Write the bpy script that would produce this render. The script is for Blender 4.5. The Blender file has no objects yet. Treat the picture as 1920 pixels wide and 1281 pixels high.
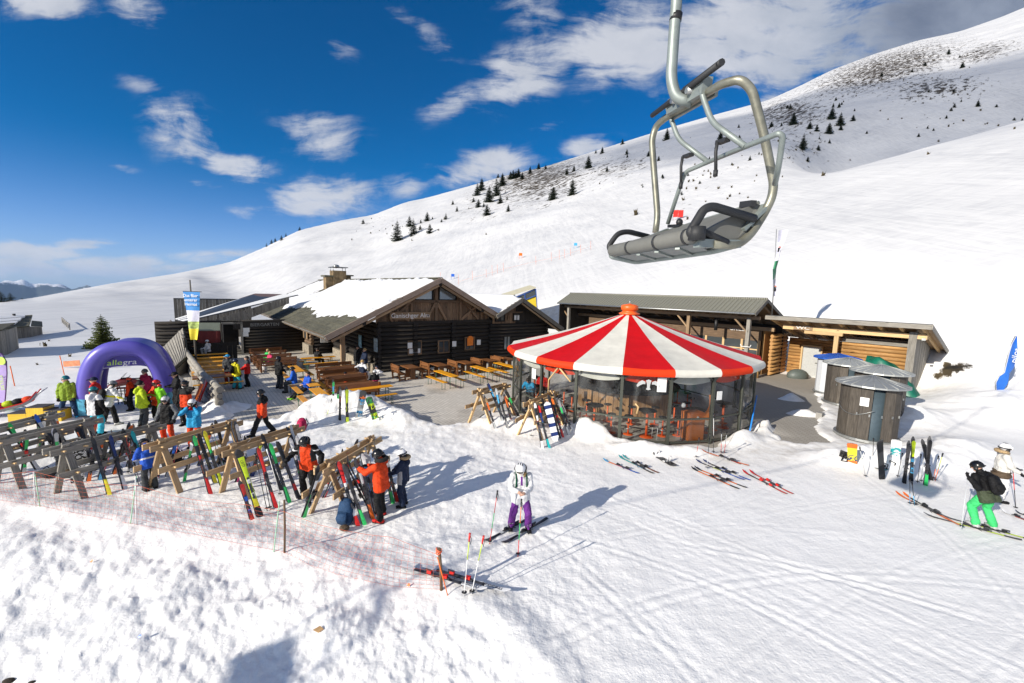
import bpy, math, random
import numpy as np
from mathutils import Vector, Matrix
random.seed(11)
S = bpy.context.scene
COL = S.collection
pi = math.pi
R_ = math.radians

# ------------------------------------------------------------------ camera
FPX, CAMH, PITCH, ROLL = 800.0, 5.65, math.atan(95/800.0), R_(1.5)
cam = bpy.data.cameras.new('camera'); camo = bpy.data.objects.new('camera', cam); COL.objects.link(camo)
cam.sensor_width = 36; cam.lens = FPX*36/1920; cam.clip_start = .05; cam.clip_end = 60000
CM = Matrix.Rotation(pi/2-PITCH, 3, 'X') @ Matrix.Rotation(ROLL, 3, 'Z')
camo.matrix_world = Matrix.Translation((0, 0, CAMH)) @ CM.to_4x4()
S.camera = camo
CC = Vector((0, 0, CAMH))
def ray(x, y): return CM @ Vector(((x-960)/FPX, (640.5-y)/FPX, -1))
def at(x, y, z=0.0):
    d = ray(x, y); return CC + d*((z-CAMH)/d.z)
def atY(x, y, Y):
    d = ray(x, y); return CC + d*(Y/d.y)
UX, UY = math.cos(R_(38)), math.sin(R_(38))
U = Vector((UX, UY, 0)); V = Vector((-UY, UX, 0)); Z = Vector((0, 0, 1))
def G(s, t, z=0.0): return U*s + V*t + Z*z          # the farmyard's own grid: s along the gable front, t along the ridge
GA = R_(38)

# ------------------------------------------------------------------ tagging and linking
def tag(o, label=None, cat=None, group=None, kind=None):
    if label: o['label'] = label
    if cat: o['category'] = cat
    if group: o['group'] = group
    if kind: o['kind'] = kind
    return o
def thing(name, label, cat, loc=(0, 0, 0), rz=0.0, group=None):
    o = bpy.data.objects.new(name, None); COL.objects.link(o)
    o.location = loc; o.rotation_euler = (0, 0, rz); o.empty_display_size = .2
    return tag(o, label, cat, group)
def dup(o, loc=None, rz=None, label=None, group=None):
    c = o.copy(); COL.objects.link(c)
    if loc is not None: c.location = loc
    if rz is not None: c.rotation_euler = (0, 0, rz)
    if label: c['label'] = label
    if group: c['group'] = group
    for ch in o.children:
        a = ch.copy(); COL.objects.link(a); a.parent = c
        for g in ch.children:
            b = g.copy(); COL.objects.link(b); b.parent = a
    return c

# ------------------------------------------------------------------ mesh builder
class MB:
    def __init__(s): s.v = []; s.f = []; s.m = []; s.uv = []; s.sm = []; s.mats = []
    def mi(s, m):
        if m not in s.mats: s.mats.append(m)
        return s.mats.index(m)
    def face(s, idx, m, uv=None, smooth=False):
        s.f.append(idx); s.m.append(s.mi(m)); s.sm.append(smooth)
        s.uv.append(uv or [(0, 0)]*len(idx))
    def poly(s, pts, m, flip=False):
        b = len(s.v); s.v += [tuple(p) for p in pts]; i = list(range(b, b+len(pts)))
        P = [Vector(p) for p in pts]
        e = max(range(len(P)), key=lambda k: (P[(k+1) % len(P)]-P[k]).length)
        a = (P[(e+1) % len(P)]-P[e]).normalized(); n = (P[1]-P[0]).cross(P[-1]-P[0]); n = n.normalized() if n.length > 1e-9 else Z
        c = n.cross(a); o = random.randint(0, 90)*10
        uv = [((p-P[0]).dot(a)+.37*o, (p-P[0]).dot(c)+o) for p in P]
        if flip: i = i[::-1]; uv = uv[::-1]
        s.face(i, m, uv)
    def obox(s, c, ax, ay, az, m, top=None):
        """oriented box: centre and three half-axis vectors"""
        c = Vector(c); A = [Vector(ax), Vector(ay), Vector(az)]; L = [a.length for a in A]
        k = L.index(max(L)); b = len(s.v); o = random.randint(0, 90)*10
        sg = [(-1, -1, -1), (1, -1, -1), (1, 1, -1), (-1, 1, -1), (-1, -1, 1), (1, -1, 1), (1, 1, 1), (-1, 1, 1)]
        for t in sg: s.v.append(tuple(c+A[0]*t[0]+A[1]*t[1]+A[2]*t[2]))
        hand = A[0].cross(A[1]).dot(A[2]) < 0
        for fi, fx in (((0, 3, 2, 1), 2), ((4, 5, 6, 7), 2), ((0, 1, 5, 4), 1), ((2, 3, 7, 6), 1), ((1, 2, 6, 5), 0), ((3, 0, 4, 7), 0)):
            oth = [q for q in range(3) if q != fx]
            if fx != k: ua, va = k, [q for q in oth if q != k][0]
            else: ua, va = oth
            uv = [(sg[q][ua]*L[ua]+.37*o, sg[q][va]*L[va]+o+5+fx*1.3) for q in fi]
            fi = list(fi)
            if hand: fi = fi[::-1]; uv = uv[::-1]
            mm = top if (top and fx == 2 and fi[0] in (4, 5, 6, 7) and 0 not in fi) else m
            s.face([b+q for q in fi], mm, uv)
    def box(s, c, size, m, rz=0.0, top=None):
        ca, sa = math.cos(rz), math.sin(rz); x, y, z = (q/2 for q in size)
        s.obox(c, (ca*x, sa*x, 0), (-sa*y, ca*y, 0), (0, 0, z), m, top)
    def beam(s, p0, p1, w, h, m, up=Z):
        p0, p1 = Vector(p0), Vector(p1); d = p1-p0; n = d.normalized(); up = Vector(up)
        x = n.cross(up)
        if x.length < 1e-4: x = n.cross(Vector((1, 0, 0)))
        x.normalize(); y = x.cross(n)
        s.obox((p0+p1)/2, d/2, x*(w/2), y*(h/2), m)
    def tube(s, pts, r, m, seg=8, closed=False, cap=True, flat=None):
        P = [Vector(p) for p in pts]; n = len(P); R = r if isinstance(r, (list, tuple)) else [r]*n
        b = len(s.v); ln = 0; T = []
        for i in range(n):
            a = P[(i-1) % n] if (closed or i) else P[i]; c = P[(i+1) % n] if (closed or i < n-1) else P[i]
            T.append((c-a).normalized())
        x = T[0].orthogonal().normalized() if flat is None else Vector(flat); lens = []
        for i in range(n):
            x = (x-T[i]*x.dot(T[i]));
            x = x.normalized() if x.length > 1e-6 else T[i].orthogonal().normalized()
            y = T[i].cross(x)
            if i: ln += (P[i]-P[i-1]).length
            lens.append(ln)
            rx, ry = R[i] if isinstance(R[i], (tuple, list)) else (R[i], R[i])
            for j in range(seg):
                an = 2*pi*j/seg; s.v.append(tuple(P[i]+x*(rx*math.cos(an))+y*(ry*math.sin(an))))
        o = random.randint(0, 90)*10
        for i in range(n if closed else n-1):
            i2 = (i+1) % n
            for j in range(seg):
                j2 = (j+1) % seg; w = .3*j/seg
                s.face([b+i*seg+j, b+i*seg+j2, b+i2*seg+j2, b+i2*seg+j], m, [(lens[i]+.37*o, o+w), (lens[i]+.37*o, o+w+.3/seg), (lens[i2]+.37*o, o+w+.3/seg), (lens[i2]+.37*o, o+w)], True)
        if cap and not closed:
            s.face([b+j for j in range(seg)][::-1], m); s.face([b+(n-1)*seg+j for j in range(seg)], m)
    def cyl(s, p0, p1, r, m, seg=10, r1=None): s.tube([p0, p1], [r, r if r1 is None else r1], m, seg)
    def lathe(s, prof, m, c=(0, 0, 0), seg=20, smooth=True, mats=None):
        b = len(s.v); n = len(prof); c = Vector(c)
        for r, z in prof:
            for j in range(seg):
                a = 2*pi*j/seg; s.v.append((c.x+r*math.cos(a), c.y+r*math.sin(a), c.z+z))
        for i in range(n-1):
            for j in range(seg):
                j2 = (j+1) % seg
                s.face([b+i*seg+j, b+i*seg+j2, b+(i+1)*seg+j2, b+(i+1)*seg+j], (mats[i] if mats else m), [(prof[i][1], j*.1), (prof[i][1], j*.1+.1), (prof[i+1][1], j*.1+.1), (prof[i+1][1], j*.1)], smooth)
    def ball(s, c, r, m, seg=10, rings=6, mat3=None):
        c = Vector(c); rr = r if isinstance(r, (tuple, list)) else (r, r, r); b = len(s.v)
        M3 = mat3 or Matrix.Identity(3)
        for i in range(rings+1):
            th = pi*i/rings
            for j in range(seg):
                a = 2*pi*j/seg; s.v.append(tuple(c+M3@Vector((rr[0]*math.sin(th)*math.cos(a), rr[1]*math.sin(th)*math.sin(a), rr[2]*math.cos(th)))))
        for i in range(rings):
            for j in range(seg):
                j2 = (j+1) % seg
                q = [b+i*seg+j, b+(i+1)*seg+j, b+(i+1)*seg+j2, b+i*seg+j2]
                if i == 0: q = [q[0], q[1], q[2]]
                elif i == rings-1: q = [q[0], q[1], q[3]]
                s.face(q, m, None, True)
    def grid(s, rows, m, uv=None, smooth=True, flip=False):
        b = len(s.v); n = len(rows); k = len(rows[0])
        for r in rows: s.v += [tuple(p) for p in r]
        for i in range(n-1):
            for j in range(k-1):
                q = [b+i*k+j, b+i*k+j+1, b+(i+1)*k+j+1, b+(i+1)*k+j]
                t = [(j/(k-1), i/(n-1)), ((j+1)/(k-1), i/(n-1)), ((j+1)/(k-1), (i+1)/(n-1)), (j/(k-1), (i+1)/(n-1))]
                if flip: q = q[::-1]; t = t[::-1]
                s.face(q, m, t, smooth)
    def prism(s, poly, d, m):
        """closed outline (3D points, planar) pushed along vector d"""
        d = Vector(d); P = [Vector(p) for p in poly]; Q = [p+d for p in P]; n = len(P)
        nn = Vector((0, 0, 0))
        for i in range(n): nn += P[i].cross(P[(i+1) % n])
        fl = nn.dot(d) > 0
        s.poly(P, m, flip=fl); s.poly(Q, m, flip=not fl)
        for i in range(n):
            q = [P[i], P[(i+1) % n], Q[(i+1) % n], Q[i]]
            s.poly(q, m, flip=not fl)
    def mesh(s, name, off=(0, 0, 0)):
        me = bpy.data.meshes.new(name); ox, oy, oz = off
        me.from_pydata([(a-ox, b-oy, c-oz) for a, b, c in s.v], [], s.f)
        for m in s.mats: me.materials.append(m)
        me.polygons.foreach_set('material_index', s.m); me.polygons.foreach_set('use_smooth', s.sm)
        ul = me.uv_layers.new(name='UVMap'); ul.data.foreach_set('uv', [c for f in s.uv for p in f for c in p])
        me.update(); return me
    def build(s, name, parent=None, world=True, tagd=None):
        """world=True: vertices are world coordinates and the parent chain only translates"""
        off = Vector((0, 0, 0)); p = parent
        while p is not None: off += Vector(p.location); p = p.parent
        o = bpy.data.objects.new(name, s.mesh(name, off if world else (0, 0, 0))); COL.objects.link(o)
        if parent is not None: o.parent = parent
        return o
def text_mesh(txt, size, m, M4, name, parent, ext=.01, ax='CENTER', sx=1.0, shear=0):
    c = bpy.data.curves.new(name, 'FONT'); c.body = txt; c.size = size; c.extrude = ext; c.align_x = ax; c.align_y = 'CENTER'; c.shear = shear
    c.resolution_u = 3
    o = bpy.data.objects.new('tmp', c); me = bpy.data.meshes.new_from_object(o); bpy.data.objects.remove(o)
    if sx != 1.0: me.transform(Matrix.Diagonal((sx, 1, 1, 1)))
    me.transform(M4); me.name = name
    off = Vector((0, 0, 0)); p = parent
    while p is not None: off += Vector(p.location); p = p.parent
    me.transform(Matrix.Translation(-off)); me.materials.clear(); me.materials.append(m)
    r = bpy.data.objects.new(name, me); COL.objects.link(r); r.parent = parent
    return r
def frame4(o, x, y):
    x = Vector(x).normalized(); y = Vector(y); y = (y-x*y.dot(x)).normalized(); z = x.cross(y)
    M = Matrix((x, y, z)).transposed().to_4x4(); M.translation = Vector(o); return M

# ------------------------------------------------------------------ materials
class NT:
    def __init__(s, name):
        s.m = bpy.data.materials.new(name); s.m.use_nodes = True; s.t = s.m.node_tree; s.n = s.t.nodes; s.l = s.t.links
        s.b = s.n['Principled BSDF']
    def add(s, k, **kw):
        q = s.n.new(k)
        for a, v in kw.items():
            if a in q.inputs.keys(): q.inputs[a].default_value = v
            else: setattr(q, a, v)
        return q
    def link(s, a, b): s.l.new(a, b)
    def noise(s, vec, scale, detail=3, rough=.5, dist=0):
        q = s.add('ShaderNodeTexNoise'); q.inputs['Scale'].default_value = scale; q.inputs['Detail'].default_value = detail
        q.inputs['Roughness'].default_value = rough; q.inputs['Distortion'].default_value = dist
        if vec is not None: s.link(vec, q.inputs['Vector'])
        return q.outputs['Fac']
    def map(s, vec, scale=(1, 1, 1), rot=(0, 0, 0), loc=(0, 0, 0)):
        q = s.add('ShaderNodeMapping'); q.inputs['Scale'].default_value = scale; q.inputs['Rotation'].default_value = rot; q.inputs['Location'].default_value = loc
        s.link(vec, q.inputs['Vector']); return q.outputs['Vector']
    def ramp(s, fac, stops):
        q = s.add('ShaderNodeValToRGB'); e = q.color_ramp.elements
        while len(e) < len(stops): e.new(.5)
        for x, (p, c) in zip(e, stops): x.position = p; x.color = (*c, 1) if len(c) == 3 else c
        s.link(fac, q.inputs['Fac']); return q.outputs['Color']
    def mix(s, fac, a, b, mode='MIX'):
        q = s.add('ShaderNodeMix', data_type='RGBA', blend_type=mode)
        for v, i in ((fac, 0), (a, 6), (b, 7)):
            if isinstance(v, (int, float)): q.inputs[i].default_value = v
            elif isinstance(v, (tuple, list)): q.inputs[i].default_value = (*v, 1) if len(v) == 3 else v
            else: s.link(v, q.inputs[i])
        return q.outputs[2]
    def math(s, op, a, b=None, clamp=False):
        q = s.add('ShaderNodeMath', operation=op, use_clamp=clamp)
        for v, i in ((a, 0), (b, 1)):
            if v is None: continue
            if isinstance(v, (int, float)): q.inputs[i].default_value = v
            else: s.link(v, q.inputs[i])
        return q.outputs[0]
    def bump(s, h, strength=.3, dist=.01):
        q = s.add('ShaderNodeBump'); q.inputs['Strength'].default_value = strength; q.inputs['Distance'].default_value = dist
        s.link(h, q.inputs['Height']); s.link(q.outputs['Normal'], s.b.inputs['Normal'])
    def col(s, c):
        if isinstance(c, (tuple, list)): s.b.inputs['Base Color'].default_value = (*c, 1)
        else: s.link(c, s.b.inputs['Base Color'])
    def set(s, **k):
        for a, v in k.items(): s.b.inputs[a.replace('_', ' ')].default_value = v
    @property
    def obj(s): return s.add('ShaderNodeTexCoord').outputs['Object']
    @property
    def uv(s): return s.add('ShaderNodeTexCoord').outputs['UV']
    @property
    def pos(s): return s.add('ShaderNodeNewGeometry').outputs['Position']
_mc = {}
def plain(name, c, rough=.5, metal=0.0, var=.12, sc=9.0, bump=0.0, bsc=60.0):
    if name in _mc: return _mc[name]
    n = NT(name); c2 = tuple(x*(1-var) for x in c); c3 = tuple(min(1, x*(1+var*.6)) for x in c)
    o = n.obj; f = n.noise(o, sc, 4, .6); n.col(n.ramp(f, [(.3, c2), (.7, c3)])); n.set(Roughness=rough, Metallic=metal)
    if bump: n.bump(n.noise(o, bsc, 3, .6), bump, .01)
    _mc[name] = n.m; return n.m
def wood(name, c1, c2, c3=None, rough=.75, fine=1.0, bump=.35, knots=True, var=.5):
    if name in _mc: return _mc[name]
    n = NT(name); uv = n.uv
    g = n.noise(n.map(uv, (1.1, 16*fine, 1)), 1.6, 5, .62, .6)
    c = n.ramp(g, [(.25, c1), (.55, c2), (.8, c3 or c2)])
    sep = n.add('ShaderNodeSeparateXYZ'); n.link(uv, sep.inputs[0])
    wn = n.add('ShaderNodeTexWhiteNoise', noise_dimensions='1D'); n.link(n.math('FLOOR', n.math('DIVIDE', sep.outputs['Y'], 10.0)), wn.inputs['W'])
    v = n.math('ADD', n.math('MULTIPLY', wn.outputs['Value'], var), 1-var*.5)
    mm = n.add('ShaderNodeVectorMath', operation='SCALE'); n.link(c, mm.inputs[0]); n.link(v, mm.inputs['Scale']); c = mm.outputs[0]
    if knots:
        k = n.noise(n.map(uv, (1.6, 5, 1)), 1.3, 2, .4); kk = n.ramp(k, [(.68, (0, 0, 0)), (.76, (1, 1, 1))])
        c = n.mix(kk, c, tuple(x*.35 for x in c1))
    n.col(c); n.set(Roughness=rough); n.bump(g, bump, .01); _mc[name] = n.m; return n.m
# ------------------------------------------------------------------ noise helpers (numpy)
def _hash(ix, iy, seed):
    n = (ix.astype(np.int64)*374761393 + iy.astype(np.int64)*668265263 + seed*1274126177) & 0xffffffff
    n = ((n ^ (n >> 13))*1274126177) & 0xffffffff
    n = ((n ^ (n >> 16))*2246822519) & 0xffffffff
    return ((n ^ (n >> 15)) & 0xffff)/65535.0
def vnoise(x, y, seed=0):
    ix = np.floor(x); iy = np.floor(y); fx = x-ix; fy = y-iy
    fx = fx*fx*fx*(fx*(fx*6-15)+10); fy = fy*fy*fy*(fy*(fy*6-15)+10)
    a = _hash(ix, iy, seed); b = _hash(ix+1, iy, seed); c = _hash(ix, iy+1, seed); d = _hash(ix+1, iy+1, seed)
    return (a+(b-a)*fx)*(1-fy)+(c+(d-c)*fx)*fy - .5
def fbm(x, y, o=4, seed=0, g=.5):
    r = 0; a = 1.0
    for i in range(o):
        r = r+a*vnoise(x*2.03**i+17.3*i, y*2.03**i-9.1*i, seed+i); a *= g
    return r
def sst(a, b, x):
    t = np.clip((x-a)/(b-a), 0, 1); return t*t*(3-2*t)
def sdpoly(x, y, P):
    """signed distance to polygon, negative inside"""
    d = np.full(x.shape, 1e18); s = np.ones(x.shape); n = len(P)
    for i in range(n):
        a = P[i]; b = P[i-1]; ex, ey = b[0]-a[0], b[1]-a[1]; wx, wy = x-a[0], y-a[1]
        t = np.clip((wx*ex+wy*ey)/(ex*ex+ey*ey), 0, 1); bx, by = wx-ex*t, wy-ey*t
        d = np.minimum(d, bx*bx+by*by)
        c1 = y >= a[1]; c2 = y < b[1]; c3 = ex*wy > ey*wx
        f = (c1 & c2 & c3) | (~c1 & ~c2 & ~c3); s = np.where(f, -s, s)
    return s*np.sqrt(d)

# ------------------------------------------------------------------ light and sky
SUN_EL = 22.6; SH_AZ = 39.5                      # sun height; the way shadows run on the ground (from +X towards +Y)
LX, LY = -math.cos(R_(SH_AZ)), -math.sin(R_(SH_AZ))
SUNV = Vector((LX*math.cos(R_(SUN_EL)), LY*math.cos(R_(SUN_EL)), math.sin(R_(SUN_EL))))
sl = bpy.data.lights.new('sun', 'SUN'); sl.energy = 4.6; sl.angle = R_(.5); sl.color = (1, .93, .82)
so = bpy.data.objects.new('sun', sl); COL.objects.link(so); so.rotation_euler = SUNV.to_track_quat('Z', 'Y').to_euler()
W = bpy.data.worlds.new('World'); S.world = W; W.use_nodes = True
wt = W.node_tree; wt.nodes.clear()
class WN(NT):
    def __init__(s): s.t = wt; s.n = wt.nodes; s.l = wt.links
w = WN()
sky = w.add('ShaderNodeTexSky', sky_type='NISHITA', sun_disc=False, sun_elevation=R_(SUN_EL), altitude=2100, air_density=1.0, dust_density=.05, ozone_density=3.5)
sky.sun_rotation = math.atan2(SUNV.x, SUNV.y)
dirv = w.add('ShaderNodeTexCoord').outputs['Generated']
sp = w.add('ShaderNodeSeparateXYZ'); w.link(dirv, sp.inputs[0])
dz = w.math('MAXIMUM', sp.outputs['Z'], .0)
# clouds: a wind-drawn deck on a flat layer far above, and banks low over the ridge
def g2(k, e): return (k, e)
def kE(px, py):
    d = ray(px, py); return d.x/d.y, d.z/d.y
yy = w.math('MAXIMUM', sp.outputs['Y'], .02)
kx = w.math('DIVIDE', sp.outputs['X'], yy); ky = w.math('DIVIDE', sp.outputs['Z'], yy)
cv = w.add('ShaderNodeCombineXYZ'); w.link(kx, cv.inputs[0]); w.link(ky, cv.inputs[1]); cvo = cv.outputs[0]
def blob(px, py, rx, ry, ang, amp=1.0, pw=1.0):
    """soft ellipse of cloud cover round one bearing and height"""
    k, e = kE(px, py)
    mp = w.add('ShaderNodeMapping', vector_type='TEXTURE'); w.link(cvo, mp.inputs['Vector'])
    mp.inputs['Location'].default_value = (k, e, 0); mp.inputs['Rotation'].default_value = (0, 0, R_(ang)); mp.inputs['Scale'].default_value = (rx/FPX, ry/FPX, 1)
    gr = w.add('ShaderNodeVectorMath', operation='LENGTH'); w.link(mp.outputs[0], gr.inputs[0])
    q = w.add('ShaderNodeMapRange', interpolation_type='SMOOTHERSTEP'); q.inputs[1].default_value = 1.0; q.inputs[2].default_value = 0.0
    q.inputs[3].default_value = 0; q.inputs[4].default_value = amp; w.link(gr.outputs['Value'], q.inputs[0])
    return q.outputs[0]
BL = [(60, -15, 170, 80, -14, .95), (250, 5, 110, 60, -30, .6), (265, 158, 85, 28, -12, .42), (345, 250, 135, 95, -35, .82), (440, 312, 135, 48, -8, .80), (600, 250, 130, 85, -18, .72),
      (640, 80, 55, 55, 0, .48), (600, 370, 190, 75, 6, .95), (470, 395, 90, 30, 4, .5), (370, 340, 70, 20, -12, .5), (225, 315, 55, 16, -8, .5), (900, 315, 170, 62, 10, .95), (1100, 275, 90, 35, 10, .8), (760, 350, 90, 40, 0, .6),
      (850, 195, 110, 40, 24, .65), (1000, 125, 200, 90, 28, .95), (1180, 80, 220, 130, 10, 1.0), (1440, 60, 330, 170, 5, 1.25), (1800, 20, 420, 190, 14, 1.4), (1000, 20, 120, 90, -40, .55), (790, 60, 130, 45, -35, .42), (1030, 235, 75, 22, 22, .48), (1460, 190, 90, 50, 10, .6), (1250, 180, 80, 45, 20, .55),
      (60, 472, 190, 34, 0, 1.05), (150, 460, 130, 22, 3, .9), (230, 502, 300, 38, 0, 1.0), (400, 482, 170, 22, 4, .85), (30, 502, 240, 40, 0, 1.0)]
acc = None
for b in BL:
    o = blob(*b); acc = o if acc is None else w.math('MAXIMUM', acc, o)
warp = w.add('ShaderNodeTexNoise'); warp.inputs['Scale'].default_value = 3.0; warp.inputs['Detail'].default_value = 3; w.link(cvo, warp.inputs['Vector'])
wv = w.add('ShaderNodeVectorMath', operation='MULTIPLY_ADD'); w.link(warp.outputs['Color'], wv.inputs[0]); wv.inputs[1].default_value = (.16, .13, 0); w.link(cvo, wv.inputs[2])
n1 = w.noise(w.map(wv.outputs[0], (2.2, 9.5, 1), (0, 0, R_(15))), 1.7, 9, .64, .35)
n2 = w.noise(w.map(wv.outputs[0], (5, 6, 1)), 2.2, 8, .6)
nn = w.math('ADD', w.math('MULTIPLY', n1, .65), w.math('MULTIPLY', n2, .35))
dens = w.math('ADD', w.math('MULTIPLY', acc, .95), w.math('MULTIPLY', w.math('SUBTRACT', nn, .5), 4.4))
mr = w.add('ShaderNodeMapRange', interpolation_type='SMOOTHSTEP'); w.link(dens, mr.inputs[0]); mr.inputs[1].default_value = .14; mr.inputs[2].default_value = 1.0
cover = w.math('MULTIPLY', mr.outputs[0], w.math('MULTIPLY', acc, 1.6, True))
cover = w.math('MULTIPLY', cover, .88)
# cloud colour: bright where thin and sunny, grey where deep (the deck in the upper right)
gk, ge = kE(1780, 40)
shade = blob(1840, 30, 560, 260, 8, 1.0)
sh2 = w.noise(w.map(wv.outputs[0], (3, 5, 1), loc=(.04, .05, 0)), 2.0, 5, .55)
lit = w.ramp(w.math('ADD', w.math('MULTIPLY', shade, .75), w.math('MULTIPLY', w.math('SUBTRACT', sh2, .45), .9)), [(.0, (.78, .80, .86)), (.45, (.50, .55, .64)), (1.0, (.17, .20, .27))])
# exposure of the sky: strength stays inside the daylight range
bg = w.add('ShaderNodeBackground'); SKYS = .098
sc = w.add('ShaderNodeVectorMath', operation='SCALE'); w.link(lit, sc.inputs[0]); sc.inputs['Scale'].default_value = 6.6
# polarised, saturated winter blue
hs = w.add('ShaderNodeHueSaturation'); hs.inputs['Saturation'].default_value = 1.62; hs.inputs['Value'].default_value = .76; w.link(w.mix(1.0, sky.outputs[0], (.80, .95, 1.08), 'MULTIPLY'), hs.inputs['Color'])
# unseen broken cloud added behind and beside the view as neutral fill light
bk = w.add('ShaderNodeMapRange', interpolation_type='SMOOTHSTEP'); w.link(sp.outputs['Y'], bk.inputs[0]); bk.inputs[1].default_value = .12; bk.inputs[2].default_value = -.25
nb = w.ramp(w.noise(w.map(dirv, (2.2, 2.2, 3.4)), 1.6, 7, .6), [(.40, (0, 0, 0)), (.56, (1, 1, 1))])
cover = w.math('MAXIMUM', cover, w.math('MULTIPLY', bk.outputs[0], nb))
lowm = w.mix(1.0, sky.outputs[0], (.60, .74, 1.08), 'MULTIPLY')
hl = w.add('ShaderNodeHueSaturation'); hl.inputs['Saturation'].default_value = .95; hl.inputs['Value'].default_value = .95; w.link(lowm, hl.inputs['Color'])
fz = w.add('ShaderNodeMapRange', interpolation_type='SMOOTHSTEP'); w.link(dz, fz.inputs[0]); fz.inputs[1].default_value = .02; fz.inputs[2].default_value = .26
skc = w.mix(fz.outputs[0], hl.outputs[0], hs.outputs[0])
mx = w.mix(cover, skc, sc.outputs[0])
w.link(mx, bg.inputs['Color']); bg.inputs['Strength'].default_value = SKYS
out = w.add('ShaderNodeOutputWorld'); w.link(bg.outputs[0], out.inputs[0])
S.view_settings.view_transform = 'Standard'; S.view_settings.look = 'None'; S.view_settings.exposure = .47; S.view_settings.gamma = 1

# ------------------------------------------------------------------ terrain
RID = [(-400, 640), (-200, 600), (0, 567), (60, 559), (200, 533), (330, 513), (430, 492), (500, 462), (560, 432), (640, 413), (700, 403), (760, 379), (800, 371), (890, 346), (960, 326), (1020, 313), (1100, 288), (1180, 263), (1250, 241), (1330, 218), (1440, 188), (1500, 161), (1560, 131), (1640, 101), (1720, 76), (1800, 59), (1880, 31), (1920, 14), (2200, -90)]
_k, _e = zip(*[kE(*p) for p in RID]); _k = np.array(_k); _e = np.array(_e)
def hplane(x, y):
    s = .29*x+.275*y-13.0; wd = .8
    q = np.clip(s/wd, -40, 40)
    return np.where(s > 30, s, wd*np.log1p(np.exp(q)))
_kf = np.linspace(-2.4, 2.4, 961); _w = np.exp(-np.linspace(-2, 2, 61)**2); _w /= _w.sum()
def _sm(v, w_=_w): h_ = len(w_)//2; return np.convolve(np.pad(v, h_, mode='edge'), w_, 'valid')
_yf = _sm(np.interp(_kf, [-1.3, -1.15, -.9, -.6, -.3, .2, .6, .9, 1.3], [80, 100, 190, 260, 330, 400, 480, 620, 760]))
_w2 = np.exp(-np.linspace(-2, 2, 13)**2); _w2 /= _w2.sum(); _ef = _sm(np.interp(_kf, _k, _e), _w2)
def Yr(k): return np.interp(k, _kf, _yf)
def hill(x, y):
    yc = np.maximum(y, 1.0); k = np.clip(x/yc, -2.2, 1.9); yr = Yr(k); ye = np.minimum(yc, yr)
    base = hplane(k*ye, ye); far = (hplane(k*yr, yr)-CAMH)/yr
    d = np.interp(k, _kf, _ef)-far; t = sst(0, 1, np.clip((ye-38)/(yr-38), 0, 1))
    h = base+ye*d*t
    und = sst(45, 160, ye)*sst(1.0, .75, ye/yr)
    h = h+und*(fbm(x/55, y/55, 3, 5)*3.2+fbm(x/14, y/14, 3, 9)*.7)
    h = h-20*np.exp(-((ye-160)/38)**2)*sst(.56, .74, k)
    over = np.maximum(yc-yr, 0); h = h-over*.42-np.minimum(over, 40)*.2
    # the slope runs on beside and behind the camera too
    return np.where(y > 3, np.where(np.abs(x/yc) > 2.2, hplane(np.sign(x)*2.2*yc, yc)*0+h, h), hplane(np.minimum(x, 60), y))
def gp(*px): return [tuple(at(x, y)[:2]) for x, y in px]
PAVE = gp((415, 773), (455, 790), (520, 793), (575, 772), (620, 756), (700, 764), (770, 788), (830, 799), (884, 793), (905, 775), (950, 768), (985, 790), (1076, 800), (1160, 826), (1255, 834), (1338, 838), (1400, 818), (1440, 800), (1462, 826), (1510, 834), (1562, 831), (1532, 800), (1548, 770), (1534, 738), (1600, 720), (1650, 725), (1700, 750)) + \
    [tuple(G(s, t)[:2]) for s, t in ((34.5, 5), (40, 12), (40, 40), (6, 62), (-1, 45), (-.3, 36), (-.1, 28))]
NETL = [at(-300, 915), at(0, 945), at(250, 985), at(530, 1036), at(700, 1090), at(830, 1106), at(960, 1180), at(1100, 1330), at(1150, 1500)]
_nx = np.array([p.x for p in NETL]); _ny = np.array([p.y for p in NETL])
def bump_at(px, py, rx, ry, h, ang=0.0, z=0.0):
    p = at(px, py, z); return (p.x, p.y, rx, ry, h, ang)
BUMPS = [bump_at(645, 772, 2.2, 1.0, .78, 8), bump_at(590, 785, 1.6, .8, .34, 25), bump_at(730, 786, 1.7, .8, .42, -25), bump_at(430, 765, .9, 1.1, .5, 0),
         bump_at(1105, 815, 1.1, .55, .6, -30), bump_at(1205, 845, 1.0, .42, .35, -6), bump_at(1295, 850, .8, .35, .22, 0), bump_at(1385, 825, .8, .5, .45, 30), bump_at(1425, 800, .7, .55, .5, 40), bump_at(985, 800, 1.2, .5, .3, -30), bump_at(940, 800, 1.2, .6, .25, -20),
         bump_at(1482, 748, .75, .38, .5, -15), bump_at(1508, 776, .85, .4, .52, -15),
         bump_at(1580, 862, 1.4, .6, .3, 0), bump_at(1680, 868, 1.8, .7, .42, 5), bump_at(1790, 850, 2.4, 1.2, .5, 20), bump_at(1710, 790, 1.5, 1.2, .55, 30), bump_at(1840, 780, 3.0, 2.0, .5, 20)]
_tr = random.Random(44); TRK = []
for _i in range(26):                      # single ski tracks: wide arcs swept over the open piste
    _px, _py = _tr.uniform(820, 2050), _tr.uniform(930, 1330); _p = at(_px, _py); _r = _tr.choice((9, 14, 22, 40, 70))*_tr.uniform(.8, 1.3); _a = R_(_tr.uniform(95, 150)) if _tr.random() < .65 else R_(_tr.uniform(20, 70))
    if _tr.random() < .5: _a += pi
    TRK.append((_p.x+_r*math.cos(_a), _p.y+_r*math.sin(_a), _r, _p.x, _p.y, _tr.uniform(5, 16), 1.7*_tr.uniform(.35, 1.0)**2))
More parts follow.
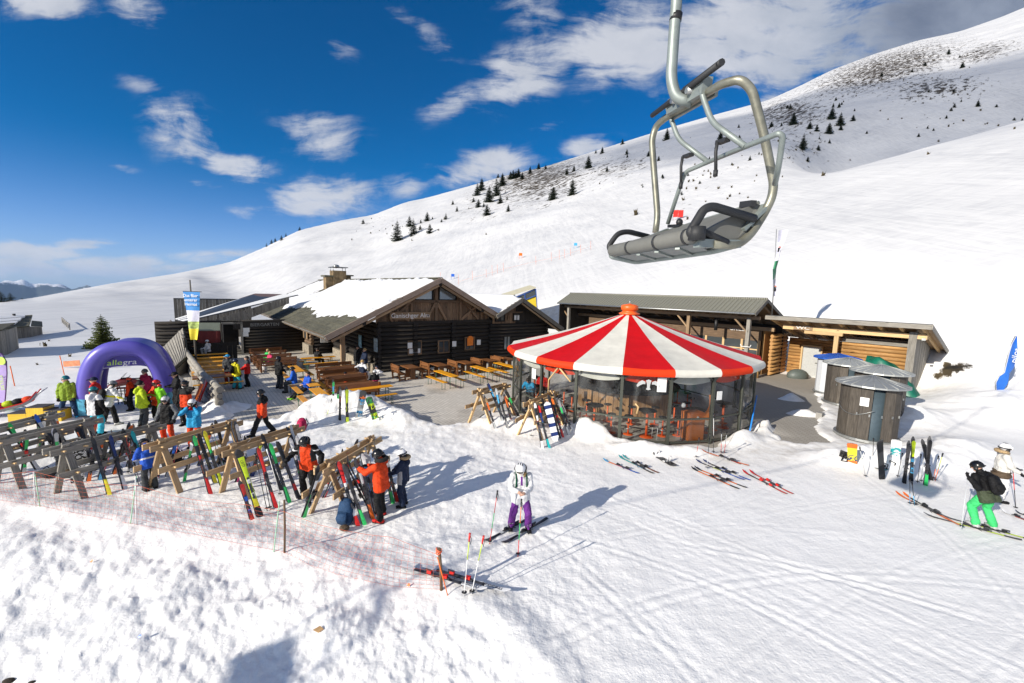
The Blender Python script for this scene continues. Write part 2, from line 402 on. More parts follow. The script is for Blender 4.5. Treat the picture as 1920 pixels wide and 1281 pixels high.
def tracks(x, y):
    h = np.zeros_like(x)
    for cx, cy, r, px_, py_, ln, am in TRK:
        w_ = sst(ln, ln*.6, np.hypot(x-px_, y-py_)); d0 = np.hypot(x-cx, y-cy)-r
        for o in (0, .24):
            d = d0-o; h = h+w_*am*(-.0075*np.exp(-(d/.04)**2)+.003*np.exp(-((np.abs(d)-.10)/.05)**2))
    return h
def T(x, y):
    x = np.asarray(x, float); y = np.asarray(y, float)
    h = hill(x, y)
    r = np.hypot(x, y); near = 1-sst(30, 70, r)
    # bank below the orange net drops towards the lift line
    ny = np.interp(x, _nx, _ny); d = ny-y
    bank = sst(0, 5, d)*.55*sst(3.6, .6, x)
    lip = np.exp(-((d+.15)/.5)**2)*.10*sst(2, -.5, x)
    lump = fbm(x/.9, y/.9, 4, 21, .55); fine = fbm(x/.22, y/.22, 3, 33, .55)
    rough = sst(-.3, 1.2, d)*sst(3.2, .2, x)
    tramp = sst(4.5, -1, x)*sst(26, 14, y)*(1-rough)
    rz = near*(.012*lump+.006*fine + rough*(.05*lump+.10*fbm(x/2.1,y/1.7,4,61)+.060*fbm(x/.36,y/.32,4,67,.62)+.02*fine) + tramp*(.045*lump+.016*fine))
    # piste tracks on the open snow to the right
    q = (x*.80+y*.35); tr = vnoise(q/.16, (y-x*.6)/7.0, 71)+.8*vnoise((x*.2+y*.62)/.13, (y*.3-x)/6.0, 73)+1.2*vnoise((y-.15*x)/.5, x/4, 77)
    rz = rz+near*(1-rough)*(.003*tr+.012*fbm(x/1.6, y/1.1, 2, 81)+tracks(x, y)*sst(-2.5, 1, x))
    h = h+rz-bank+lip
    sd = sdpoly(x, y, PAVE); h = h-np.maximum(hill(x, y), 0)*(1-sst(-1.0, 3.0, sd))*near
    ed = sd+.35*fbm(x/.7, y/.7, 3, 44)
    h = h-.26*sst(.10, -.25, ed)*near + .05*np.exp(-((ed-.25)/.3)**2)*near
    for bx, by, rx, ry, bh, an in BUMPS:
        c, s_ = math.cos(R_(an)), math.sin(R_(an)); ux, uy = x-bx, y-by
        a = (ux*c+uy*s_)/rx; b = (-ux*s_+uy*c)/ry; g = np.exp(-(a*a+b*b)*1.1)
        h = h+g*bh*(1+.35*lump+.06*fine)
    return h
def gz(x, y): return float(T(np.array([x]), np.array([y]))[0])
def hit(px, py, y0=4.0, y1=900.0):
    """first point of the terrain met by looking along one bearing"""
    d = ray(px, py); ys = np.exp(np.linspace(math.log(y0), math.log(y1), 900))
    X = d.x/d.y*ys; Zz = CAMH+d.z/d.y*ys; b = np.nonzero(T(X, ys) >= Zz)[0]
    i = b[0] if len(b) else int(np.argmin(Zz-T(X, ys)))
    return Vector((X[i], ys[i], float(T(X[i:i+1], ys[i:i+1])[0])))
def gnd(px, py):
    """ground point under a pixel near the camera"""
    p = at(px, py); 
    for _ in range(4): p = at(px, py, gz(p.x, p.y))
    return p
# polar sheet: fine over the view, coarse behind
az = np.concatenate([np.linspace(-180, -62, 60, endpoint=False), np.linspace(-62, 62, 820, endpoint=False), np.linspace(62, 180, 60)])
rr = [1.2]
while rr[-1] < 1500: rr.append(rr[-1]*(1.0062 if rr[-1] < 60 else 1.0085)+.004)
rr = np.array(rr); A, RR = np.meshgrid(np.radians(az), rr)
X = RR*np.sin(A); Y = RR*np.cos(A); H = T(X, Y)
na, nr = len(az), len(rr)
vv = np.stack([X, Y, H], -1).reshape(-1, 3)
cz = gz(0, 0.5); vv = np.concatenate([vv, [[0, 0, cz]]])
ii = (np.arange(nr-1)[:, None]*na+np.arange(na-1)[None, :]).reshape(-1)
quads = np.stack([ii, ii+na, ii+na+1, ii+1], -1)
tc = np.stack([np.full(na-1, len(vv)-1), np.arange(na-1), np.arange(1, na)], -1)
gm = bpy.data.meshes.new('snow_ground')
nq, ntri = len(quads), len(tc)
gm.vertices.add(len(vv)); gm.vertices.foreach_set('co', vv.astype(np.float32).ravel())
gm.loops.add(nq*4+ntri*3); gm.loops.foreach_set('vertex_index', np.concatenate([quads.ravel(), tc.ravel()]).astype(np.int32))
gm.polygons.add(nq+ntri)
gm.polygons.foreach_set('loop_start', np.concatenate([np.arange(nq)*4, nq*4+np.arange(ntri)*3]).astype(np.int32))
gm.polygons.foreach_set('use_smooth', np.ones(nq+ntri, bool))
gm.update(calc_edges=True)
# how bare the slope is (wind-scoured grass and rock), from the lie of the land
kk = X/np.maximum(Y, 1); ee = (H-CAMH)/np.maximum(Y, 1)
bare = np.zeros_like(X)
def patch(px, py, rx, ry, ang, amp):
    k0, e0 = kE(px, py); c, s_ = math.cos(R_(ang)), math.sin(R_(ang)); a = ((kk-k0)*c+(ee-e0)*s_)*FPX/rx; b = (-(kk-k0)*s_+(ee-e0)*c)*FPX/ry
    return amp*np.exp(-(a*a+b*b))*(Y > 60)
for q in [(1010, 335, 130, 55, 12, 1), (900, 385, 60, 50, 0, .6), (1150, 315, 110, 28, 12, .75), (720, 415, 120, 18, 12, .45), (1300, 340, 120, 70, 0, .35), (1480, 215, 90, 40, 5, .95), (1500, 270, 90, 50, -10, .6), (1660, 130, 190, 42, 16, 1.0), (1760, 165, 130, 30, 5, .85), (1840, 100, 90, 22, 15, .9), (1560, 165, 60, 40, 20, .6), (600, 445, 120, 14, 10, .35), (1420, 300, 60, 30, 0, .4), (520, 470, 60, 8, 20, .3)]:
    bare = np.maximum(bare, patch(*q))
bare = np.maximum(bare, .75*np.exp(-((Y-Yr(kk))/14)**2)*(kk > .55)*(Y > 60))      # blown-off crest of the far ridge
p0 = atY(1782, 692, 25.5); bare = np.maximum(bare, 1.2*np.exp(-(((X-p0.x)/1.5)**2+((Y-p0.y)/.75)**2)))
dirt = np.exp(-(np.maximum(np.abs(sdpoly(X, Y, PAVE))-.2, 0)/1.6)**2)*(RR < 60)
for q_, rx_, ry_ in ((at(1600, 790), 3.0, 3.4), (at(1560, 845), 3.5, 1.3), (at(1480, 850), 3.0, 1.0), (at(720, 800), 4, 1.5)): dirt = np.maximum(dirt, 1.25*np.exp(-(((X-q_.x)/rx_)**2+((Y-q_.y)/ry_)**2)))
at1 = gm.attributes.new('bare', 'FLOAT', 'POINT'); at1.data.foreach_set('value', np.append(bare.ravel(), 0).astype(np.float32))
at2 = gm.attributes.new('dirt', 'FLOAT', 'POINT'); at2.data.foreach_set('value', np.append(dirt.ravel(), 0).astype(np.float32))
n = NT('snow'); P = n.pos
ab = n.add('ShaderNodeAttribute', attribute_name='bare').outputs['Fac']; ad = n.add('ShaderNodeAttribute', attribute_name='dirt').outputs['Fac']
rotp = n.map(P, (1, 1, 1), (0, 0, R_(43)))
st = n.noise(n.map(rotp, (.46, .12, .2)), 1.0, 6, .70, .5); st2 = n.noise(n.map(P, (1, 1, 1)), .55, 5, .7)
th = n.math('SUBTRACT', n.math('ADD', n.math('MULTIPLY', st, .6), n.math('MULTIPLY', st2, .4)), n.math('SUBTRACT', .665, n.math('MULTIPLY', ab, .225)))
bm_ = n.math('MULTIPLY', n.math('MULTIPLY', th, 22, True), n.math('GREATER_THAN', ab, .06))
brown = n.ramp(n.noise(P, 1.3, 4, .6), [(.3, (.022, .02, .016)), (.55, (.075, .058, .034)), (.8, (.17, .125, .065))])
sn = n.ramp(n.noise(P, .6, 5, .6), [(.3, (.86, .85, .83)), (.7, (.93, .92, .90))])
dn = n.ramp(n.noise(P, 2.4, 6, .65), [(.42, (0, 0, 0)), (.72, (1, 1, 1))])
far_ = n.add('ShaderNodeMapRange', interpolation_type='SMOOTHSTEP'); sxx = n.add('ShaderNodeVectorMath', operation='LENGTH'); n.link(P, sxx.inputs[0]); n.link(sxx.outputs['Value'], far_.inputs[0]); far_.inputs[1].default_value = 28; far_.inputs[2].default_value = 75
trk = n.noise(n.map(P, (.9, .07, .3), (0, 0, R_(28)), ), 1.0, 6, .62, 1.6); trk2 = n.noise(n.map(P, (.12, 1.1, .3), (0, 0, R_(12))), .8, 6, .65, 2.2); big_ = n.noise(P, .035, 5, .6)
slope_tone = n.ramp(n.math('ADD', n.math('ADD', n.math('MULTIPLY', trk, .38), n.math('MULTIPLY', trk2, .30)), n.math('MULTIPLY', big_, .32)), [(.38, (.49, .495, .51)), (.5, (.63, .63, .63)), (.62, (.73, .725, .715))])  # slope snow darkened to offset the strong sun, track relief painted as streaks
sn = n.mix(far_.outputs[0], sn, slope_tone)
sn = n.mix(n.math('MULTIPLY', n.math('MULTIPLY', dn, ad), .55), sn, (.42, .37, .30))
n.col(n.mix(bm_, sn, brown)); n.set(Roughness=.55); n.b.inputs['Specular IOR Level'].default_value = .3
dist = n.add('ShaderNodeVectorMath', operation='LENGTH'); n.link(P, dist.inputs[0])
fade = n.add('ShaderNodeMapRange'); n.link(dist.outputs['Value'], fade.inputs[0]); fade.inputs[1].default_value = 12; fade.inputs[2].default_value = 45; fade.inputs[3].default_value = 1; fade.inputs[4].default_value = .25
hgt = n.math('ADD', n.math('MULTIPLY', n.noise(P, 13, 5, .68), 1.2), n.math('MULTIPLY', n.noise(P, 3.1, 5, .62), 1.7))
tr = n.noise(n.map(P, (.22, 7.5, 1), (0, 0, R_(-24))), 1.0, 5, .62, .9)
tr2 = n.noise(n.map(P, (.25, 3.2, 1), (0, 0, R_(35))), 1.0, 5, .6, 1.2)
hgt = n.math('ADD', hgt, n.math('MULTIPLY', n.math('ADD', tr, n.math('MULTIPLY', tr2, .7)), .28))
bp = n.add('ShaderNodeBump'); n.link(hgt, bp.inputs['Height']); n.link(n.math('MULTIPLY', fade.outputs[0], .34), bp.inputs['Strength']); bp.inputs['Distance'].default_value = .05
n.link(bp.outputs['Normal'], n.b.inputs['Normal'])
M_SNOW = n.m
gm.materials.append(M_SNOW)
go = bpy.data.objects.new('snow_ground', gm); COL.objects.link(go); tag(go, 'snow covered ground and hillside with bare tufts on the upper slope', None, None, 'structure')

# far mountain range across the valley
def mountains():
    a = np.radians(np.linspace(-85, -20, 260)); r = np.linspace(9000, 21000, 60); AA, R2 = np.meshgrid(a, r)
    x = R2*np.sin(AA); y = R2*np.cos(AA); u = (R2-9000)/12000
    rid = 1-np.abs(fbm(x/2600, y/2600, 6, 91, .55))*2.4
    h = -1500+u**.75*1205+rid*400*sst(.12, .5, u)+fbm(x/700, y/700, 4, 97)*170
    h = h-sst(.8, 1, u)*1100
    m = bpy.data.meshes.new('mountains'); na = AA.shape[1]; nr = AA.shape[0]
    i = (np.arange(nr-1)[:, None]*na+np.arange(na-1)[None, :]).reshape(-1)
    m.from_pydata(np.stack([x, y, h], -1).reshape(-1, 3).tolist(), [], np.stack([i, i+na, i+na+1, i+1], -1).tolist())
    m.polygons.foreach_set('use_smooth', np.ones(len(m.polygons), bool))
    q = NT('mountain_rock_and_snow'); P = q.pos; sx = q.add('ShaderNodeSeparateXYZ'); q.link(P, sx.inputs[0])
    f = q.math('ADD', q.math('DIVIDE', q.math('ADD', sx.outputs['Z'], 330), 300), q.math('MULTIPLY', q.math('SUBTRACT', q.noise(P, .0016, 6, .65), .5), 3.2))
    q.col(q.ramp(f, [(.35, (.05, .07, .08)), (.6, (.85, .85, .87))])); q.set(Roughness=.9); m.materials.append(q.m)
    o = bpy.data.objects.new('mountains', m); COL.objects.link(o); tag(o, 'distant blue mountain range with snowy crests', None, None, 'structure')
mountains()
# ------------------------------------------------------------------ shared materials
S.cycles.max_bounces = 6; S.cycles.diffuse_bounces = 3; S.cycles.glossy_bounces = 2; S.cycles.transmission_bounces = 2; S.cycles.transparent_max_bounces = 14
S.cycles.use_denoising = True; S.cycles.caustics_reflective = False; S.cycles.caustics_refractive = False
W_DARK = wood('dark_stained_log', (.006, .005, .004), (.015, .011, .008), (.045, .032, .02), .8)
W_BROWN = wood('weathered_brown_board', (.07, .042, .022), (.20, .125, .07), (.36, .24, .14), .75, var=.8)
W_GREY = wood('weathered_grey_wood', (.13, .12, .10), (.27, .25, .215), (.38, .36, .31), .8, var=.5)
W_GREYD = wood('dark_grey_plank', (.08, .072, .06), (.18, .165, .14), (.32, .29, .24), .8, var=.6)
W_PALE = wood('pale_new_timber', (.40, .25, .12), (.62, .42, .20), (.70, .52, .29), .65, var=.4)
W_RACK = wood('rack_plank', (.26, .165, .08), (.45, .31, .17), (.56, .40, .23), .7, var=.5)
W_RACKG = wood('grey_rack_plank', (.13, .12, .10), (.27, .25, .215), (.42, .39, .34), .8, var=.4)
W_TAN = wood('tan_beam', (.16, .10, .055), (.30, .20, .11), (.40, .28, .17), .7)
W_LOGW = wood('honey_log_wall', (.26, .12, .035), (.46, .25, .085), (.56, .36, .15), .7, var=.5)
W_BARGE = wood('barge_board', (.20, .14, .10), (.33, .25, .19), (.40, .31, .24), .7, var=.2)
W_SEAT = wood('red_brown_varnished_wood', (.10, .036, .012), (.21, .085, .028), (.30, .13, .045), .42, bump=.12, var=.5)
W_BEER = wood('orange_lacquered_wood', (.70, .27, .010), (.80, .36, .015), (.84, .43, .03), .38, bump=.06, knots=False, var=.2)
SHINGLE = wood('mossy_shingle', (.04, .038, .026), (.095, .09, .06), (.16, .15, .10), .9, fine=.5, var=.5)
M_SNOWR = plain('roof_snow', (.74, .745, .755), .6, var=.03, sc=3, bump=.25, bsc=5)
M_STONE = plain('rough_stone', (.30, .26, .20), .9, var=.5, sc=6, bump=.6, bsc=18)
M_STUCCO = plain('sooty_ochre_stucco', (.22, .155, .08), .9, var=.6, sc=2.2, bump=.3, bsc=40)
M_SHEET = plain('dark_roof_sheet', (.07, .075, .08), .4, .4)
M_STEEL = plain('galvanised_steel', (.42, .43, .42), .42, .85, var=.2, sc=14)
M_BLACK = plain('black_rubber', (.012, .012, .013), .5)
M_DARKIN = plain('dark_interior', (.012, .011, .010), .8)
M_WHITE = plain('white_paint', (.80, .80, .78), .5, var=.05)
M_PAPER = plain('white_paper', (.78, .78, .76), .7, var=.1, sc=30)
M_ORANGE = plain('orange_cloth', (.85, .22, .02), .7)
def glass(name, c=(.05, .06, .065), rough=.06):
    if name in _mc: return _mc[name]
    n = NT(name); n.col(c); n.set(Roughness=rough); n.b.inputs['Specular IOR Level'].default_value = .8; n.bump(n.noise(n.obj, 1.5, 2), .04, .02); _mc[name] = n.m; return n.m
M_GLASS = glass('window_glass')
def corrug(name, c1, c2, sc=40, ax=0, rough=.5, metal=.2):
    if name in _mc: return _mc[name]
    n = NT(name); sp_ = n.add('ShaderNodeSeparateXYZ'); n.link(n.uv, sp_.inputs[0])
    wv_ = n.math('SINE', n.math('MULTIPLY', sp_.outputs[ax], sc)); h = n.math('ADD', n.math('MULTIPLY', wv_, .5), .5)
    n.col(n.mix(n.noise(n.uv, 3, 4, .6), c1, c2)); n.set(Roughness=rough, Metallic=metal); n.bump(h, .9, .03); _mc[name] = n.m; return n.m

# ------------------------------------------------------------------ the farmyard grid helpers
def onT(px, py, t):
    d = ray(px, py); q = (t-V.dot(CC))/V.dot(d); p = CC+d*q; return U.dot(p), p.z
def onS(px, py, s):
    d = ray(px, py); q = (s-U.dot(CC))/U.dot(d); p = CC+d*q; return V.dot(p), p.z
def gbox(mb, s0, s1, t0, t1, z0, z1, m, top=None):
    mb.obox(G((s0+s1)/2, (t0+t1)/2, (z0+z1)/2), U*((s1-s0)/2), V*((t1-t0)/2), Z*((z1-z0)/2), m, top)
def logwall(mb, A, B, z0, z1, m, h=.27, w=.2, proud=.25):
    A, B = Vector(A), Vector(B); d = (B-A).normalized(); n = int(round((z1-z0)/h))
    hh = (z1-z0)/n
    for i in range(n):
        zc = z0+(i+.5)*hh; j = random.uniform(-.012, .012); e = proud*(1 if i % 2 else .6)
        nn = d.cross(Z)
        p0 = A-d*e+nn*j; p1 = B+d*e+nn*j
        mb.tube([(p0.x, p0.y, zc), (p1.x, p1.y, zc)], [(w*.62, hh*.515), (w*.6, hh*.515)], m, 10, flat=nn)
def boards(mb, A, B, topf, z0, m, w=.2, th=.03, gap=.008, botf=None):
    """vertical boards between A and B, topf(fraction) gives the top height"""
    A, B = Vector(A), Vector(B); L = (B-A).length; d = (B-A)/L; nn = d.cross(Z); n = max(1, int(L/w)); ww = L/n
    for i in range(n):
        f0, f1 = (i*ww+gap/2)/L, ((i+1)*ww-gap/2)/L; a0 = A+(B-A)*f0; a1 = A+(B-A)*f1; jj = nn*random.uniform(0, .012)
        zb0, zb1 = (botf(f0), botf(f1)) if botf else (z0, z0)
        P = [(a0.x, a0.y, zb0), (a1.x, a1.y, zb1), (a1.x, a1.y, topf(f1)), (a0.x, a0.y, topf(f0))]
        if topf(f0)-zb0 < .02 and topf(f1)-zb1 < .02: continue
        mb.prism([Vector(p)+jj for p in P], nn*th, m)
def roof_slab(mb, s0, z0, s1, z1, t0, t1, th, m, mu=None):
    P = [G(s0, t0, z0), G(s1, t0, z1), G(s1, t0, z1-th), G(s0, t0, z0-th)]
    mb.prism(P, V*(t1-t0), m)
def roof_rows(mb, s0, z0, s1, z1, t0, t1, m, rows=14, over=.02):
    """courses of shingle boards laid over a slope"""
    n = rows
    for i in range(n):
        f0, f1 = i/n, min(1, (i+1.25)/n); a = G(s0+(s1-s0)*f0, 0, z0+(z1-z0)*f0); b = G(s0+(s1-s0)*f1, 0, z0+(z1-z0)*f1)
        tt = t0
        while tt < t1-.01:
            t2 = min(t1, tt+random.uniform(.9, 1.8)); e = random.uniform(0, .025)
            p = [a+V*tt+Z*(.035+e), a+V*t2+Z*(.035+e), b+V*t2+Z*(.012+e*.5), b+V*tt+Z*(.012+e*.5)]
            mb.prism(p, Vector((0, 0, -.02)), m); tt = t2+.006
def snow_cover(name, parent, s0, z0, s1, z1, t0, t1, thf, n=(40, 70)):
    """snow lying on a roof slope; thf(s,t) is its depth, 0 where the roof is bare"""
    ss = np.linspace(s0, s1, n[0]); tt = np.linspace(t0, t1, n[1]); SS, TT = np.meshgrid(ss, tt)
    D = thf(SS, TT); zz = z0+(z1-z0)*(SS-s0)/(s1-s0)+D+.03
    me = bpy.data.meshes.new(name); pts = [tuple(G(a, b, c)) for a, b, c in zip(SS.ravel(), TT.ravel(), zz.ravel())]
    fs = []; k = n[0]
    for i in range(n[1]-1):
        for j in range(n[0]-1):
            if max(D[i, j], D[i, j+1], D[i+1, j], D[i+1, j+1]) > .015: fs.append((i*k+j, i*k+j+1, (i+1)*k+j+1, (i+1)*k+j))
    off = Vector((0, 0, 0)); q_ = parent
    while q_ is not None: off += Vector(q_.location); q_ = q_.parent
    me.from_pydata([(a-off.x, b-off.y, c-off.z) for a, b, c in pts], [], fs); me.materials.append(M_SNOWR)
    me.polygons.foreach_set('use_smooth', np.ones(len(fs), bool))
    o = bpy.data.objects.new(name, me); COL.objects.link(o); o.parent = parent; return o
def window_part(parent, s, z, t, w, h, frame=W_DARK, pane=M_GLASS, name='window', curtain=None):
    """a window in a front wall (plane t), frame part with its pane as sub-part"""
    m = MB()
    for a, b, c, d in ((-w/2-.07, w/2+.07, h/2, h/2+.08), (-w/2-.07, w/2+.07, -h/2-.09, -h/2), (-w/2-.07, -w/2, -h/2, h/2), (w/2, w/2+.07, -h/2, h/2), (-.02, .02, -h/2, h/2)):
        gbox(m, s+a, s+b, t-.09, t+.05, z+c, z+d, frame)
    f = m.build(name, parent); p = MB(); gbox(p, s-w/2, s+w/2, t-.03, t, z-h/2, z+h/2, pane)
    if curtain: gbox(p, s-w/2+.03, s+w/2-.03, t-.04, t-.032, z-h/2+.02, z-h/2+h*curtain, M_PAPER)
    p.build('pane', f); return f

# ------------------------------------------------------------------ paving
def paving():
    n = NT('stone_paving'); P = n.pos; pm = n.map(P, (1, 1, 1), (0, 0, R_(-38+90)))
    br = n.add('ShaderNodeTexBrick', offset=.5); n.link(pm, br.inputs['Vector'])
    for k_, v_ in (('Scale', 1.0), ('Mortar Size', .02), ('Mortar Smooth', .3), ('Brick Width', .24), ('Row Height', .16), ('Bias', 0)): br.inputs[k_].default_value = v_
    br.inputs['Color1'].default_value = (.70, .655, .58, 1); br.inputs['Color2'].default_value = (.60, .56, .49, 1); br.inputs['Mortar'].default_value = (.45, .42, .365, 1)
    big = n.noise(P, .35, 5, .65); wet = n.ramp(big, [(.53, (0, 0, 0)), (.66, (1, 1, 1))])
    # the shaded lane right of the bar stays wet and dark
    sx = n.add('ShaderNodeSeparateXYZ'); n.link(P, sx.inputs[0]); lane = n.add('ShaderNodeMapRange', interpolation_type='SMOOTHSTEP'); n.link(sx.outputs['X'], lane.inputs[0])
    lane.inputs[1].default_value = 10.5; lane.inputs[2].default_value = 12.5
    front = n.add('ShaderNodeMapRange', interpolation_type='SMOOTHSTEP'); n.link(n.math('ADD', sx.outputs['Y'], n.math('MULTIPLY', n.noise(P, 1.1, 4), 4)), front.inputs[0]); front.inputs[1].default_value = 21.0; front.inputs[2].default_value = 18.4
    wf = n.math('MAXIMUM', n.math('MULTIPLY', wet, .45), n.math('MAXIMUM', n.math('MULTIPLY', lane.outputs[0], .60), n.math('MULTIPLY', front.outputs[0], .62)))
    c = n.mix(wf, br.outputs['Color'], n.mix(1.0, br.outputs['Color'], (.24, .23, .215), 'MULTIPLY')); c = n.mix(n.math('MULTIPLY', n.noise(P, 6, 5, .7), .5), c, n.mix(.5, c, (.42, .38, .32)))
    n.col(c); n.b.inputs['Roughness'].default_value = .75; n.bump(br.outputs['Fac'], .35, -.01)
    m = MB(); m.poly([(x, y, -.06) for x, y in PAVE], n.m)
    o = m.build('paving'); tag(o, 'grey stone paving of the sunny terrace and lane', kind='structure')
paving()

# ------------------------------------------------------------------ alpine hut
def alpine_hut():
    T0 = 27.8; base = G(14, 30, 0)
    h = thing('alpine_hut', 'large dark log alpine hut with a snow covered gable roof and a carved sign', 'hut', base)
    RS, RZ = 14.6, 6.37; LS, LZ = 6.9, 2.62; RR_, RRZ = 19.5, 3.82
    zl = lambda s: LZ+(s-LS)*(RZ-LZ)/(RS-LS)
    zr = lambda s: RZ+(s-RS)*(RRZ-RZ)/(RR_-RS)
    roofz = lambda s: zl(s) if s < RS else zr(s)
    m = MB(); logwall(m, G(10.4, T0), G(19.4, T0), 0, 3.25, W_DARK, .295, .24)
    logwall(m, G(10.4, T0), G(10.4, 38), 0, 3.3, W_DARK, .295, .24); logwall(m, G(8.6, 38.2), G(10.4, 38.2), 0, 3.2, W_DARK, .295, .2, 0)
    for i in range(11): m.obox(G(12.95, T0-.16, .15+i*.295), U*.16, V*.12, Z*.12, W_DARK); m.obox(G(16.0, T0-.16, .15+i*.295), U*.15, V*.12, Z*.12, W_DARK)
    gbox(m, 10.6, 19.3, T0+.15, T0+.25, 0, 3.2, M_DARKIN)
    wl = m.build('wall', h)
    m = MB(); logwall(m, G(8.6, 38.2), G(8.6, 52), .7, 3.0, W_BROWN, .28, .2, .2); m.build('side_wall', h)
    m = MB(); gbox(m, 8.3, 8.62, 38.0, 52, -.06, .72, M_STONE); gbox(m, 10.05, 10.3, T0, 37.5, -.06, .5, M_STONE); m.build('plinth', h)
    for i in range(5):
        m = MB(); tt = 39.3+i*2.3; m.obox(G(8.42, tt, 1.75), U*.06, V*.34, Z*.55, M_GLASS)
        for q in (-.55, .55): m.obox(G(8.36, tt+q, 1.75), U*.03, V*.2, Z*.58, W_TAN)
        m.build('shuttered_window', h)
    # upper gable boarding and its timbering
    m = MB(); boards(m, G(10.2, T0-.02), G(RS, T0-.02), lambda f: zl(10.2+(RS-10.2)*f)-.28, 3.25, W_BROWN, .19)
    boards(m, G(RS, T0-.02), G(19.3, T0-.02), lambda f: zr(RS+(19.3-RS)*f)-.28, 3.25, W_BROWN, .19); gb = m.build('gable_boarding', h)
    m = MB()
    gbox(m, 10.3, 19.4, T0-.22, T0-.05, 3.18, 3.36, W_DARK)
    def bar(s0, z0, s1, z1, w=.17): m.beam(G(s0, T0-.16, z0), G(s1, T0-.16, z1), w, .1, W_BROWN, up=V)
    bar(14.6, 3.3, 14.6, 6.0, .22); bar(12.7, 3.3, 12.7, 5.1); bar(16.6, 3.3, 16.6, 5.2); bar(12.7, 4.75, 16.6, 4.75)
    bar(16.7, 5.05, 18.2, 3.4); bar(16.7, 3.4, 18.0, 4.4); bar(13.8, 3.4, 14.5, 4.6); bar(15.4, 3.4, 14.7, 4.6); bar(11.2, 3.4, 12.6, 4.7); bar(12.5, 3.4, 11.6, 4.1)
    for s_ in (14.6, 9.2, 18.2): gbox(m, s_-.12, s_+.12, 27.0, T0, roofz(s_)-.52, roofz(s_)-.26, W_DARK)
    m.build('gable_timbers', h)
    for a, b in ((13.0, 14.35), (14.85, 16.25)):
        m = MB(); lo = 4.86
        top = [(q, roofz(q)-.36) for q in (a, b)]
        m.prism([G(a, T0-.07, lo), G(b, T0-.07, lo), G(b, T0-.07, top[1][1]), G(a, T0-.07, top[0][1])], V*.04, M_WINSKY)
        f = MB()
        P = [G(a, T0-.12, lo), G(b, T0-.12, lo), G(b, T0-.12, top[1][1]), G(a, T0-.12, top[0][1])]
        for i in range(4): f.beam(P[i], P[(i+1) % 4], .08, .07, W_DARK, up=V)
        wf = f.build('gable_window', h); m.build('pane', wf)
    for px, py, w, hh, kind in ((778, 652, .9, .85, .4), (832, 650, .8, .8, 0), (881, 644, .75, .85, 0)):
        s_, z_ = onT(px, py, T0-.2); window_part(h, s_, z_, T0-.14, w, hh, W_BROWN, M_GLASS, curtain=kind)
    for px, py in ((769, 648), (852, 645), (898, 642)):
        s_, z_ = onT(px, py, T0-.3); m = MB(); gbox(m, s_-.17, s_+.17, T0-.29, T0-.27, z_-.2, z_+.2, M_PAPER); tag(m.build('notice'), 'white paper notice pinned to the dark hut front, ' + {769: 'left of the first window', 852: 'beside the middle window', 898: 'right of the orange jersey'}[px], 'notice', 'notices on the hut')
    s_, z_ = onT(882, 640, T0-.3); m = MB(); m.prism([G(s_-.26, T0-.3, z_-.35), G(s_+.24, T0-.3, z_-.32), G(s_+.27, T0-.3, z_+.25), G(s_+.1, T0-.3, z_+.4), G(s_-.12, T0-.3, z_+.4), G(s_-.27, T0-.3, z_+.22)], V*.05, M_ORANGE)
    tag(m.build('jersey'), 'orange jersey hanging in a window of the dark log hut', 'jersey')
    # sign
    s_, z_ = onT(770, 592, T0-.3); m = MB(); gbox(m, s_-1.5, s_+1.5, T0-.34, T0-.28, z_-.24, z_+.24, W_TAN)
    for e in (-1.3, 1.3): m.ball(G(s_+e, T0-.35, z_), (.06, .06, .06), M_BLACK, 8, 5)
    sg = m.build('sign_board', h)
    text_mesh('Ganischger Alm', .44, M_WHITE, frame4(G(s_, T0-.345, z_), U, Z), 'lettering', sg, .006)
    # roof
    m = MB(); roof_slab(m, LS, LZ, RS, RZ, 27.0, 60, .22, W_BROWN); roof_slab(m, RR_, RRZ, RS+.02, RZ, 27.0, 60, .22, W_BROWN)
    roof_rows(m, LS, LZ, RS, RZ, 27.02, 60, SHINGLE, 20); roof_rows(m, RR_, RRZ, RS, RZ, 27.02, 60, SHINGLE, 10)
    m.beam(G(RS, 27, RZ+.06), G(RS, 60, RZ+.06), .3, .07, SHINGLE)
    rf = m.build('roof', h)
    m = MB()
    m.beam(G(LS-.05, 26.94, LZ-.1), G(RS, 26.94, RZ-.1), .09, .34, W_BARGE, up=Z); m.beam(G(RS, 26.94, RZ-.1), G(RR_+.05, 26.94, RRZ-.1), .09, .34, W_BARGE, up=Z)
    m.beam(G(LS+.3, 27.05, LZ-.3), G(RS, 27.05, RZ-.42), .07, .16, W_TAN); m.beam(G(RS, 27.05, RZ-.42), G(RR_-.2, 27.05, RRZ-.3), .07, .16, W_TAN)
    m.build('barge_board', h)
    m = MB(); m.tube([G(LS-.08, 27.0, LZ-.06), G(LS-.08, 60, LZ-.06)], .08, W_GREYD, 8); m.tube([G(LS-.08, 27.0, LZ-.06), G(LS-.02, 27.1, LZ-.28), G(LS+.3, 27.3, LZ-.35)], .035, M_STEEL, 7); m.build('gutter', h)
    m = MB(); gbox(m, 8.15, 8.4, 28.4, 28.65, -.06, 3.2, W_TAN); m.build('porch_post', h)
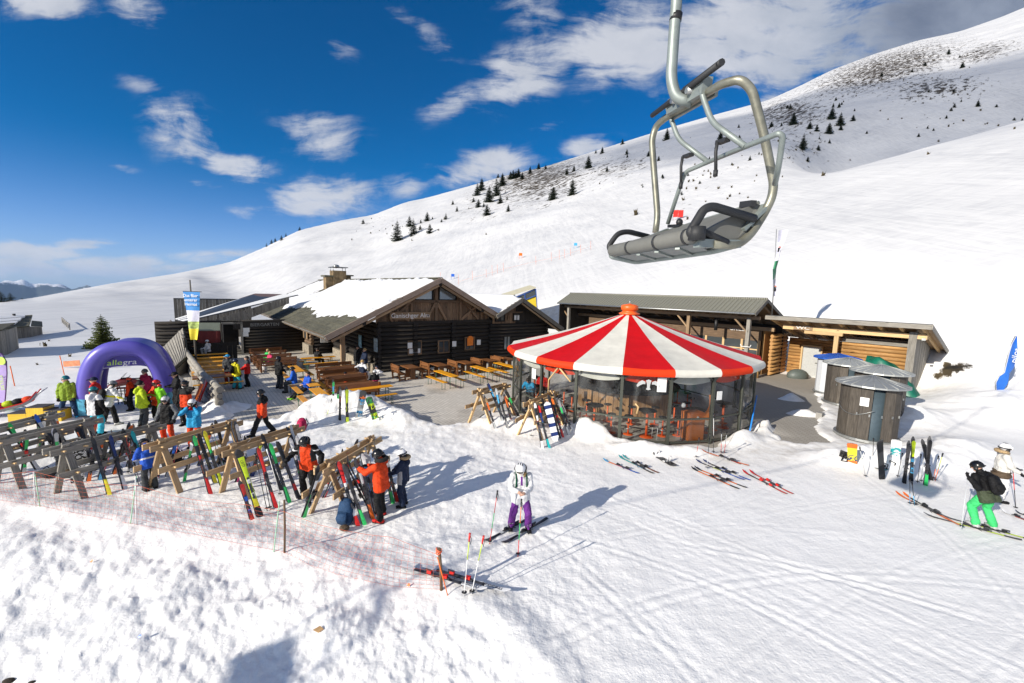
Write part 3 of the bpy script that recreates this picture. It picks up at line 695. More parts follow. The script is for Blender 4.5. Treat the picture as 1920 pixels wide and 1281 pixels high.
    def depth(s, t):
        f = (s-LS)/(RS-LS); e = fbm(s*1.3, t*1.3, 4, 51)
        d = sst(.24+.05*np.sin(t*.5)+.05*sst(31, 27, t)*0, .30, f+.09*e)*sst(.97-.03*np.sin(t*.8), .925, f+.07*fbm(s*2, t*2, 3, 52))*sst(27.15, 27.7, t+.45*e)*sst(59.5, 57, t+e)
        ch = np.sqrt(((s-12.6)/1.7)**2+((t-48.2)/1.3)**2); d = d*sst(.8, 1.15, ch+.2*e)
        d = d*sst(.0, .5, np.hypot((s-8.9)/.35, (t-37)/.5)+.3*e)
        d = d*(1-sst(.35, .1, np.abs(t-44.6-(s-11)*.05))*sst(10.4, 10.8, s)*sst(12.3, 11.9, s))
        return .17*d*(1+.25*e)
    snow_cover('roof_snow', rf, LS, LZ, RS, RZ, 27.0, 60, depth, (150, 330))
    snow_cover('roof_snow', rf, RS, RZ, RR_, RRZ, 27.0, 60, lambda s, t: .26*sst(.12, .3, (s-RS)/(RR_-RS)+.1*fbm(s*1.5, t*1.5, 3, 55))*sst(27.2, 27.7, t)*sst(59.5, 58, t), (30, 80))
    # chimney
    m = MB(); c = G(13.2, 48.2)
    gbox(m, 13.0, 14.35, 47.6, 48.9, 5.0, 7.3, M_STUCCO); gbox(m, 12.3, 13.0, 47.7, 48.8, 4.6, 6.6, M_STUCCO); gbox(m, 14.35, 14.9, 47.8, 48.8, 5.6, 6.75, M_STUCCO)
    chm = m.build('chimney', rf and h)
    m = MB(); gbox(m, 12.9, 14.5, 47.4, 49.1, 7.62, 7.69, M_SHEET)
    for a in (13.05, 14.3):
        for b in (47.7, 48.8): m.cyl(G(a, b, 7.25), G(a, b, 7.64), .03, M_STEEL, 6)
    gbox(m, 12.1, 13.0, 47.4, 49.0, 6.62, 6.78, SHINGLE); gbox(m, 14.35, 15.1, 47.5, 49.0, 6.77, 6.9, SHINGLE); m.ball(G(13.5, 48.2, 7.76), (.35, .35, .2), M_STEEL)
    m.build('chimney_cap', chm)
    # posters on the shaded entrance wall
    for px, py, c, lab in ((676, 640, (.20, .42, .55), 'pale blue poster beside the hut door'), (705, 647, (.35, .45, .48), 'grey poster next to the hut corner')):
        d = ray(px, py); s0 = 10.15; t_, z_ = onS(px, py, s0); m = MB(); m.obox(G(s0-.03, t_, z_), U*.015, V*.3, Z*.45, plain('poster_%d' % px, c, .5, var=.6, sc=5)); tag(m.build('poster'), lab, 'poster')
    for px, py, w, hh, lab in ((608, 638, .3, .2, 'small white notice on the dark wall by the terrace post'), (639, 632, .45, .5, 'white notice board behind the terrace post')):
        s_, z_ = onT(px, py, 37.9); m = MB(); gbox(m, s_-w, s_+w, 37.86, 37.9, z_-hh, z_+hh, M_PAPER); tag(m.build('notice'), lab, 'notice', 'notices on the hut')
n = NT('sky_reflecting_glass'); n.col((.30, .34, .36)); n.set(Roughness=.12, Metallic=.5); M_WINSKY = n.m
alpine_hut()

def annex():
    T0 = 27.7; h = thing('log_annex', 'small dark gabled log annex beside the big hut with snow on its roof', 'hut', G(23, 30))
    AS, AZ = 21.9, 5.05; LS, LZ = 19.35, 3.72; RS, RZ = 26.6, 2.5
    zl = lambda s: LZ+(s-LS)*(AZ-LZ)/(AS-LS); zr = lambda s: AZ+(s-AS)*(RZ-AZ)/(RS-AS)
    m = MB(); logwall(m, G(19.5, T0), G(25.4, T0), 0, 3.0, W_DARK, .28, .22); logwall(m, G(25.4, T0), G(25.4, 40), 0, 3, W_DARK, .28, .22); gbox(m, 19.5, 25.3, T0+.14, T0+.2, 0, 3, M_DARKIN); m.build('wall', h)
    m = MB(); boards(m, G(19.6, T0), G(AS, T0), lambda f: zl(19.6+(AS-19.6)*f)-.25, 3.0, W_BROWN, .18); boards(m, G(AS, T0), G(25.4, T0), lambda f: zr(AS+(25.4-AS)*f)-.25, 3.0, W_DARK, .18)
    m.build('gable_boarding', h)
    m = MB(); gbox(m, 19.6, 22.6, T0-.12, T0-.03, 3.85, 3.95, W_BROWN); gbox(m, 21.1, 21.2, T0-.12, T0-.03, 3.3, 4.3, W_BROWN); m.build('gable_timbers', h)
    window_part(h, 20.3, 3.5, T0-.06, .8, .5); window_part(h, 22.0, 3.5, T0-.06, .6, .5, curtain=.8)
    s_, z_ = onT(951, 643, T0-.2); window_part(h, s_, z_, T0-.14, .6, 1.0, W_DARK, M_WINSKY)
    m = MB(); roof_slab(m, LS, LZ, AS, AZ, 26.8, 46, .2, W_DARK); roof_slab(m, RS, RZ, AS+.02, AZ, 26.8, 46, .2, W_DARK); roof_rows(m, LS, LZ, AS, AZ, 26.82, 46, SHINGLE, 7); roof_rows(m, RS, RZ, AS, AZ, 26.82, 46, SHINGLE, 12)
    rf = m.build('roof', h)
    m = MB(); m.beam(G(LS, 26.74, LZ-.1), G(AS, 26.74, AZ-.1), .08, .3, W_GREYD); m.beam(G(AS, 26.74, AZ-.1), G(RS, 26.74, RZ-.1), .08, .3, W_GREYD); m.beam(G(AS, 26.85, AZ-.4), G(RS-.3, 26.85, RZ-.32), .06, .13, W_TAN); m.build('barge_board', h)
    d = lambda s, t: .38*sst(27.0, 27.8, t+.5*fbm(s, t, 3, 57))*sst(45.8, 45, t)
    snow_cover('roof_snow', rf, LS, LZ, AS, AZ, 26.9, 46, lambda s, t: d(s, t)*sst(1.02, .9, (s-LS)/(AS-LS)), (20, 50)); snow_cover('roof_snow', rf, AS, AZ, RS, RZ, 26.9, 46, lambda s, t: d(s, t)*sst(.1, .35, (s-AS)/(RS-AS))*sst(.9, .75, (s-AS)/(RS-AS)), (24, 50))
annex()

def yellow_cabin():
    Y0 = 50.0
    def q(px, py, dy=0): return atY(px, py, Y0+dy)
    h = thing('lift_cabin', 'small yellow and blue cabin with a slanting beige roof behind the annex', 'cabin', (1.5, 51, gz(1.5, 51)-1))
    YEL = plain('yellow_panel', (.75, .55, .03), .5); BLU = plain('blue_frame', (.04, .10, .35), .4); BEI = plain('beige_roof', (.55, .51, .36), .6)
    m = MB(); P = [q(962, 590), q(1008, 590), q(1004, 541), q(962, 559)]; m.prism(P, (0, 3.0, 0), YEL); b = m.build('body', h)
    m = MB(); a0 = [Vector(p)+Vector((0, -.03, 0)) for p in (q(966, 562), q(1000, 549), q(1001, 546), q(967, 558.5))]
    W4 = [q(965, 570), q(1004, 555), q(1003.5, 543.5), q(965, 559.5)]; m.prism([Vector(p)+Vector((0, -.05, 0)) for p in W4], (0, .04, 0), M_GLASS); m.build('window', h)
    m = MB()
    for p0, p1 in ((q(964, 570), q(1005, 554)), (q(964, 559), q(1004, 542)), (q(1004.5, 542), q(1008, 590)), (q(984, 551), q(986, 590))): m.beam(Vector(p0)-Vector((0, .08, 0)), Vector(p1)-Vector((0, .08, 0)), .1, .12, BLU, up=(0, 1, 0))
    m.build('frame', h)
    m = MB(); m.prism([q(938, 561, -.3), q(1005, 540, -.3), q(1005, 538.3, -.3), q(938, 559.5, -.3)], (-.6, 3.8, .25), BEI); m.prism([q(940, 561), q(966, 553), q(966, 556), q(940, 563)], (-.5, 3, .1), BEI); m.build('roof', h)
yellow_cabin()

# ------------------------------------------------------------------ grill hut and toilet hut
M_CORR = corrug('grey_corrugated_roof', (.20, .20, .17), (.28, .27, .21), 42)
def tAt(px, s):   # t on the line s=const seen under pixel column px (near the horizon)
    return onS(px, 620, s)[0]
def grill_hut():
    h = thing('grill_hut', 'long timber grill hut with a corrugated roof on tall posts behind the striped bar', 'hut', G(33, 20))
    FS, FZ, PS, PZ, BS, BZ = 30.4, 4.55, 32.1, 5.45, 39, 2.6; t0, t1 = 12.6, 31.5
    m = MB(); roof_slab(m, FS, FZ, PS, PZ, t0, t1, .06, W_TAN); roof_slab(m, BS, BZ, PS+.01, PZ, t0, t1, .06, W_TAN)
    m.prism([G(FS-.06, t0-.05, FZ+.0), G(PS, t0-.05, PZ+.04), G(PS, t0-.05, PZ+.08), G(FS-.06, t0-.05, FZ+.04)], V*(t1-t0+.1), M_CORR)
    m.prism([G(BS, t0-.05, BZ+.02), G(PS, t0-.05, PZ+.04), G(PS, t0-.05, PZ+.08), G(BS, t0-.05, BZ+.06)], V*(t1-t0+.1), M_CORR)
    for k_ in range(64):
        tt = t0+.1+(t1-t0-.2)*k_/63; m.beam(G(FS-.06, tt, FZ+.055), G(PS, tt, PZ+.095), .1, .035, M_CORR)
    m.tube([G(PS, t0-.05, PZ+.1), G(PS, t1, PZ+.1)], .09, M_CORR, 8); rf = m.build('roof', h)
    m = MB(); m.tube([G(FS-.1, t0-.05, FZ-.02), G(FS-.1, t1, FZ-.02)], .06, M_STEEL, 8); m.build('gutter', h)
    m = MB(); m.beam(G(FS-.05, t0-.08, FZ-.06), G(PS, t0-.08, PZ-.02), .05, .22, W_GREYD); m.beam(G(PS, t0-.08, PZ-.02), G(35.2, t0-.08, PZ-.413*3.1-.02), .05, .22, W_GREYD); m.build('barge_board', h)
    m = MB(); sl_ = (PZ-BZ)/(BS-PS)
    for k_ in range(15):
        tt = t0+.35+k_*1.3; m.beam(G(PS-.1, tt, PZ-.16), G(BS-.8, tt, BZ+.8*sl_-.16), .1, .2, W_TAN); m.beam(G(FS+.1, tt, FZ-.1), G(PS, tt, PZ-.14), .1, .14, W_TAN)
    m.build('rafters', h)
    m = MB(); gbox(m, 31.25, 31.45, t0, t1, 4.1, 4.32, W_TAN); gbox(m, 33.3, 33.5, t0-.2, t1, 3.25, 3.5, W_TAN); m.build('beam', h)
    for px in (1065, 1290, 1403):
        tt = tAt(px, 31.3); m = MB(); gbox(m, 31.2, 31.45, tt-.12, tt+.12, -.06, 4.2, W_GREY if px != 1290 else W_TAN)
        m.beam(G(31.33, tt+.1, 3.2), G(31.33, tt+1.0, 4.1), .1, .1, W_TAN, up=U)
        if px == 1403: m.tube([G(31.1, tt-.35, 2.35), G(31.1, tt-.3, 2.2), G(31.1, tt+.3, 2.2), G(31.1, tt+.35, 2.35)], .03, M_WHITE, 6)
        m.build('post', h)
    # serving front: log corner, glazed counter, GRILL board
    m = MB(); gbox(m, 35.5, 35.7, t0, t1, -.06, 3.6, W_DARK); m.prism([G(30.6, t1-.1, -.06), G(38.8, t1-.1, -.06), G(38.8, t1-.1, 2.6), G(32.1, t1-.1, 5.3), G(30.6, t1-.1, 4.5)], V*.08, W_DARK); gbox(m, 33.9, 35.6, 13.2, 13.35, -.06, 3.3, W_LOGW)
    logwall(m, G(33.9, t0+.1), G(36.6, t0+.1), 0, 3.0, W_LOGW, .27, .18, .1); m.build('wall', h)
    m = MB(); gbox(m, 33.5, 33.62, 13.3, 30, 2.45, 3.25, W_BROWN); sb = m.build('sign_board', h)
    t_, z_ = onS(1382, 617, 33.46); text_mesh('GRILL', .36, M_WHITE, frame4(G(33.47, t_, z_), -V, Z), 'lettering', sb, .008, sx=1.25)
    m = MB()
    for tt in (13.4, 14.6, 16.0, 17.4, 18.8, 20.5, 22.5, 25): gbox(m, 33.45, 33.6, tt-.08, tt+.08, 0, 2.5, W_PALE)
    for zz in (1.0, 1.75): gbox(m, 33.5, 33.58, 13.4, 18.8, zz, zz+.08, W_PALE)
    gbox(m, 33.2, 33.9, 14.6, 25, .9, .98, W_PALE); m.build('counter_frame', h)
    m = MB(); gbox(m, 33.52, 33.54, 13.5, 25, 1.1, 2.45, M_GLASS); m.build('counter_glass', h)
    t_, z_ = onS(1350, 612, 31.0); m = MB(); m.cyl(G(31.8, t_+.7, 3.1), G(31.8, t_+.7, 4.0), .12, M_BLACK); m.build('heater', h)
    for k_ in range(3):
        c = thing('firewood_log', 'stacked split log stool before the grill, %s' % ('nearest the toilet door', 'in the middle', 'nearest the post')[k_], 'log', G(32.2, 12.9+k_*.55, -.06), 0, 'log stools by the grill')
        m = MB(); m.tube([(0, 0, 0), (0, 0, .5), (0, 0, 1.05)], [.2, .19, .21], W_LOGW, 9); m.build('trunk', c, world=False); m = MB(); m.lathe([(.0, 1.085), (.23, 1.08), (.23, 1.05), (.0, 1.05)], W_PALE, seg=12); m.build('seat', c, world=False)
grill_hut()
def toilet_hut():
    h = thing('toilet_hut', 'pale new timber toilet hut with a lean-to roof and honey coloured log walls', 'hut', G(35, 8))
    FS, FZ, BS, BZ = 31.9, 4.36, 38.6, 2.55; t0, t1 = 4.2, 12.5; sl_ = (FZ-BZ)/(BS-FS); rz_ = lambda s: FZ-(s-FS)*sl_
    m = MB(); m.prism([G(FS, t0, FZ), G(BS, t0, BZ), G(BS, t0, BZ+.06), G(FS, t0, FZ+.06)], V*(t1-t0), W_TAN)
    m.prism([G(FS-.03, t0-.04, FZ+.064), G(BS, t0-.04, BZ+.064), G(BS, t0-.04, BZ+.1), G(FS-.03, t0-.04, FZ+.1)], V*(t1-t0), M_SHEET); m.build('roof', h)
    m = MB(); gbox(m, FS-.05, FS-.003, t0, t1, FZ-.2, FZ+.06, W_GREY); m.beam(G(FS-.05, t0-.03, FZ-.06), G(BS, t0-.03, BZ-.06), .05, .26, W_GREY)
    m.build('fascia', h)
    m = MB()
    for k_ in range(9):
        tt = t0+.35+k_*.95; m.beam(G(FS+.03, tt, FZ-.11), G(BS-.3, tt, rz_(BS-.3)-.11), .11, .2, W_PALE)
    m.build('rafters', h)
    bz = 3.68; m = MB(); gbox(m, 32.85, 33.09, t0+.25, 11.7, bz-.14, bz+.14, W_PALE); gbox(m, 32.85, 33.09, 8.3, 10.4, bz-.34, bz-.145, W_PALE); bm2 = m.build('beam', h)
    t_, z_ = onS(1505, 622, 32.84); m = MB(); gbox(m, 32.8, 32.845, t_-.55, t_+.55, bz-.13, bz+.16, W_TAN); sb = m.build('sign_board', bm2)
    M_SIGNW = M_WHITE; text_mesh('WC', .27, M_SIGNW, frame4(G(32.79, t_, bz+.01), -V, Z), 'sign_lettering', h, .006, sx=1.7)
    tt = onS(1566, 660, 33.0)[0]; m = MB(); gbox(m, 32.88, 33.08, tt-.12, tt+.12, -.06, bz-.35, W_PALE); m.build('post', h)
    m = MB(); boards(m, G(37.8, 4.9), G(33.0, 4.9), lambda f: rz_(37.8-4.8*f)-.02, -.1, W_GREY, .2); gbox(m, 32.8, 33.1, 4.85, 5.2, -.1, rz_(33)-.15, W_GREY); m.build('side_wall', h)
    m = MB(); logwall(m, G(33.9, 5.2), G(33.9, 8.5), -.05, 2.95, W_LOGW, .23, .16, .05); logwall(m, G(33.9, 8.5), G(36.7, 8.5), -.05, 2.7, W_LOGW, .23, .16, .05); logwall(m, G(36.7, 8.6), G(36.7, 12.5), -.05, 2.7, W_LOGW, .23, .16, 0)
    gbox(m, 34.0, 34.08, 5.2, 8.5, -.05, 3.3, W_TAN)
    m.build('wall', h)
    m = MB(); gbox(m, 33.72, 33.86, 5.2, 8.5, 2.95, 3.15, W_GREYD); m.build('wall_plate', h)
    ta, tb = onS(1503, 690, 36.5)[0], onS(1537, 690, 36.5)[0]; ta, tb = max(ta, tb), min(ta, tb)
    m = MB(); gbox(m, 36.45, 36.52, tb, ta, -.05, 2.15, plain('grey_door', (.42, .43, .42), .5)); d = m.build('door', h); m = MB(); m.tube([G(36.4, tb+.15, 1.0), G(36.38, tb+.3, 1.0)], .02, M_BLACK, 6); gbox(m, 36.42, 36.45, tb+.1, tb+.16, .85, 1.12, M_BLACK); m.build('handle', d)
    m = MB(); gbox(m, 36.3, 36.52, ta, ta+.1, -.05, 2.25, W_PALE); gbox(m, 36.3, 36.52, tb-.1, tb, -.05, 2.25, W_PALE); gbox(m, 36.3, 36.52, tb-.1, ta+.1, 2.16, 2.26, W_PALE); m.build('door_frame', h)
    m = MB(); m.box(G(32.3, t0+.3, bz-.1), (.1, .16, .12), M_STEEL, GA); m.build('floodlight', h)
    c = thing('doormat_tarp', 'dark grey covered heap beside the toilet door', 'cover', G(35.0, 11.2)); m = MB(); m.ball(G(35.0, 11.2, .1), (.75, .5, .5), plain('grey_tarp', (.10, .12, .11), .5, bump=.4), 14, 8); m.build('cover', c)
toilet_hut()

# ------------------------------------------------------------------ beer garden porch on the left
def porch():
    T0 = 40.4; h = thing('beer_garden_porch', 'grey plank beer garden porch with a slanting glass roof left of the hut', 'porch', G(3, 42))
    def P(px, py, t=T0): s_, z_ = onT(px, py, t); return G(s_, t, z_)
    m = MB(); a, b = P(392, 603), P(542, 556); fz = lambda f: a.z+(b.z-a.z)*f; b0 = P(542, 569).z; a0 = P(392, 606).z
    boards(m, (a.x, a.y, 0), (b.x, b.y, 0), fz, 0, W_GREYD, .22, botf=lambda f: min(fz(f)-.05, 2.75+(b0-2.75)*max(0, (f-.42)/.58))); m.build('plank_wall', h)
    m = MB(); sb_, _ = onT(528, 650, T0); sa_, _ = onT(455, 650, T0); logwall(m, G(sa_, T0), G(8.6, T0), 0, 2.75, W_DARK, .25, .18, 0); s1_, _ = onT(420, 650, T0); logwall(m, G(-1.5, T0), G(s1_-.1, T0), 0, 2.75, W_DARK, .25, .18, 0); wl = m.build('wall', h)
    s_, z_ = onT(497, 609, T0-.2); m = MB(); gbox(m, s_-2.2, s_+1.7, T0-.2, T0-.14, z_-.33, z_+.33, W_DARK); sb = m.build('sign_board', h); text_mesh('BIERGARTEN', .36, plain('faded_white_letters', (.22, .22, .21), .7), frame4(G(s_, T0-.21, z_), U, Z), 'lettering', sb, .006)
    m = MB(); gbox(m, s1_-.12, s1_, T0-.2, T0, 0, 2.55, W_GREY); gbox(m, sa_-.1, sa_+.05, T0-.2, T0, 0, 2.55, W_GREY); gbox(m, s1_-.12, sa_+.05, T0-.2, T0, 2.45, 2.6, W_GREY); fr = m.build('door_frame', h)
    m = MB(); gbox(m, s1_, sa_, T0+2.6, T0+2.7, 0, 2.5, W_DARK); 
    for i in range(4): gbox(m, s1_, sa_, T0+.4+i*.5, T0+.9+i*.5, -.05, .06+i*.12, W_GREY)
    m.build('steps', h)
    for px, py in ((462, 619), (460, 627)):
        q, zq = onT(px, py, T0-.2); m = MB(); gbox(m, q-.22, q+.22, T0-.2, T0-.18, zq-.18, zq+.18, M_PAPER); tag(m.build('notice'), 'white paper notice on the dark porch wall by its doorway, %s' % ('upper one' if py < 622 else 'lower one'), 'notice')
    # glass roof with white bars falling to the left
    m = MB(); aR, aL = P(478, 551, 47), P(328, 598, 45.5)
    R0, L0 = P(560, 553, 43.5), P(345, 603, T0)
    def rp(f, g): # f along the fall, g across
        return (R0.lerp(L0, f)).lerp(aR.lerp(aL, f), g)
    m.prism([rp(0, 0), rp(1, 0), rp(1, 1), rp(0, 1)], (0, 0, -.06), M_SHEET); 
    rr_ = m.build('roof', h); m = MB()
    for g0, g1, f0 in ((.02, .36, .0), (.46, .66, .22), (.74, .97, .22)): m.prism([rp(f0, g0)+Z*.03, rp(1, g0)+Z*.03, rp(1, g1)+Z*.03, rp(f0, g1)+Z*.03], (0, 0, -.028), M_WHITE)
    m.prism([rp(0, .3)+Z*.03, rp(.22, .3)+Z*.03, rp(.22, 1)+Z*.03, rp(0, 1)+Z*.03], (0, 0, -.028), plain('brown_sheet', (.13, .085, .07), .5)); m.build('roof_panels', rr_)
    m = MB(); c0, c1 = P(325, 560, 49), P(470, 562, 49); boards(m, (c0.x, c0.y, 0), (c1.x, c1.y, 0), lambda f: c0.z+(c1.z-c0.z)*f, 0.5, W_GREYD, .25); m.beam(c0, c1, .12, .1, M_SHEET); m.build('rear_wall', h)
    m = MB(); e0 = at(322, 640); e1 = at(349, 690)
    for i in range(12): p = e0.lerp(e1, i/11); m.box((p.x, p.y, 1.0), (.07, .07, 2.0), W_DARK)
    m.beam((e0.x, e0.y, 2.0), (e1.x, e1.y, 2.0), .1, .1, W_GREY); m.beam((e0.x, e0.y, .15), (e1.x, e1.y, .15), .08, .1, W_DARK); tag(m.build('slat_railing'), 'dark slatted railing along the left edge of the beer garden', 'railing')
    # stall with a striped canopy and a red cloth
    st = thing('drinks_stall', 'little stall with a ribbed green canopy and a dark red cloth below the flag', 'stall', G(0, 38.6)); t2 = 38.6
    M_CAN = corrug('ribbed_green_canopy', (.34, .38, .28), (.42, .45, .34), 60, 0)
    p0, p1, p2, p3 = P(368, 606, t2+.8), P(413, 606, t2+.8), P(415, 620, t2), P(367, 620, t2); m = MB()
    for k_ in range(26):
        a_, b_ = p0.lerp(p1, k_/26), p3.lerp(p2, k_/26); c_, d_ = p0.lerp(p1, (k_+.62)/26), p3.lerp(p2, (k_+.62)/26); m.prism([a_, b_, d_, c_], (0, 0, .035), M_CAN)
    m.prism([p0, p3, p2, p1], (0, 0, -.03), W_GREYD); m.build('canopy', st)
    q0, q1 = P(367, 621, t2), P(415, 621, t2); m = MB(); rows = []
    for i in range(6): rows.append([q0.lerp(q1, j/10)-Z*(.15*i*(1+.35*math.sin(pi*j/10)))+V*(-.05*math.sin(j*1.7)) for j in range(11)])
    m.grid(rows, plain('dark_red_cloth', (.16, .022, .02), .8)); m.build('cloth', st)
    m = MB(); w0, w1 = P(340, 640, t2-.3), P(444, 640, t2-.3); boards(m, (w0.x, w0.y, 0), (w1.x, w1.y, 0), lambda f: 1.25, 0, W_DARK, .3); m.build('counter', st)
    for px in (367, 415): pp = P(px, 625, t2); m = MB(); m.box((pp.x, pp.y, 1.3), (.09, .09, 2.6), W_DARK); m.build('post', st)
porch()

# small shed with a tilted shingle roof, log fence, left barn
def small_stuff():
    sh = thing('low_shed', 'low shed with one steep grey shingled roof outside the terrace fence', 'shed', (-21.5, 26.5, 0))
    m = MB(); Pp = [atY(343, 616, 30.5), atY(351, 668, 27.0), atY(326, 690, 25.0), atY(304, 654, 28.5)]; m.prism(Pp, (.05, .08, -.12), SHINGLE)
    for i in range(9):
        a_ = Pp[0].lerp(Pp[3], i/9); b_ = Pp[1].lerp(Pp[2], i/9); c_ = Pp[0].lerp(Pp[3], (i+1)/9-.01); d_ = Pp[1].lerp(Pp[2], (i+1)/9-.01); m.prism([a_+Vector((0, -.03, .05)), b_+Vector((0, -.03, .05)), d_+Vector((0, -.03, .02)), c_+Vector((0, -.03, .02))], (0, .02, -.03), W_GREY)
    m.build('roof', sh); m = MB(); m.poly([Pp[2]+Vector((.1, .1, -.1)), Pp[1]+Vector((.1, .1, -.1)), (Pp[1].x+.1, Pp[1].y+.1, 0), (Pp[2].x+.1, Pp[2].y+.1, 0)], W_GREYD); m.poly([(Pp[0].x, Pp[0].y, 0), (Pp[3].x, Pp[3].y, 0), Pp[3]-Z*.12, Pp[0]-Z*.12], W_GREYD); m.poly([(Pp[3].x+.2, Pp[3].y, 0), (Pp[2].x+.2, Pp[2].y, 0), Pp[2]-Z*.12, Pp[3]-Z*.12], W_GREYD); m.build('wall', sh)
    f = thing('log_fence', 'weathered fence of thick logs along the left side of the terrace', 'fence', (-15, 22, 0))
    pts = [at(412, 772), at(378, 732), at(352, 692), at(330, 655)]
    for i in range(3):
        a_, b_ = pts[i], pts[i+1]
        for j, z_ in enumerate((.18, .45, .74, 1.02)):
            m = MB(); k1, k2 = random.uniform(-.04, .04), random.uniform(-.04, .04); ov = (b_-a_).normalized()*.18
            q = [a_.lerp(b_, f_) for f_ in (0, .3, .65, 1)]; zz = [z_+k1, z_+.02, z_-.03, z_+k2]
            q[0] = q[0]-ov; q[3] = q[3]+ov
            m.tube([(p.x+random.uniform(-.02, .02)+j % 2*.05, p.y, zz[w_]) for w_, p in enumerate(q)], [.15, .14, .145, .13] if j == 3 else [.12, .13, .12, .12], W_GREY, 9); m.build('rail', f)
    for p in pts: m = MB(); m.tube([(p.x, p.y-.05, -.1), (p.x+.02, p.y-.05, 1.0)], .13, W_GREYD, 9); m.build('post', f)
    b = thing('hay_barn', 'old grey plank barn with snow on its flat roof on the left meadow', 'barn', (-46, 40, 0))
    def q(px, py, Y): return atY(px, py, Y)
    m = MB(); boards(m, at(-60, 648), at(58, 632), lambda f_: 1.05, -.3, W_GREYD, .35); boards(m, at(58, 632), at(79, 627), lambda f_: 1.0-.25*f_, -.3, W_GREYD, .35); m.build('wall', b)
    e0, e1 = at(-60, 648), at(60, 632); bk = Vector((-5.6, 5.2, 0))
    m = MB(); m.prism([e0+Z*1.1+Vector((0, -.4, -.08)), e1+Z*1.1+Vector((.3, -.4, -.08)), e1+bk+Z*1.6, e0+bk+Z*1.6], (0, 0, .12), SHINGLE)
    e2 = at(80, 627); m.prism([e1+Z*1.02, e2+Z*.78+Vector((.3, -.2, 0)), e2+bk*.5+Z*.95, e1+bk*.5+Z*1.25], (0, 0, .1), SHINGLE); rf = m.build('roof', b)
    m = MB()
    for k_ in range(3):
        a_ = e0.lerp(e0+bk, .12+.3*k_)+Z*(1.22+.5*(.12+.3*k_)); c_ = e1.lerp(e1+bk, .12+.3*k_)+Z*(1.22+.5*(.12+.3*k_)); g_ = bk*.22+Z*.11; L_ = c_-a_
        m.prism([a_, a_+L_*(.72+.07*k_), a_+L_*(.76+.05*k_)+g_, a_+g_], (0, 0, .14), M_SNOWR)
    m.build('roof_snow', rf); m = MB(); pp = e1.lerp(e0, .35)+bk*.9+Z*1.5; m.cyl(pp, pp+Z*.5, .12, M_BLACK); m.build('chimney', rf)
    b2 = thing('shed', 'narrow grey plank lean-to in front of the old barn', 'shed', at(0, 668)); m = MB(); boards(m, at(-60, 675), at(13, 665), lambda f_: 1.75, -.3, W_GREY, .3); a_, c_ = at(-60, 675), at(13, 665); boards(m, c_, c_+Vector((-2.6, 3, 0)), lambda f_: 1.75, -.3, W_GREY, .3); m.build('wall', b2)
    m = MB(); m.prism([a_+Z*1.78+Vector((0, -.2, 0)), c_+Z*1.78+Vector((.1, -.2, 0)), c_+Vector((-2.9, 3.2, 1.95)), a_+Vector((-2.9, 3.2, 1.95))], (0, 0, .1), SHINGLE); m.build('roof', b2)
small_stuff()
# ------------------------------------------------------------------ terrace furniture
M_GREEN = plain('green_steel', (.02, .13, .07), .4, .3)
def beer_table():
    t = thing('beer_table', 'x', 'table'); m = MB(); m.box((0, 0, .745), (2.2, .5, .03), W_BEER); m.build('tabletop', t, False)
    for e in (-1, 1):
        m = MB(); x = e*.85
        for y in (-.19, .19): m.tube([(x, y, .73), (x, y*1.02, 0)], .016, M_GREEN, 6)
        m.tube([(x, -.19, .06), (x, .19, .06)], .012, M_GREEN, 6); m.tube([(x, -.19, .68), (x, .19, .68)], .012, M_GREEN, 6); m.tube([(x, 0, .66), (x-e*.3, 0, .73)], .012, M_GREEN, 6); m.build('leg', t, False)
    return t
def beer_bench():
    t = thing('beer_bench', 'x', 'bench'); m = MB(); m.box((0, 0, .46), (2.2, .26, .028), W_BEER); m.build('seat', t, False)
    for e in (-1, 1):
        m = MB(); x = e*.85
        for y in (-.1, .1): m.tube([(x, y, .45), (x, y, 0)], .014, M_GREEN, 6)
        m.tube([(x, -.1, .05), (x, .1, .05)], .011, M_GREEN, 6); m.tube([(x, 0, .4), (x-e*.25, 0, .45)], .011, M_GREEN, 6); m.build('leg', t, False)
    return t
def wood_table(L=2.2):
    t = thing('wooden_table', 'x', 'table'); m = MB()
    for i in range(4): m.box((0, -.3+.2*i, .755), (L, .19, .045), W_SEAT)
    m.build('tabletop', t, False)
    for e in (-1, 1):
        m = MB(); x = e*(L/2-.28); m.box((x, 0, .36), (.09, .3, .7), W_SEAT); m.box((x, 0, .04), (.1, .7, .08), W_SEAT); m.box((x, 0, .70), (.1, .66, .07), W_SEAT); m.build('leg', t, False)
    return t
def wood_bench(L=2.2):
    t = thing('wooden_bench', 'x', 'bench'); m = MB()
    m.box((0, -.1, .45), (L, .18, .04), W_SEAT); m.box((0, .1, .45), (L, .18, .04), W_SEAT); m.build('seat', t, False)
    m = MB(); m.obox((0, .29, .86), (L/2, 0, 0), (0, .012, .004), (0, -.02, .1), W_SEAT); m.obox((0, .26, .64), (L/2, 0, 0), (0, .012, .004), (0, -.012, .07), W_SEAT); m.build('backrest', t, False)
    for e in (-1, 1):
        m = MB(); x = e*(L/2-.1); m.beam((x, -.16, 0), (x, -.15, .43), .07, .09, W_SEAT, up=(0, 1, 0)); m.beam((x, .2, 0), (x, .30, .95), .07, .09, W_SEAT, up=(0, 1, 0)); m.beam((x, -.2, .4), (x, .25, .4), .07, .07, W_SEAT); m.beam((x, -.15, .1), (x, .2, .1), .05, .06, W_SEAT); m.build('leg', t, False)
    return t
KIT = {'bt': [beer_table, 0], 'bb': [beer_bench, 0], 'wt': [wood_table, 0], 'wb': [wood_bench, 0], 'st': [lambda: wood_table(1.3), 0], 'sb': [lambda: wood_bench(1.25), 0]}
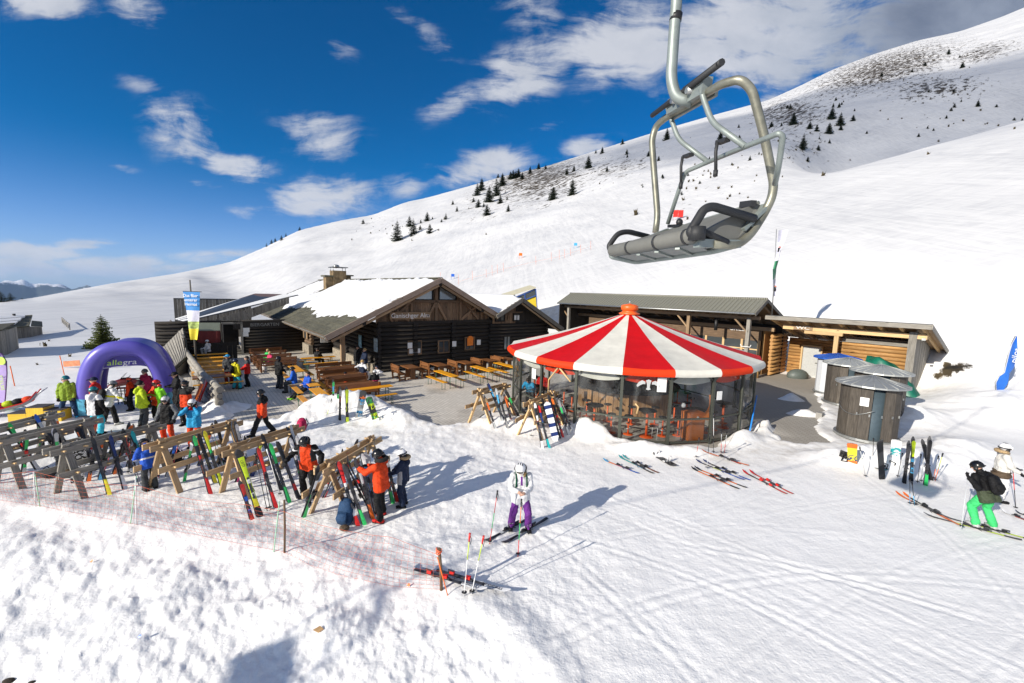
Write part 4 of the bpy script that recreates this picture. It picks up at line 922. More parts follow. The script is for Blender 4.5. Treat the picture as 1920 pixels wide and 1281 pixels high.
GRP = {'bt': 'orange beer tables on the terrace', 'bb': 'orange beer benches on the terrace', 'wt': 'heavy brown tables on the terrace', 'wb': 'brown benches with backs on the terrace', 'st': 'short brown tables along the hut', 'sb': 'short brown benches along the hut'}
PV = -.06
def put(k, p, ang, label):
    mk, first = KIT[k]
    if not first: o = mk(); KIT[k][1] = o; o.location = (p[0], p[1], PV); o.rotation_euler = (0, 0, ang); o['label'] = label; o['group'] = GRP[k]; return o
    return dup(first, (p[0], p[1], PV), ang, label, GRP[k])
AV = GA+pi/2       # long axis along the ridge direction; GA: along the gable front
# three orange sets in the open before the gable
for (px, py), nm in (((836, 700), 'nearest the snow heap'), ((905, 691), 'in the middle of the row'), ((948, 684), 'half hidden by the striped bar')):
    c = at(px, py, .7); put('bt', c, AV, 'orange beer table on green legs before the gable, '+nm)
    put('bb', c-U*.62, AV, 'orange beer bench left of the gable table '+nm); put('bb', c+U*.62, AV, 'orange beer bench right of the gable table '+nm)
# row of three end to end in the middle
for (px, py), nm in (((555, 691), 'far'), ((581, 716), 'middle'), ((600, 736), 'near')):
    c = at(px, py, .7); put('bt', c, AV, 'orange beer table, the %s one of the end-to-end row amid the terrace' % nm); put('bb', c-U*.66, AV, 'orange beer bench on the walkway side of the %s end-to-end table' % nm); put('bb', c+U*.66, AV, 'orange beer bench on the brown seats side of the %s end-to-end table' % nm)
for (px, py), nm in (((597, 670), 'below the eave beside the entrance post'),):
    c = at(px, py, .7); put('bt', c, GA, 'orange beer table '+nm); put('bb', c-V*.7, GA, 'orange beer bench in front of the table '+nm); put('bb', c+V*.7, GA, 'orange beer bench behind the table '+nm)
c = at(694, 727, .7); put('bt', c, GA, 'orange beer table just behind the snow heap with the snowboards'); put('bb', c-V*.68, GA, 'orange beer bench just behind the snowboards in the snow heap')
c = at(560, 662, .7)
# heavy brown sets in the middle
for i, (px, py) in enumerate(((634, 688), (642, 702), (662, 719))):
    c = at(px, py, .75); nm = ('far', 'middle', 'near')[i]
    put('wt', c, GA, 'heavy red brown table, the %s one of three in the terrace centre' % nm); put('wb', c+V*.62, GA, 'red brown bench with back behind the %s centre table' % nm)
    put('wb', c-V*.62, GA+pi, 'red brown bench with back in front of the %s centre table' % nm)
# brown rows on the left of the windows
c0 = at(518, 671, .75)
for i in range(3):
    c = c0+V*(1.75*i); nm = ('first', 'second', 'third')[i]
    put('wt', c, GA, 'brown table, %s from the walkway corner in the rows below the hut windows' % nm); put('wb', c+V*.6, GA, 'brown bench behind the %s table below the hut windows' % nm); put('wb', c-V*.6, GA+pi, 'brown bench in front of the %s table below the hut windows' % nm)
# orange rows by the log fence
c0 = at(404, 694, .72)
for i in range(5):
    c = c0+V*(1.75*i); nm = ('first', 'second', 'third', 'fourth', 'fifth')[i]
    put('bt', c, GA, 'orange beer table, %s from the front in the rows by the log fence' % nm); put('bb', c+V*.6, GA, 'orange beer bench behind the %s table by the log fence' % nm); put('bb', c-V*.6, GA, 'orange beer bench in front of the %s table by the log fence' % nm)
c = c0-V*1.75; put('wt', c, GA, 'dark brown table closest to the front in the rows by the log fence'); put('bb', c-V*.66, GA, 'orange beer bench closest to the front by the log fence')
# short sets along the hut front
for i, px in enumerate((769, 823, 873, 914, 950)):
    py = (686, 682, 678, 674, 671)[i]; c = at(px, py, .75); nm = ('leftmost', 'second from the left', 'third from the left', 'fourth from the left', 'nearest the bar')[i]
    put('st', c, AV, 'short brown table along the dark hut front, %s' % nm); put('sb', c-U*.72, AV, 'short brown bench left of the hut front table %s' % nm)
    if i < 4: put('sb', c+U*.72, AV+pi, 'short brown bench right of the hut front table %s' % nm)

# ------------------------------------------------------------------ the striped bar
UC = Vector((5.85, 21.45, 0)); UN = 20; UR = 6.0; UA0 = R_(-106.4)
def uring(i, r, z): a = UA0+2*pi*i/UN; return UC+Vector((r*math.cos(a), r*math.sin(a), z))
def fabric(name, c, tr=.12):
    n = NT(name); P = n.obj; n.col(n.ramp(n.noise(P, 1.6, 5, .6), [(.3, tuple(x*.80 for x in c)), (.7, c)])); n.set(Roughness=.6); n.b.inputs['Specular IOR Level'].default_value = .2; n.bump(n.noise(P, 2.5, 4, .6), .25, .04); return n.m
M_RED = fabric('red_tarpaulin', (.60, .004, .006)); M_CREAM = fabric('cream_tarpaulin', (.72, .70, .62)); M_REDV = fabric('orange_red_valance', (.76, .045, .006))
M_POST = plain('dark_olive_frame', (.07, .075, .06), .45, .3); M_OR = plain('orange_red_paint', (.80, .12, .015), .4)
n = NT('clear_vinyl'); n.t.nodes.remove(n.b); tp = n.add('ShaderNodeBsdfTransparent'); gl = n.add('ShaderNodeBsdfGlossy'); gl.inputs['Roughness'].default_value = .08; df = n.add('ShaderNodeBsdfDiffuse'); df.inputs['Color'].default_value = (.55, .58, .58, 1)
tp.inputs['Color'].default_value = (.80, .82, .82, 1); wr = n.noise(n.map(n.obj, (1, 1, .5)), 1.3, 6, .6, .8); lw = n.add('ShaderNodeLayerWeight'); lw.inputs['Blend'].default_value = .25
bpn = n.add('ShaderNodeBump'); bpn.inputs['Strength'].default_value = .12; bpn.inputs['Distance'].default_value = .03; n.link(wr, bpn.inputs['Height']); n.link(bpn.outputs[0], gl.inputs['Normal'])
m1 = n.add('ShaderNodeMixShader'); n.link(n.math('MULTIPLY', n.ramp(wr, [(.5, (0, 0, 0)), (.85, (1, 1, 1))]), .22), m1.inputs[0]); n.link(tp.outputs[0], m1.inputs[1]); n.link(df.outputs[0], m1.inputs[2])
m2 = n.add('ShaderNodeMixShader'); n.link(n.math('ADD', n.math('MULTIPLY', lw.outputs['Fresnel'], .5), .03), m2.inputs[0]); n.link(m1.outputs[0], m2.inputs[1]); n.link(gl.outputs[0], m2.inputs[2]); n.link(m2.outputs[0], n.n['Material Output'].inputs['Surface']); M_VINYL = n.m
def bar():
    h = thing('umbrella_bar', 'big round bar under a red and white striped canopy with clear side walls', 'bar', UC)
    ZE, ZA, ZV = 2.93, 4.62, 2.66
    for i in range(UN):
        red = (i % 2 == 0); m = MB(); M = M_RED if red else M_CREAM; rows = []
        for a in range(10):
            f = a/9; row = []
            for b in range(7):
                g = b/6; r = UR+(.36-UR)*f; p = uring(i, r, 0).lerp(uring(i+1, r, 0), g); sag = .10*math.sin(pi*f)*(1)+.05*math.sin(pi*g)*(1-f)
                p.z = ZE+(ZA-ZE)*f-sag; row.append(p)
            rows.append(row)
        m.grid(rows, M); o = m.build('canopy_panel', h)
        m = MB(); rows = []
        for a in range(5):
            f = a/4; row = []
            for b in range(9):
                g = b/8; bulge = .06*math.sin(pi*f)+.05*f; p = uring(i, UR+bulge, 0).lerp(uring(i+1, UR+bulge, 0), g); p.z = ZE-.015*math.sin(pi*g)*0-(.28+.02*math.sin(pi*g))*f-.035*math.sin(pi*g)*(1-f); row.append(p)
            rows.append(row)
        m.grid(rows, M_REDV if red else M_CREAM); m.build('valance', o)
        # inner skirt
        m = MB(); rows = []
        for a in range(4):
            f = a/3; rows.append([(lambda p: Vector((p.x, p.y, 2.62-(.24+.10*math.sin(pi*g))*f)))(uring(i+.06, UR-.36, 0).lerp(uring(i+.94, UR-.36, 0), g)) for g in [b/8 for b in range(9)]])
        m.grid(rows, M_REDV if red else M_CREAM); m.build('inner_skirt', o)
    m = MB(); m.lathe([(.0, .55), (.05, .52), (.33, .47), (.42, .42), (.42, .22), (.34, .2), (.34, .12), (.52, .04), (.50, .0), (.3, -.06)], M_OR, c=UC+Z*(ZA+.02), seg=24); m.cyl(UC+Z*(ZA+.5), UC+Z*(ZA+.72), .03, M_STEEL); m.build('finial', h)
    m = MB(); 
    for k_ in range(5): pass
    m.cyl(UC, UC+Z*ZA, .16, M_OR, 16); m.build('mast', h)
    PRD = UR-.27
    for i in range(UN):
        p = uring(i, PRD, 0); m = MB(); rd = (p-UC).normalized(); tg = rd.cross(Z)
        m.obox((p.x, p.y, 1.28), rd*.05, tg*.055, Z*1.36, M_POST)
        q = uring(i+.5, PRD, 0); L = (uring(i+1, PRD, 0)-p).length
        m.beam((p.x, p.y, 2.42), tuple(p.lerp(uring(i+1, PRD, 0), .16)+Z*2.62), .06, .05, M_POST); m.beam((p.x, p.y, 2.42), tuple(p.lerp(uring(i-1, PRD, 0), .16)+Z*2.62), .06, .05, M_POST)
        m.beam(tuple(p.lerp(uring(i+1, PRD, 0), .15)+Z*2.62), tuple(p.lerp(uring(i+1, PRD, 0), .85)+Z*2.62), .07, .06, M_POST); m.build('post', h)
        m = MB(); c = UC.lerp(p, .06); m.beam((c.x, c.y, ZA-.12), (p.x, p.y, 2.80), .06, .08, M_POST); m.build('rib', h)
        # open gaps to the terrace on the far left side, clear walls everywhere else
        a_ = math.degrees(UA0+2*pi*(i+.5)/UN) % 360
        if 80 < a_ < 150: continue
        nx_ = uring(i+1, PRD, 0); m = MB(); 
        for zz in (.05, .95): m.beam(tuple(p.lerp(nx_, .03)+Z*zz), tuple(p.lerp(nx_, .97)+Z*zz), .05, .07, M_POST)
        wl = m.build('wall_frame', h); m = MB(); a0, a1 = p.lerp(nx_, .03), p.lerp(nx_, .97)
        for z0_, z1_ in ((.09, .91), (.99, 2.58)):
            rows = []
            for q_ in range(5): rows.append([a0.lerp(a1, g)+Z*(z0_+(z1_-z0_)*q_/4)+(p-UC).normalized()*.02*math.sin(g*7+q_) for g in [b/6 for b in range(7)]])
            m.grid(rows, M_VINYL)
        m.build('clear_pane', wl)
    # round counter
    WICK = wood('reed_cladding', (.16, .085, .035), (.36, .20, .085), (.48, .30, .15), .7, fine=.5)
    m = MB(); NS = 40; r0 = 2.35
    for k_ in range(NS):
        a_, b_ = 2*pi*k_/NS, 2*pi*(k_+.93)/NS; P = [UC+Vector((r0*math.cos(a_), r0*math.sin(a_), 0)), UC+Vector((r0*math.cos(b_), r0*math.sin(b_), 0))]
        m.prism([P[0]+Z*-.05, P[1]+Z*-.05, P[1]+Z*1.08, P[0]+Z*1.08], (P[0]-UC).normalized()*-.05, WICK)
    m.build('counter', h); m = MB(); m.lathe([(r0-.35, 1.10), (r0-.35, 1.16), (r0+.28, 1.16), (r0+.28, 1.10), (r0-.35, 1.10)], W_DARK, c=UC, seg=48, smooth=False); m.build('counter_top', h)
    m = MB(); m.lathe([(.55, 0), (.62, 2.0), (1.1, 2.1), (1.1, 2.2), (0, 2.25)], W_DARK, c=UC, seg=16); m.build('bottle_rack', h)
bar()
def on_pane(px, py, dr=.05):
    """point on the bar's front wall under a pixel"""
    d = ray(px, py); R0 = UR-.27+dr; o = CC-UC; a = d.x*d.x+d.y*d.y; b = 2*(d.x*o.x+d.y*o.y); c = o.x*o.x+o.y*o.y-R0*R0; q = (-b-math.sqrt(max(0, b*b-4*a*c)))/(2*a); p = CC+d*q; r = (p-UC); r.z = 0; r.normalize(); return p, r
for (px, py, w, h_, lab) in ((1241, 722, .17, .27, 'white price list inside the bar wall beside the printed emblem'), (1349, 742, .13, .17, 'white sheet on the right side wall of the bar'), (1001, 701, .14, .22, 'white card hanging at the left opening of the bar')):
    p, r = on_pane(px, py); t_ = Z.cross(r); m = MB(); m.obox(p, t_*w, r*.006, Z*h_, M_PAPER); tag(m.build('notice'), lab, 'notice')
def emblem():
    p, r = on_pane(1216, 722, .04); t_ = Z.cross(r); MG = plain('white_film_print', (.45, .46, .46), .6)
    def S2(x, y): return p+t_*x+Z*y
    m = MB()
    m.prism([S2(*q) for q in ((-.10, .17), (0, .21), (.10, .17), (.06, .03), (.05, -.10), (.09, -.17), (0, -.20), (-.09, -.17), (-.05, -.10), (-.06, .03))], r*.004, MG)
    for e in (-1, 1):
        pts = [(.12, .12), (.24, .17), (.36, .10), (.44, -.03), (.40, -.10), (.30, -.02), (.20, .03), (.12, .02)]
        m.prism([S2(e*x, y) for x, y in pts], r*.004, MG)
    tag(m.build('window_emblem'), 'pale printed emblem on the clear front wall of the bar', 'emblem')
emblem()
# stools and high tables of the bar
def stool():
    t = thing('bar_stool', 'x', 'stool'); m = MB(); m.cyl((0, 0, 0), (0, 0, .74), .035, M_OR, 8); m.lathe([(0, .03), (.2, .015), (.21, 0)], M_OR, seg=14); m.lathe([(.14, .28), (.155, .265), (.14, .25)], M_STEEL, seg=14); m.build('stem', t, False)
    m = MB(); m.lathe([(0, .80), (.17, .795), (.18, .76), (.0, .74)], W_DARK, seg=16); m.build('seat', t, False); return t
def high_table():
    t = thing('high_table', 'x', 'table'); m = MB(); m.cyl((0, 0, 0), (0, 0, 1.06), .05, M_OR, 8); m.lathe([(0, .04), (.28, .02), (.29, 0)], M_OR, seg=16); m.build('stem', t, False); m = MB(); m.lathe([(0, 1.11), (.37, 1.105), (.38, 1.08), (0, 1.06)], W_DARK, seg=20); m.build('tabletop', t, False); return t
s0_, t0_ = None, None; k1 = 0
for i in range(11):
    a_ = R_(-175+i*19); p = UC+Vector((3.15*math.cos(a_), 3.15*math.sin(a_), PV)); nm = 'orange-stemmed bar stool at the round counter seen through the clear wall'
    if s0_ is None: s0_ = stool(); s0_.location = p; s0_['label'] = nm; s0_['group'] = 'stools round the bar counter'
    else: dup(s0_, p, a_, nm, 'stools round the bar counter')
for i in range(7):
    a_ = R_(-196+i*25.5); p = UC+Vector((4.75*math.cos(a_), 4.75*math.sin(a_), PV)); nm = 'dark topped high table on an orange stem just inside the clear wall of the bar'
    if t0_ is None: t0_ = high_table(); t0_.location = p; t0_['label'] = nm; t0_['group'] = 'high tables inside the bar'
    else: dup(t0_, p, a_, nm, 'high tables inside the bar')
    for e in (-1, 1):
        b_ = a_+e*R_(8.5); dup(s0_, UC+Vector((4.62*math.cos(b_), 4.62*math.sin(b_), PV)), b_, 'orange-stemmed bar stool beside a high table inside the clear wall', 'stools at the high tables')
c = at(1318, 830, 0); c = c+(UC-c).normalized()*.65; b = thing('bar_cabinet', 'orange cabinet standing inside the right front of the bar', 'cabinet', c); rr_ = math.atan2(c.y-UC.y, c.x-UC.x)+pi/2
MCAB = plain('orange_cabinet', (.60, .17, .035), .5); m = MB(); m.box((c.x, c.y, .5), (.72, .5, 1.1), MCAB, rr_); m.build('body', b); m = MB(); o_ = (c-UC).normalized(); m.box((c.x+o_.x*.262, c.y+o_.y*.262, .5), (.66, .02, 1.0), MCAB, rr_); dd = m.build('door', b); m = MB(); m.cyl(c+o_*.27+Z*.88, c+o_*.29+Z*.88, .05, M_WHITE); m.build('sticker', dd)
p, r = on_pane(1328, 770, -.25); t_ = Z.cross(r); m = MB(); rows = []
for i in range(9): f = i/8; rows.append([p+t_*((.12-.22*f)+w_*(.11-.04*math.sin(f*5)))+Z*(.62-1.0*f)+r*(.05*math.sin(f*6+w_)) for w_ in (-1, -.3, .4, 1)])
m.grid(rows, M_ORANGE); tag(m.build('jersey'), 'orange garment with a white stripe hanging inside the right front of the bar', 'jersey')
p, r = on_pane(1281, 760, -.4); m = MB(); m.cyl((p.x, p.y, 0), (p.x, p.y, p.z-.08), .015, M_BLACK, 6); m.ball((p.x, p.y, p.z), .1, M_WHITE, 12, 8); tag(m.build('globe_lamp'), 'white globe lamp on a thin stem inside the bar', 'lamp')
for px, y0, y1, lab in ((1022, 690, 770, 'left'),):
    pass
M_BLUEP = plain('blue_plastic', (.02, .24, .75), .35); m = MB(); a_ = at(1393, 810, .15); b_, _r = on_pane(1419, 742, .08); m.tube([a_+(a_-UC).normalized()*.25, b_], .03, M_BLUEP, 8); tag(m.build('broom_pole'), 'bright blue pole leaning against the right wall of the bar', 'pole')
# wooden hand symbols hung in the bar wall
for pts, lab in ((((1028, 738), (1029, 712), (1046, 690)), 'pale wooden lath hung like an arch at the left bar opening'), (((1049, 690), (1060, 704), (1070, 716)), 'second pale lath slanting down at the left bar opening'), (((1194, 776), (1197, 763), (1191, 757)), 'short bent pale lath inside the front bar wall')):
    m = MB(); m.tube([on_pane(x, y, .06)[0] for x, y in pts], .035, W_PALE, 6); tag(m.build('wooden_lath'), lab, 'lath')

# ------------------------------------------------------------------ round ski lockers
def locker(name, label, px, py, H_, Rr, wall, roofm, door=True, cone=.35, ph=0.0):
    c = at(px, py); c.z = gz(c.x, c.y); c = c+Vector((c.x, c.y, 0)).normalized()*Rr*.8; c.z = 0.05
    t = thing(name, label, 'ski locker', c, 0, 'round ski lockers'); NB = 16
    aim = math.atan2(-c.y, -c.x); m = MB()
    for k_ in range(NB):
        a_ = aim+2*pi*(k_+ph)/NB; b_ = a_+2*pi*.97/NB
        if k_ in (0,) and door: continue
        P = [(Rr*math.cos(a_), Rr*math.sin(a_)), (Rr*math.cos(b_), Rr*math.sin(b_))]
        nrm = Vector((math.cos((a_+b_)/2), math.sin((a_+b_)/2), 0))
        m.prism([(P[0][0], P[0][1], .12), (P[1][0], P[1][1], .12), (P[1][0], P[1][1], H_), (P[0][0], P[0][1], H_)], -nrm*.04, wall)
    m.build('wall', t, False)
    m = MB(); m.lathe([(Rr-.12, .1), (Rr-.12, H_-.01), (0, H_)], plain('blue_grey_locker_steel', (.06, .09, .11), .5, .3), seg=24); m.build('inner_drum', t, False)
    m = MB(); m.lathe([(Rr+.1, .02), (Rr+.1, .12), (Rr-.1, .12)], M_STEEL, seg=32, smooth=False); m.build('base', t, False)
    m = MB(); m.lathe([(0, H_+cone+.04), (.12, H_+cone), (Rr+.22, H_+.06), (Rr+.24, H_+.0), (Rr+.2, H_+.01), (0, H_+cone-.06)], roofm, seg=20, smooth=False)
    for k_ in range(20): a_ = 2*pi*k_/20; m.tube([(.12*math.cos(a_), .12*math.sin(a_), H_+cone+.005), ((Rr+.23)*math.cos(a_), (Rr+.23)*math.sin(a_), H_+.065)], .012, roofm, 5)
    m.build('roof', t, False)
    m = MB()
    for k_ in range(5): a_ = aim+2*pi*(k_-2+ph+.85)/NB; m.box(((Rr+.01)*math.cos(a_), (Rr+.01)*math.sin(a_), 1.1), (.04, .04, .1), M_STEEL, a_)
    m.build('locks', t, False); return t, aim, Rr, H_
ZINC = plain('zinc_sheet', (.36, .37, .36), .5, .5, var=.12); ZINC2 = plain('zinc_sheet_pale', (.42, .43, .41), .5, .4, var=.12); BLUER = plain('blue_roof_sheet', (.015, .09, .40), .45)
W_LOCK = wood('dark_locker_board', (.030, .025, .020), (.085, .072, .058), (.16, .14, .115), .75, var=.35)
M_WSHEET = plain('white_locker_panel', (.62, .64, .66), .45, var=.06)
l1, aim, lr, lh = locker('ski_locker', 'nearest round dark board ski locker with a white sheet on its wall', 1621, 830, 2.2, .98, W_LOCK, ZINC, ph=.25)
a_ = aim+R_(-9); P_ = Vector(l1.location)+Vector(((lr+.012)*math.cos(a_), (lr+.012)*math.sin(a_), 1.62)); m = MB(); nn_ = Vector((math.cos(a_), math.sin(a_), 0)); m.obox(P_, nn_.cross(Z)*.14, nn_*.004, Z*.17, M_PAPER); tag(m.build('notice'), 'white sheet pinned to the nearest round ski locker', 'notice')
m = MB(); m.tube([Vector(l1.location)+Vector(((lr+.03)*math.cos(aim-R_(75)+R_(85)*f), (lr+.03)*math.sin(aim-R_(75)+R_(85)*f), 1.32-.28*math.sin(pi*f))) for f in [i/14 for i in range(15)]], .012, M_STEEL, 5); tag(m.build('chain'), 'slack chain round the nearest round ski locker', 'chain')
locker('ski_locker', 'round ski locker mostly hidden behind the nearest one, only its zinc cone roof showing', 1640, 790, 2.2, .98, W_LOCK, ZINC2)
locker('ski_locker', 'round dark board ski locker standing beside the white one, zinc cone roof', 1583, 763, 2.15, .95, W_LOCK, ZINC2)
locker('ski_locker', 'white panelled ski locker with a bright blue roof', 1562, 743, 2.1, .95, M_WSHEET, BLUER, cone=.3)
def tarp():
    MT = plain('green_tarpaulin', (.005, .135, .085), .45, var=.35, sc=3, bump=.5, bsc=5); c = at(1690, 750); m = MB(); c = Vector((c.x-.3, c.y+1.1, 0)); rows = []
    for i in range(15):
        th = i/14; row = []
        for j in range(13):
            g = -1+2*j/12; prof = 2.45*(1-abs(g)**5)**.5 if abs(g) < 1 else 0; k_ = (1-.80*max(0, (th-.40)/.60)**1.2)*(1-.10*abs(math.sin(4.5*th+2*g)))-.06*abs(math.sin(8*g+3*th))
            pos_ = c-V*(th*2.5-.8)+U*(g*.75*(1+.12*math.sin(6*th)))+Z*(prof*k_*(.94+.06*math.sin(9*th+3*g))); row.append(pos_+Vector((.05*math.sin(7*g+5*th), .05*math.cos(5*g+9*th), .04*math.sin(11*g+7*th))))
        rows.append(row)
    m.grid(rows, MT, flip=True); m.poly([rows[0][j] for j in range(13)], MT); m.poly([rows[-1][j] for j in range(12, -1, -1)], MT)
    tag(m.build('tarpaulin'), 'green tarpaulin draped over something tall beside the toilet hut', 'tarpaulin')
tarp()
m = MB(); p = at(1537, 783); m.box((p.x, p.y, .1), (.35, .25, .3), plain('concrete', (.3, .29, .27), .9), GA); tag(m.build('concrete_block'), 'small grey concrete block on the wet lane beside a snow patch', 'block')
# ------------------------------------------------------------------ people
def ik(a, b, l1, l2, pole):
    """middle joint of a two-bone limb from a to b, bent towards pole"""
    a, b, pole = Vector(a), Vector(b), Vector(pole); d = b-a; L = min(d.length, (l1+l2)*.999); n = d.normalized()
    x = (l1*l1-l2*l2+L*L)/(2*L); hgt = math.sqrt(max(0, l1*l1-x*x)); p = pole-n*pole.dot(n)
    p = p.normalized() if p.length > 1e-5 else n.orthogonal(); return a+n*x+p*hgt, a+n*L
def caps_mesh(caps, seg=10):
    m = MB(); dm = None
    for p0, r0, p1, r1 in caps:
        p0, p1 = Vector(p0), Vector(p1); d = p1-p0; L = d.length
        if L < 1e-4: d = Vector((0, 0, 1)); L = 1e-4; p1 = p0+d*L
        n = d.normalized(); P = []; R = []
        for a in (-85, -60, -30): P.append(p0+n*(r0*math.sin(R_(a)))); R.append(r0*math.cos(R_(a)))
        P.append(p0); R.append(r0); P.append(p1); R.append(r1)
        for a in (30, 60, 85): P.append(p1+n*(r1*math.sin(R_(a)))); R.append(r1*math.cos(R_(a)))
        m.tube(P, R, _skinmat, seg)
    me = bpy.data.meshes.new('caps'); me.from_pydata(m.v, [], m.f); me.update(); return me
_skinmat = plain('skin', (.62, .36, .25), .5, var=.08)
M_HAIRB = plain('dark_hair', (.03, .02, .014), .7); M_HAIRL = plain('blond_hair', (.42, .27, .10), .7); M_FUR = plain('light_fur', (.40, .28, .15), .95, var=.5, sc=40, bump=.8, bsc=90); M_FURB = plain('black_fur', (.015, .014, .013), .95, bump=.8, bsc=90)
M_LENS = glass('goggle_lens', (.02, .015, .012), .05); M_LENSO = glass('orange_lens', (.45, .10, .02), .08); M_EYE = plain('eye_dark', (.02, .015, .012), .3); M_LIP = plain('lip', (.45, .16, .13), .5)
def cloth(name, c, rough=.62):
    k = 'cloth_'+name
    if k in _mc: return _mc[k]
    n = NT(k); P = n.obj; f = n.noise(P, 7, 5, .65); n.col(n.ramp(f, [(.3, tuple(x*.72 for x in c)), (.65, c)])); n.set(Roughness=rough); n.b.inputs['Specular IOR Level'].default_value = .22; h = n.math('ADD', n.noise(n.map(P, (1, 1, 2.2)), 11, 4, .6, .6), n.math('MULTIPLY', n.noise(P, 90, 2), .12)); n.bump(h, .8, .035); _mc[k] = n.m; return n.m
CL = dict(black=(.007, .007, .008), char=(.05, .055, .06), grey=(.16, .17, .18), white=(.74, .74, .75), orange=(.74, .060, .008), red=(.62, .02, .015), dred=(.32, .02, .02), lime=(.52, .66, .02), olive=(.26, .38, .03), blue=(.015, .12, .62), royal=(.02, .10, .55), sky=(.03, .36, .66), cyan=(.04, .50, .66), navy=(.012, .022, .055), dblue=(.02, .06, .14), green=(.04, .62, .14), mint=(.06, .60, .18), purple=(.15, .03, .24), pink=(.62, .04, .14), crim=(.48, .02, .09), yellow=(.80, .72, .02), teal=(.01, .18, .20), brown=(.10, .07, .045), camo=(.055, .07, .04), lgrey=(.42, .43, .44), silver=(.5, .5, .5), cream=(.72, .70, .65), tan=(.35, .22, .12), vgreen=(.25, .75, .03), dgreen=(.01, .10, .05))
def C_(k): return cloth(k, CL[k])
JOBS = []
def job(name, caps, vox, parent, matf, mats, noise=0.0, smooth=2): JOBS.append((name, caps, vox, parent, matf, mats, noise, smooth))
def unpack(j): return j if len(j) == 9 else j+(None,)
def person(px, py, face, label, H=1.74, jk='red', pt='black', head='helmet', hc='black', jf=None, pose='stand', lean=0.0, hands=None, feet=None, boot='black', glove='black', detail=1, look=0, nod=0, z=None, pos=None, goggles=None, hair='dark', extra=(), side=0.0, group=None, pelvis=None, hands_w=None, feet_w=None, seat=.5, fat=1.0):
    """a figure standing or sitting on the ground point under (px,py), looking along the world angle face"""
    k = H/1.74
    if pos is None: g_ = gnd(px, py); pos = Vector((g_.x, g_.y, g_.z if z is None else z))
    root = bpy.data.objects.new('person', None); COL.objects.link(root); root.location = pos; rz = R_(face-90); root.rotation_euler = (0, 0, rz)
    tag(root, label, 'person', group)
    inv = Matrix.Translation(pos) @ Matrix.Rotation(rz, 4, 'Z'); inv = inv.inverted()
    v = lambda x, y, z_: Vector((x*k, y*k, z_*k))
    pel = v(0, 0, .93) if pelvis is None else v(*pelvis)
    if pose == 'sit': pel = v(0, 0, seat+.10)
    ln = R_(lean); sd = R_(side); upv = Vector((math.sin(sd), math.sin(ln), math.cos(ln)*math.cos(sd))).normalized(); rt = Vector((1, 0, 0)); rt = (rt-upv*rt.dot(upv)).normalized(); fw = upv.cross(rt)
    def B(x, y, z_): return pel+(rt*x+fw*y+upv*z_)*k           # torso frame, from the pelvis
    chest = B(0, .0, .36); neck = B(0, .0, .53); 
    lk = R_(look); hn = R_(nod); hf = (fw*math.cos(lk)+rt*-math.sin(lk)).normalized(); hu = (upv*math.cos(hn)+hf*math.sin(hn)).normalized(); hf = (hf*math.cos(hn)-upv*math.sin(hn)).normalized(); hr = hf.cross(hu)
    hc0 = neck+(hu*.135+hf*.02)*k
    def Hd(x, y, z_): return hc0+(hr*x+hf*y+hu*z_)*k
    sh = [B(-.185, 0, .455), B(.185, 0, .455)]; hp = [pel+(rt*-.095)*k, pel+(rt*.095)*k]
    if hands_w: hd = [inv @ Vector(q) for q in hands_w]
    else:
        hd = hands or [(-.27, .06, .86), (.27, .06, .86)]
        hd = [v(*q) for q in hd]
    if feet_w: ft = [inv @ Vector(q) for q in feet_w]
    else: ft = [v(*q) for q in (feet or ([(-.13, 0, 0), (.13, .03, 0)] if pose != 'sit' else [(-.12, .42, 0), (.12, .45, 0)]))]
    el, wr = [], []
    for i in (0, 1):
        e, w_ = ik(sh[i], hd[i], .285*k, .265*k, Vector(((-1 if i == 0 else 1)*.7, -.6, -.7))); el.append(e); wr.append(w_)
    kn, an = [], []
    for i in (0, 1):
        a, q = ik(hp[i], ft[i]+Vector((0, -.02, .09))*k, .44*k, .42*k, Vector(((-1 if i == 0 else 1)*.12, 1, .15))); kn.append(a); an.append(q)
    # body: one continuous figure with face and fingers
    cp = []; rg = []
    def add(p0, r0, p1, r1, reg): cp.append((p0, r0*k, p1, r1*k)); rg.append(reg)
    add(Hd(0, -.01, .03), .095, Hd(0, .012, .045), .092, 'head'); add(Hd(0, .03, -.02), .078, Hd(0, .045, -.07), .052, 'head'); add(Hd(0, .10, .015), .014, Hd(0, .118, -.018), .019, 'head')
    for e in (-1, 1): add(Hd(.088*e, 0, .015), .02, Hd(.09*e, -.01, -.02), .016, 'head')
    add(neck-upv*.04*k, .062, Hd(0, -.01, -.05), .055, 'head'); add(B(-.06, 0, .05), .11, B(-.07, 0, .34), .105, 'body'); add(B(.06, 0, .05), .11, B(.07, 0, .34), .105, 'body'); add(sh[0], .055, sh[1], .055, 'body'); add(chest, .11, neck, .062, 'body')
    for i in (0, 1):
        add(sh[i], .055, el[i], .042, 'body'); add(el[i], .042, wr[i], .03, 'body'); add(hp[i], .088, kn[i], .06, 'body'); add(kn[i], .06, an[i], .042, 'body')
        fd = Vector((ft[i].x-pel.x, 1.6, 0)).normalized() if not feet_w else Vector((0, 1, 0)); fd = Vector((fd.x*.3, 1, 0)).normalized()
        add(an[i], .045, an[i]+Vector((0, 0, -.05))*k+fd*.14*k, .035, 'body')
        d = (wr[i]-el[i]).normalized(); s_ = -1 if i == 0 else 1; pa = d.cross(Vector((0, 0, 1))); pa = pa.normalized() if pa.length > .1 else Vector((1, 0, 0)); pb = d.cross(pa).normalized()
        gl = .013 if glove == 'skin' else .0165
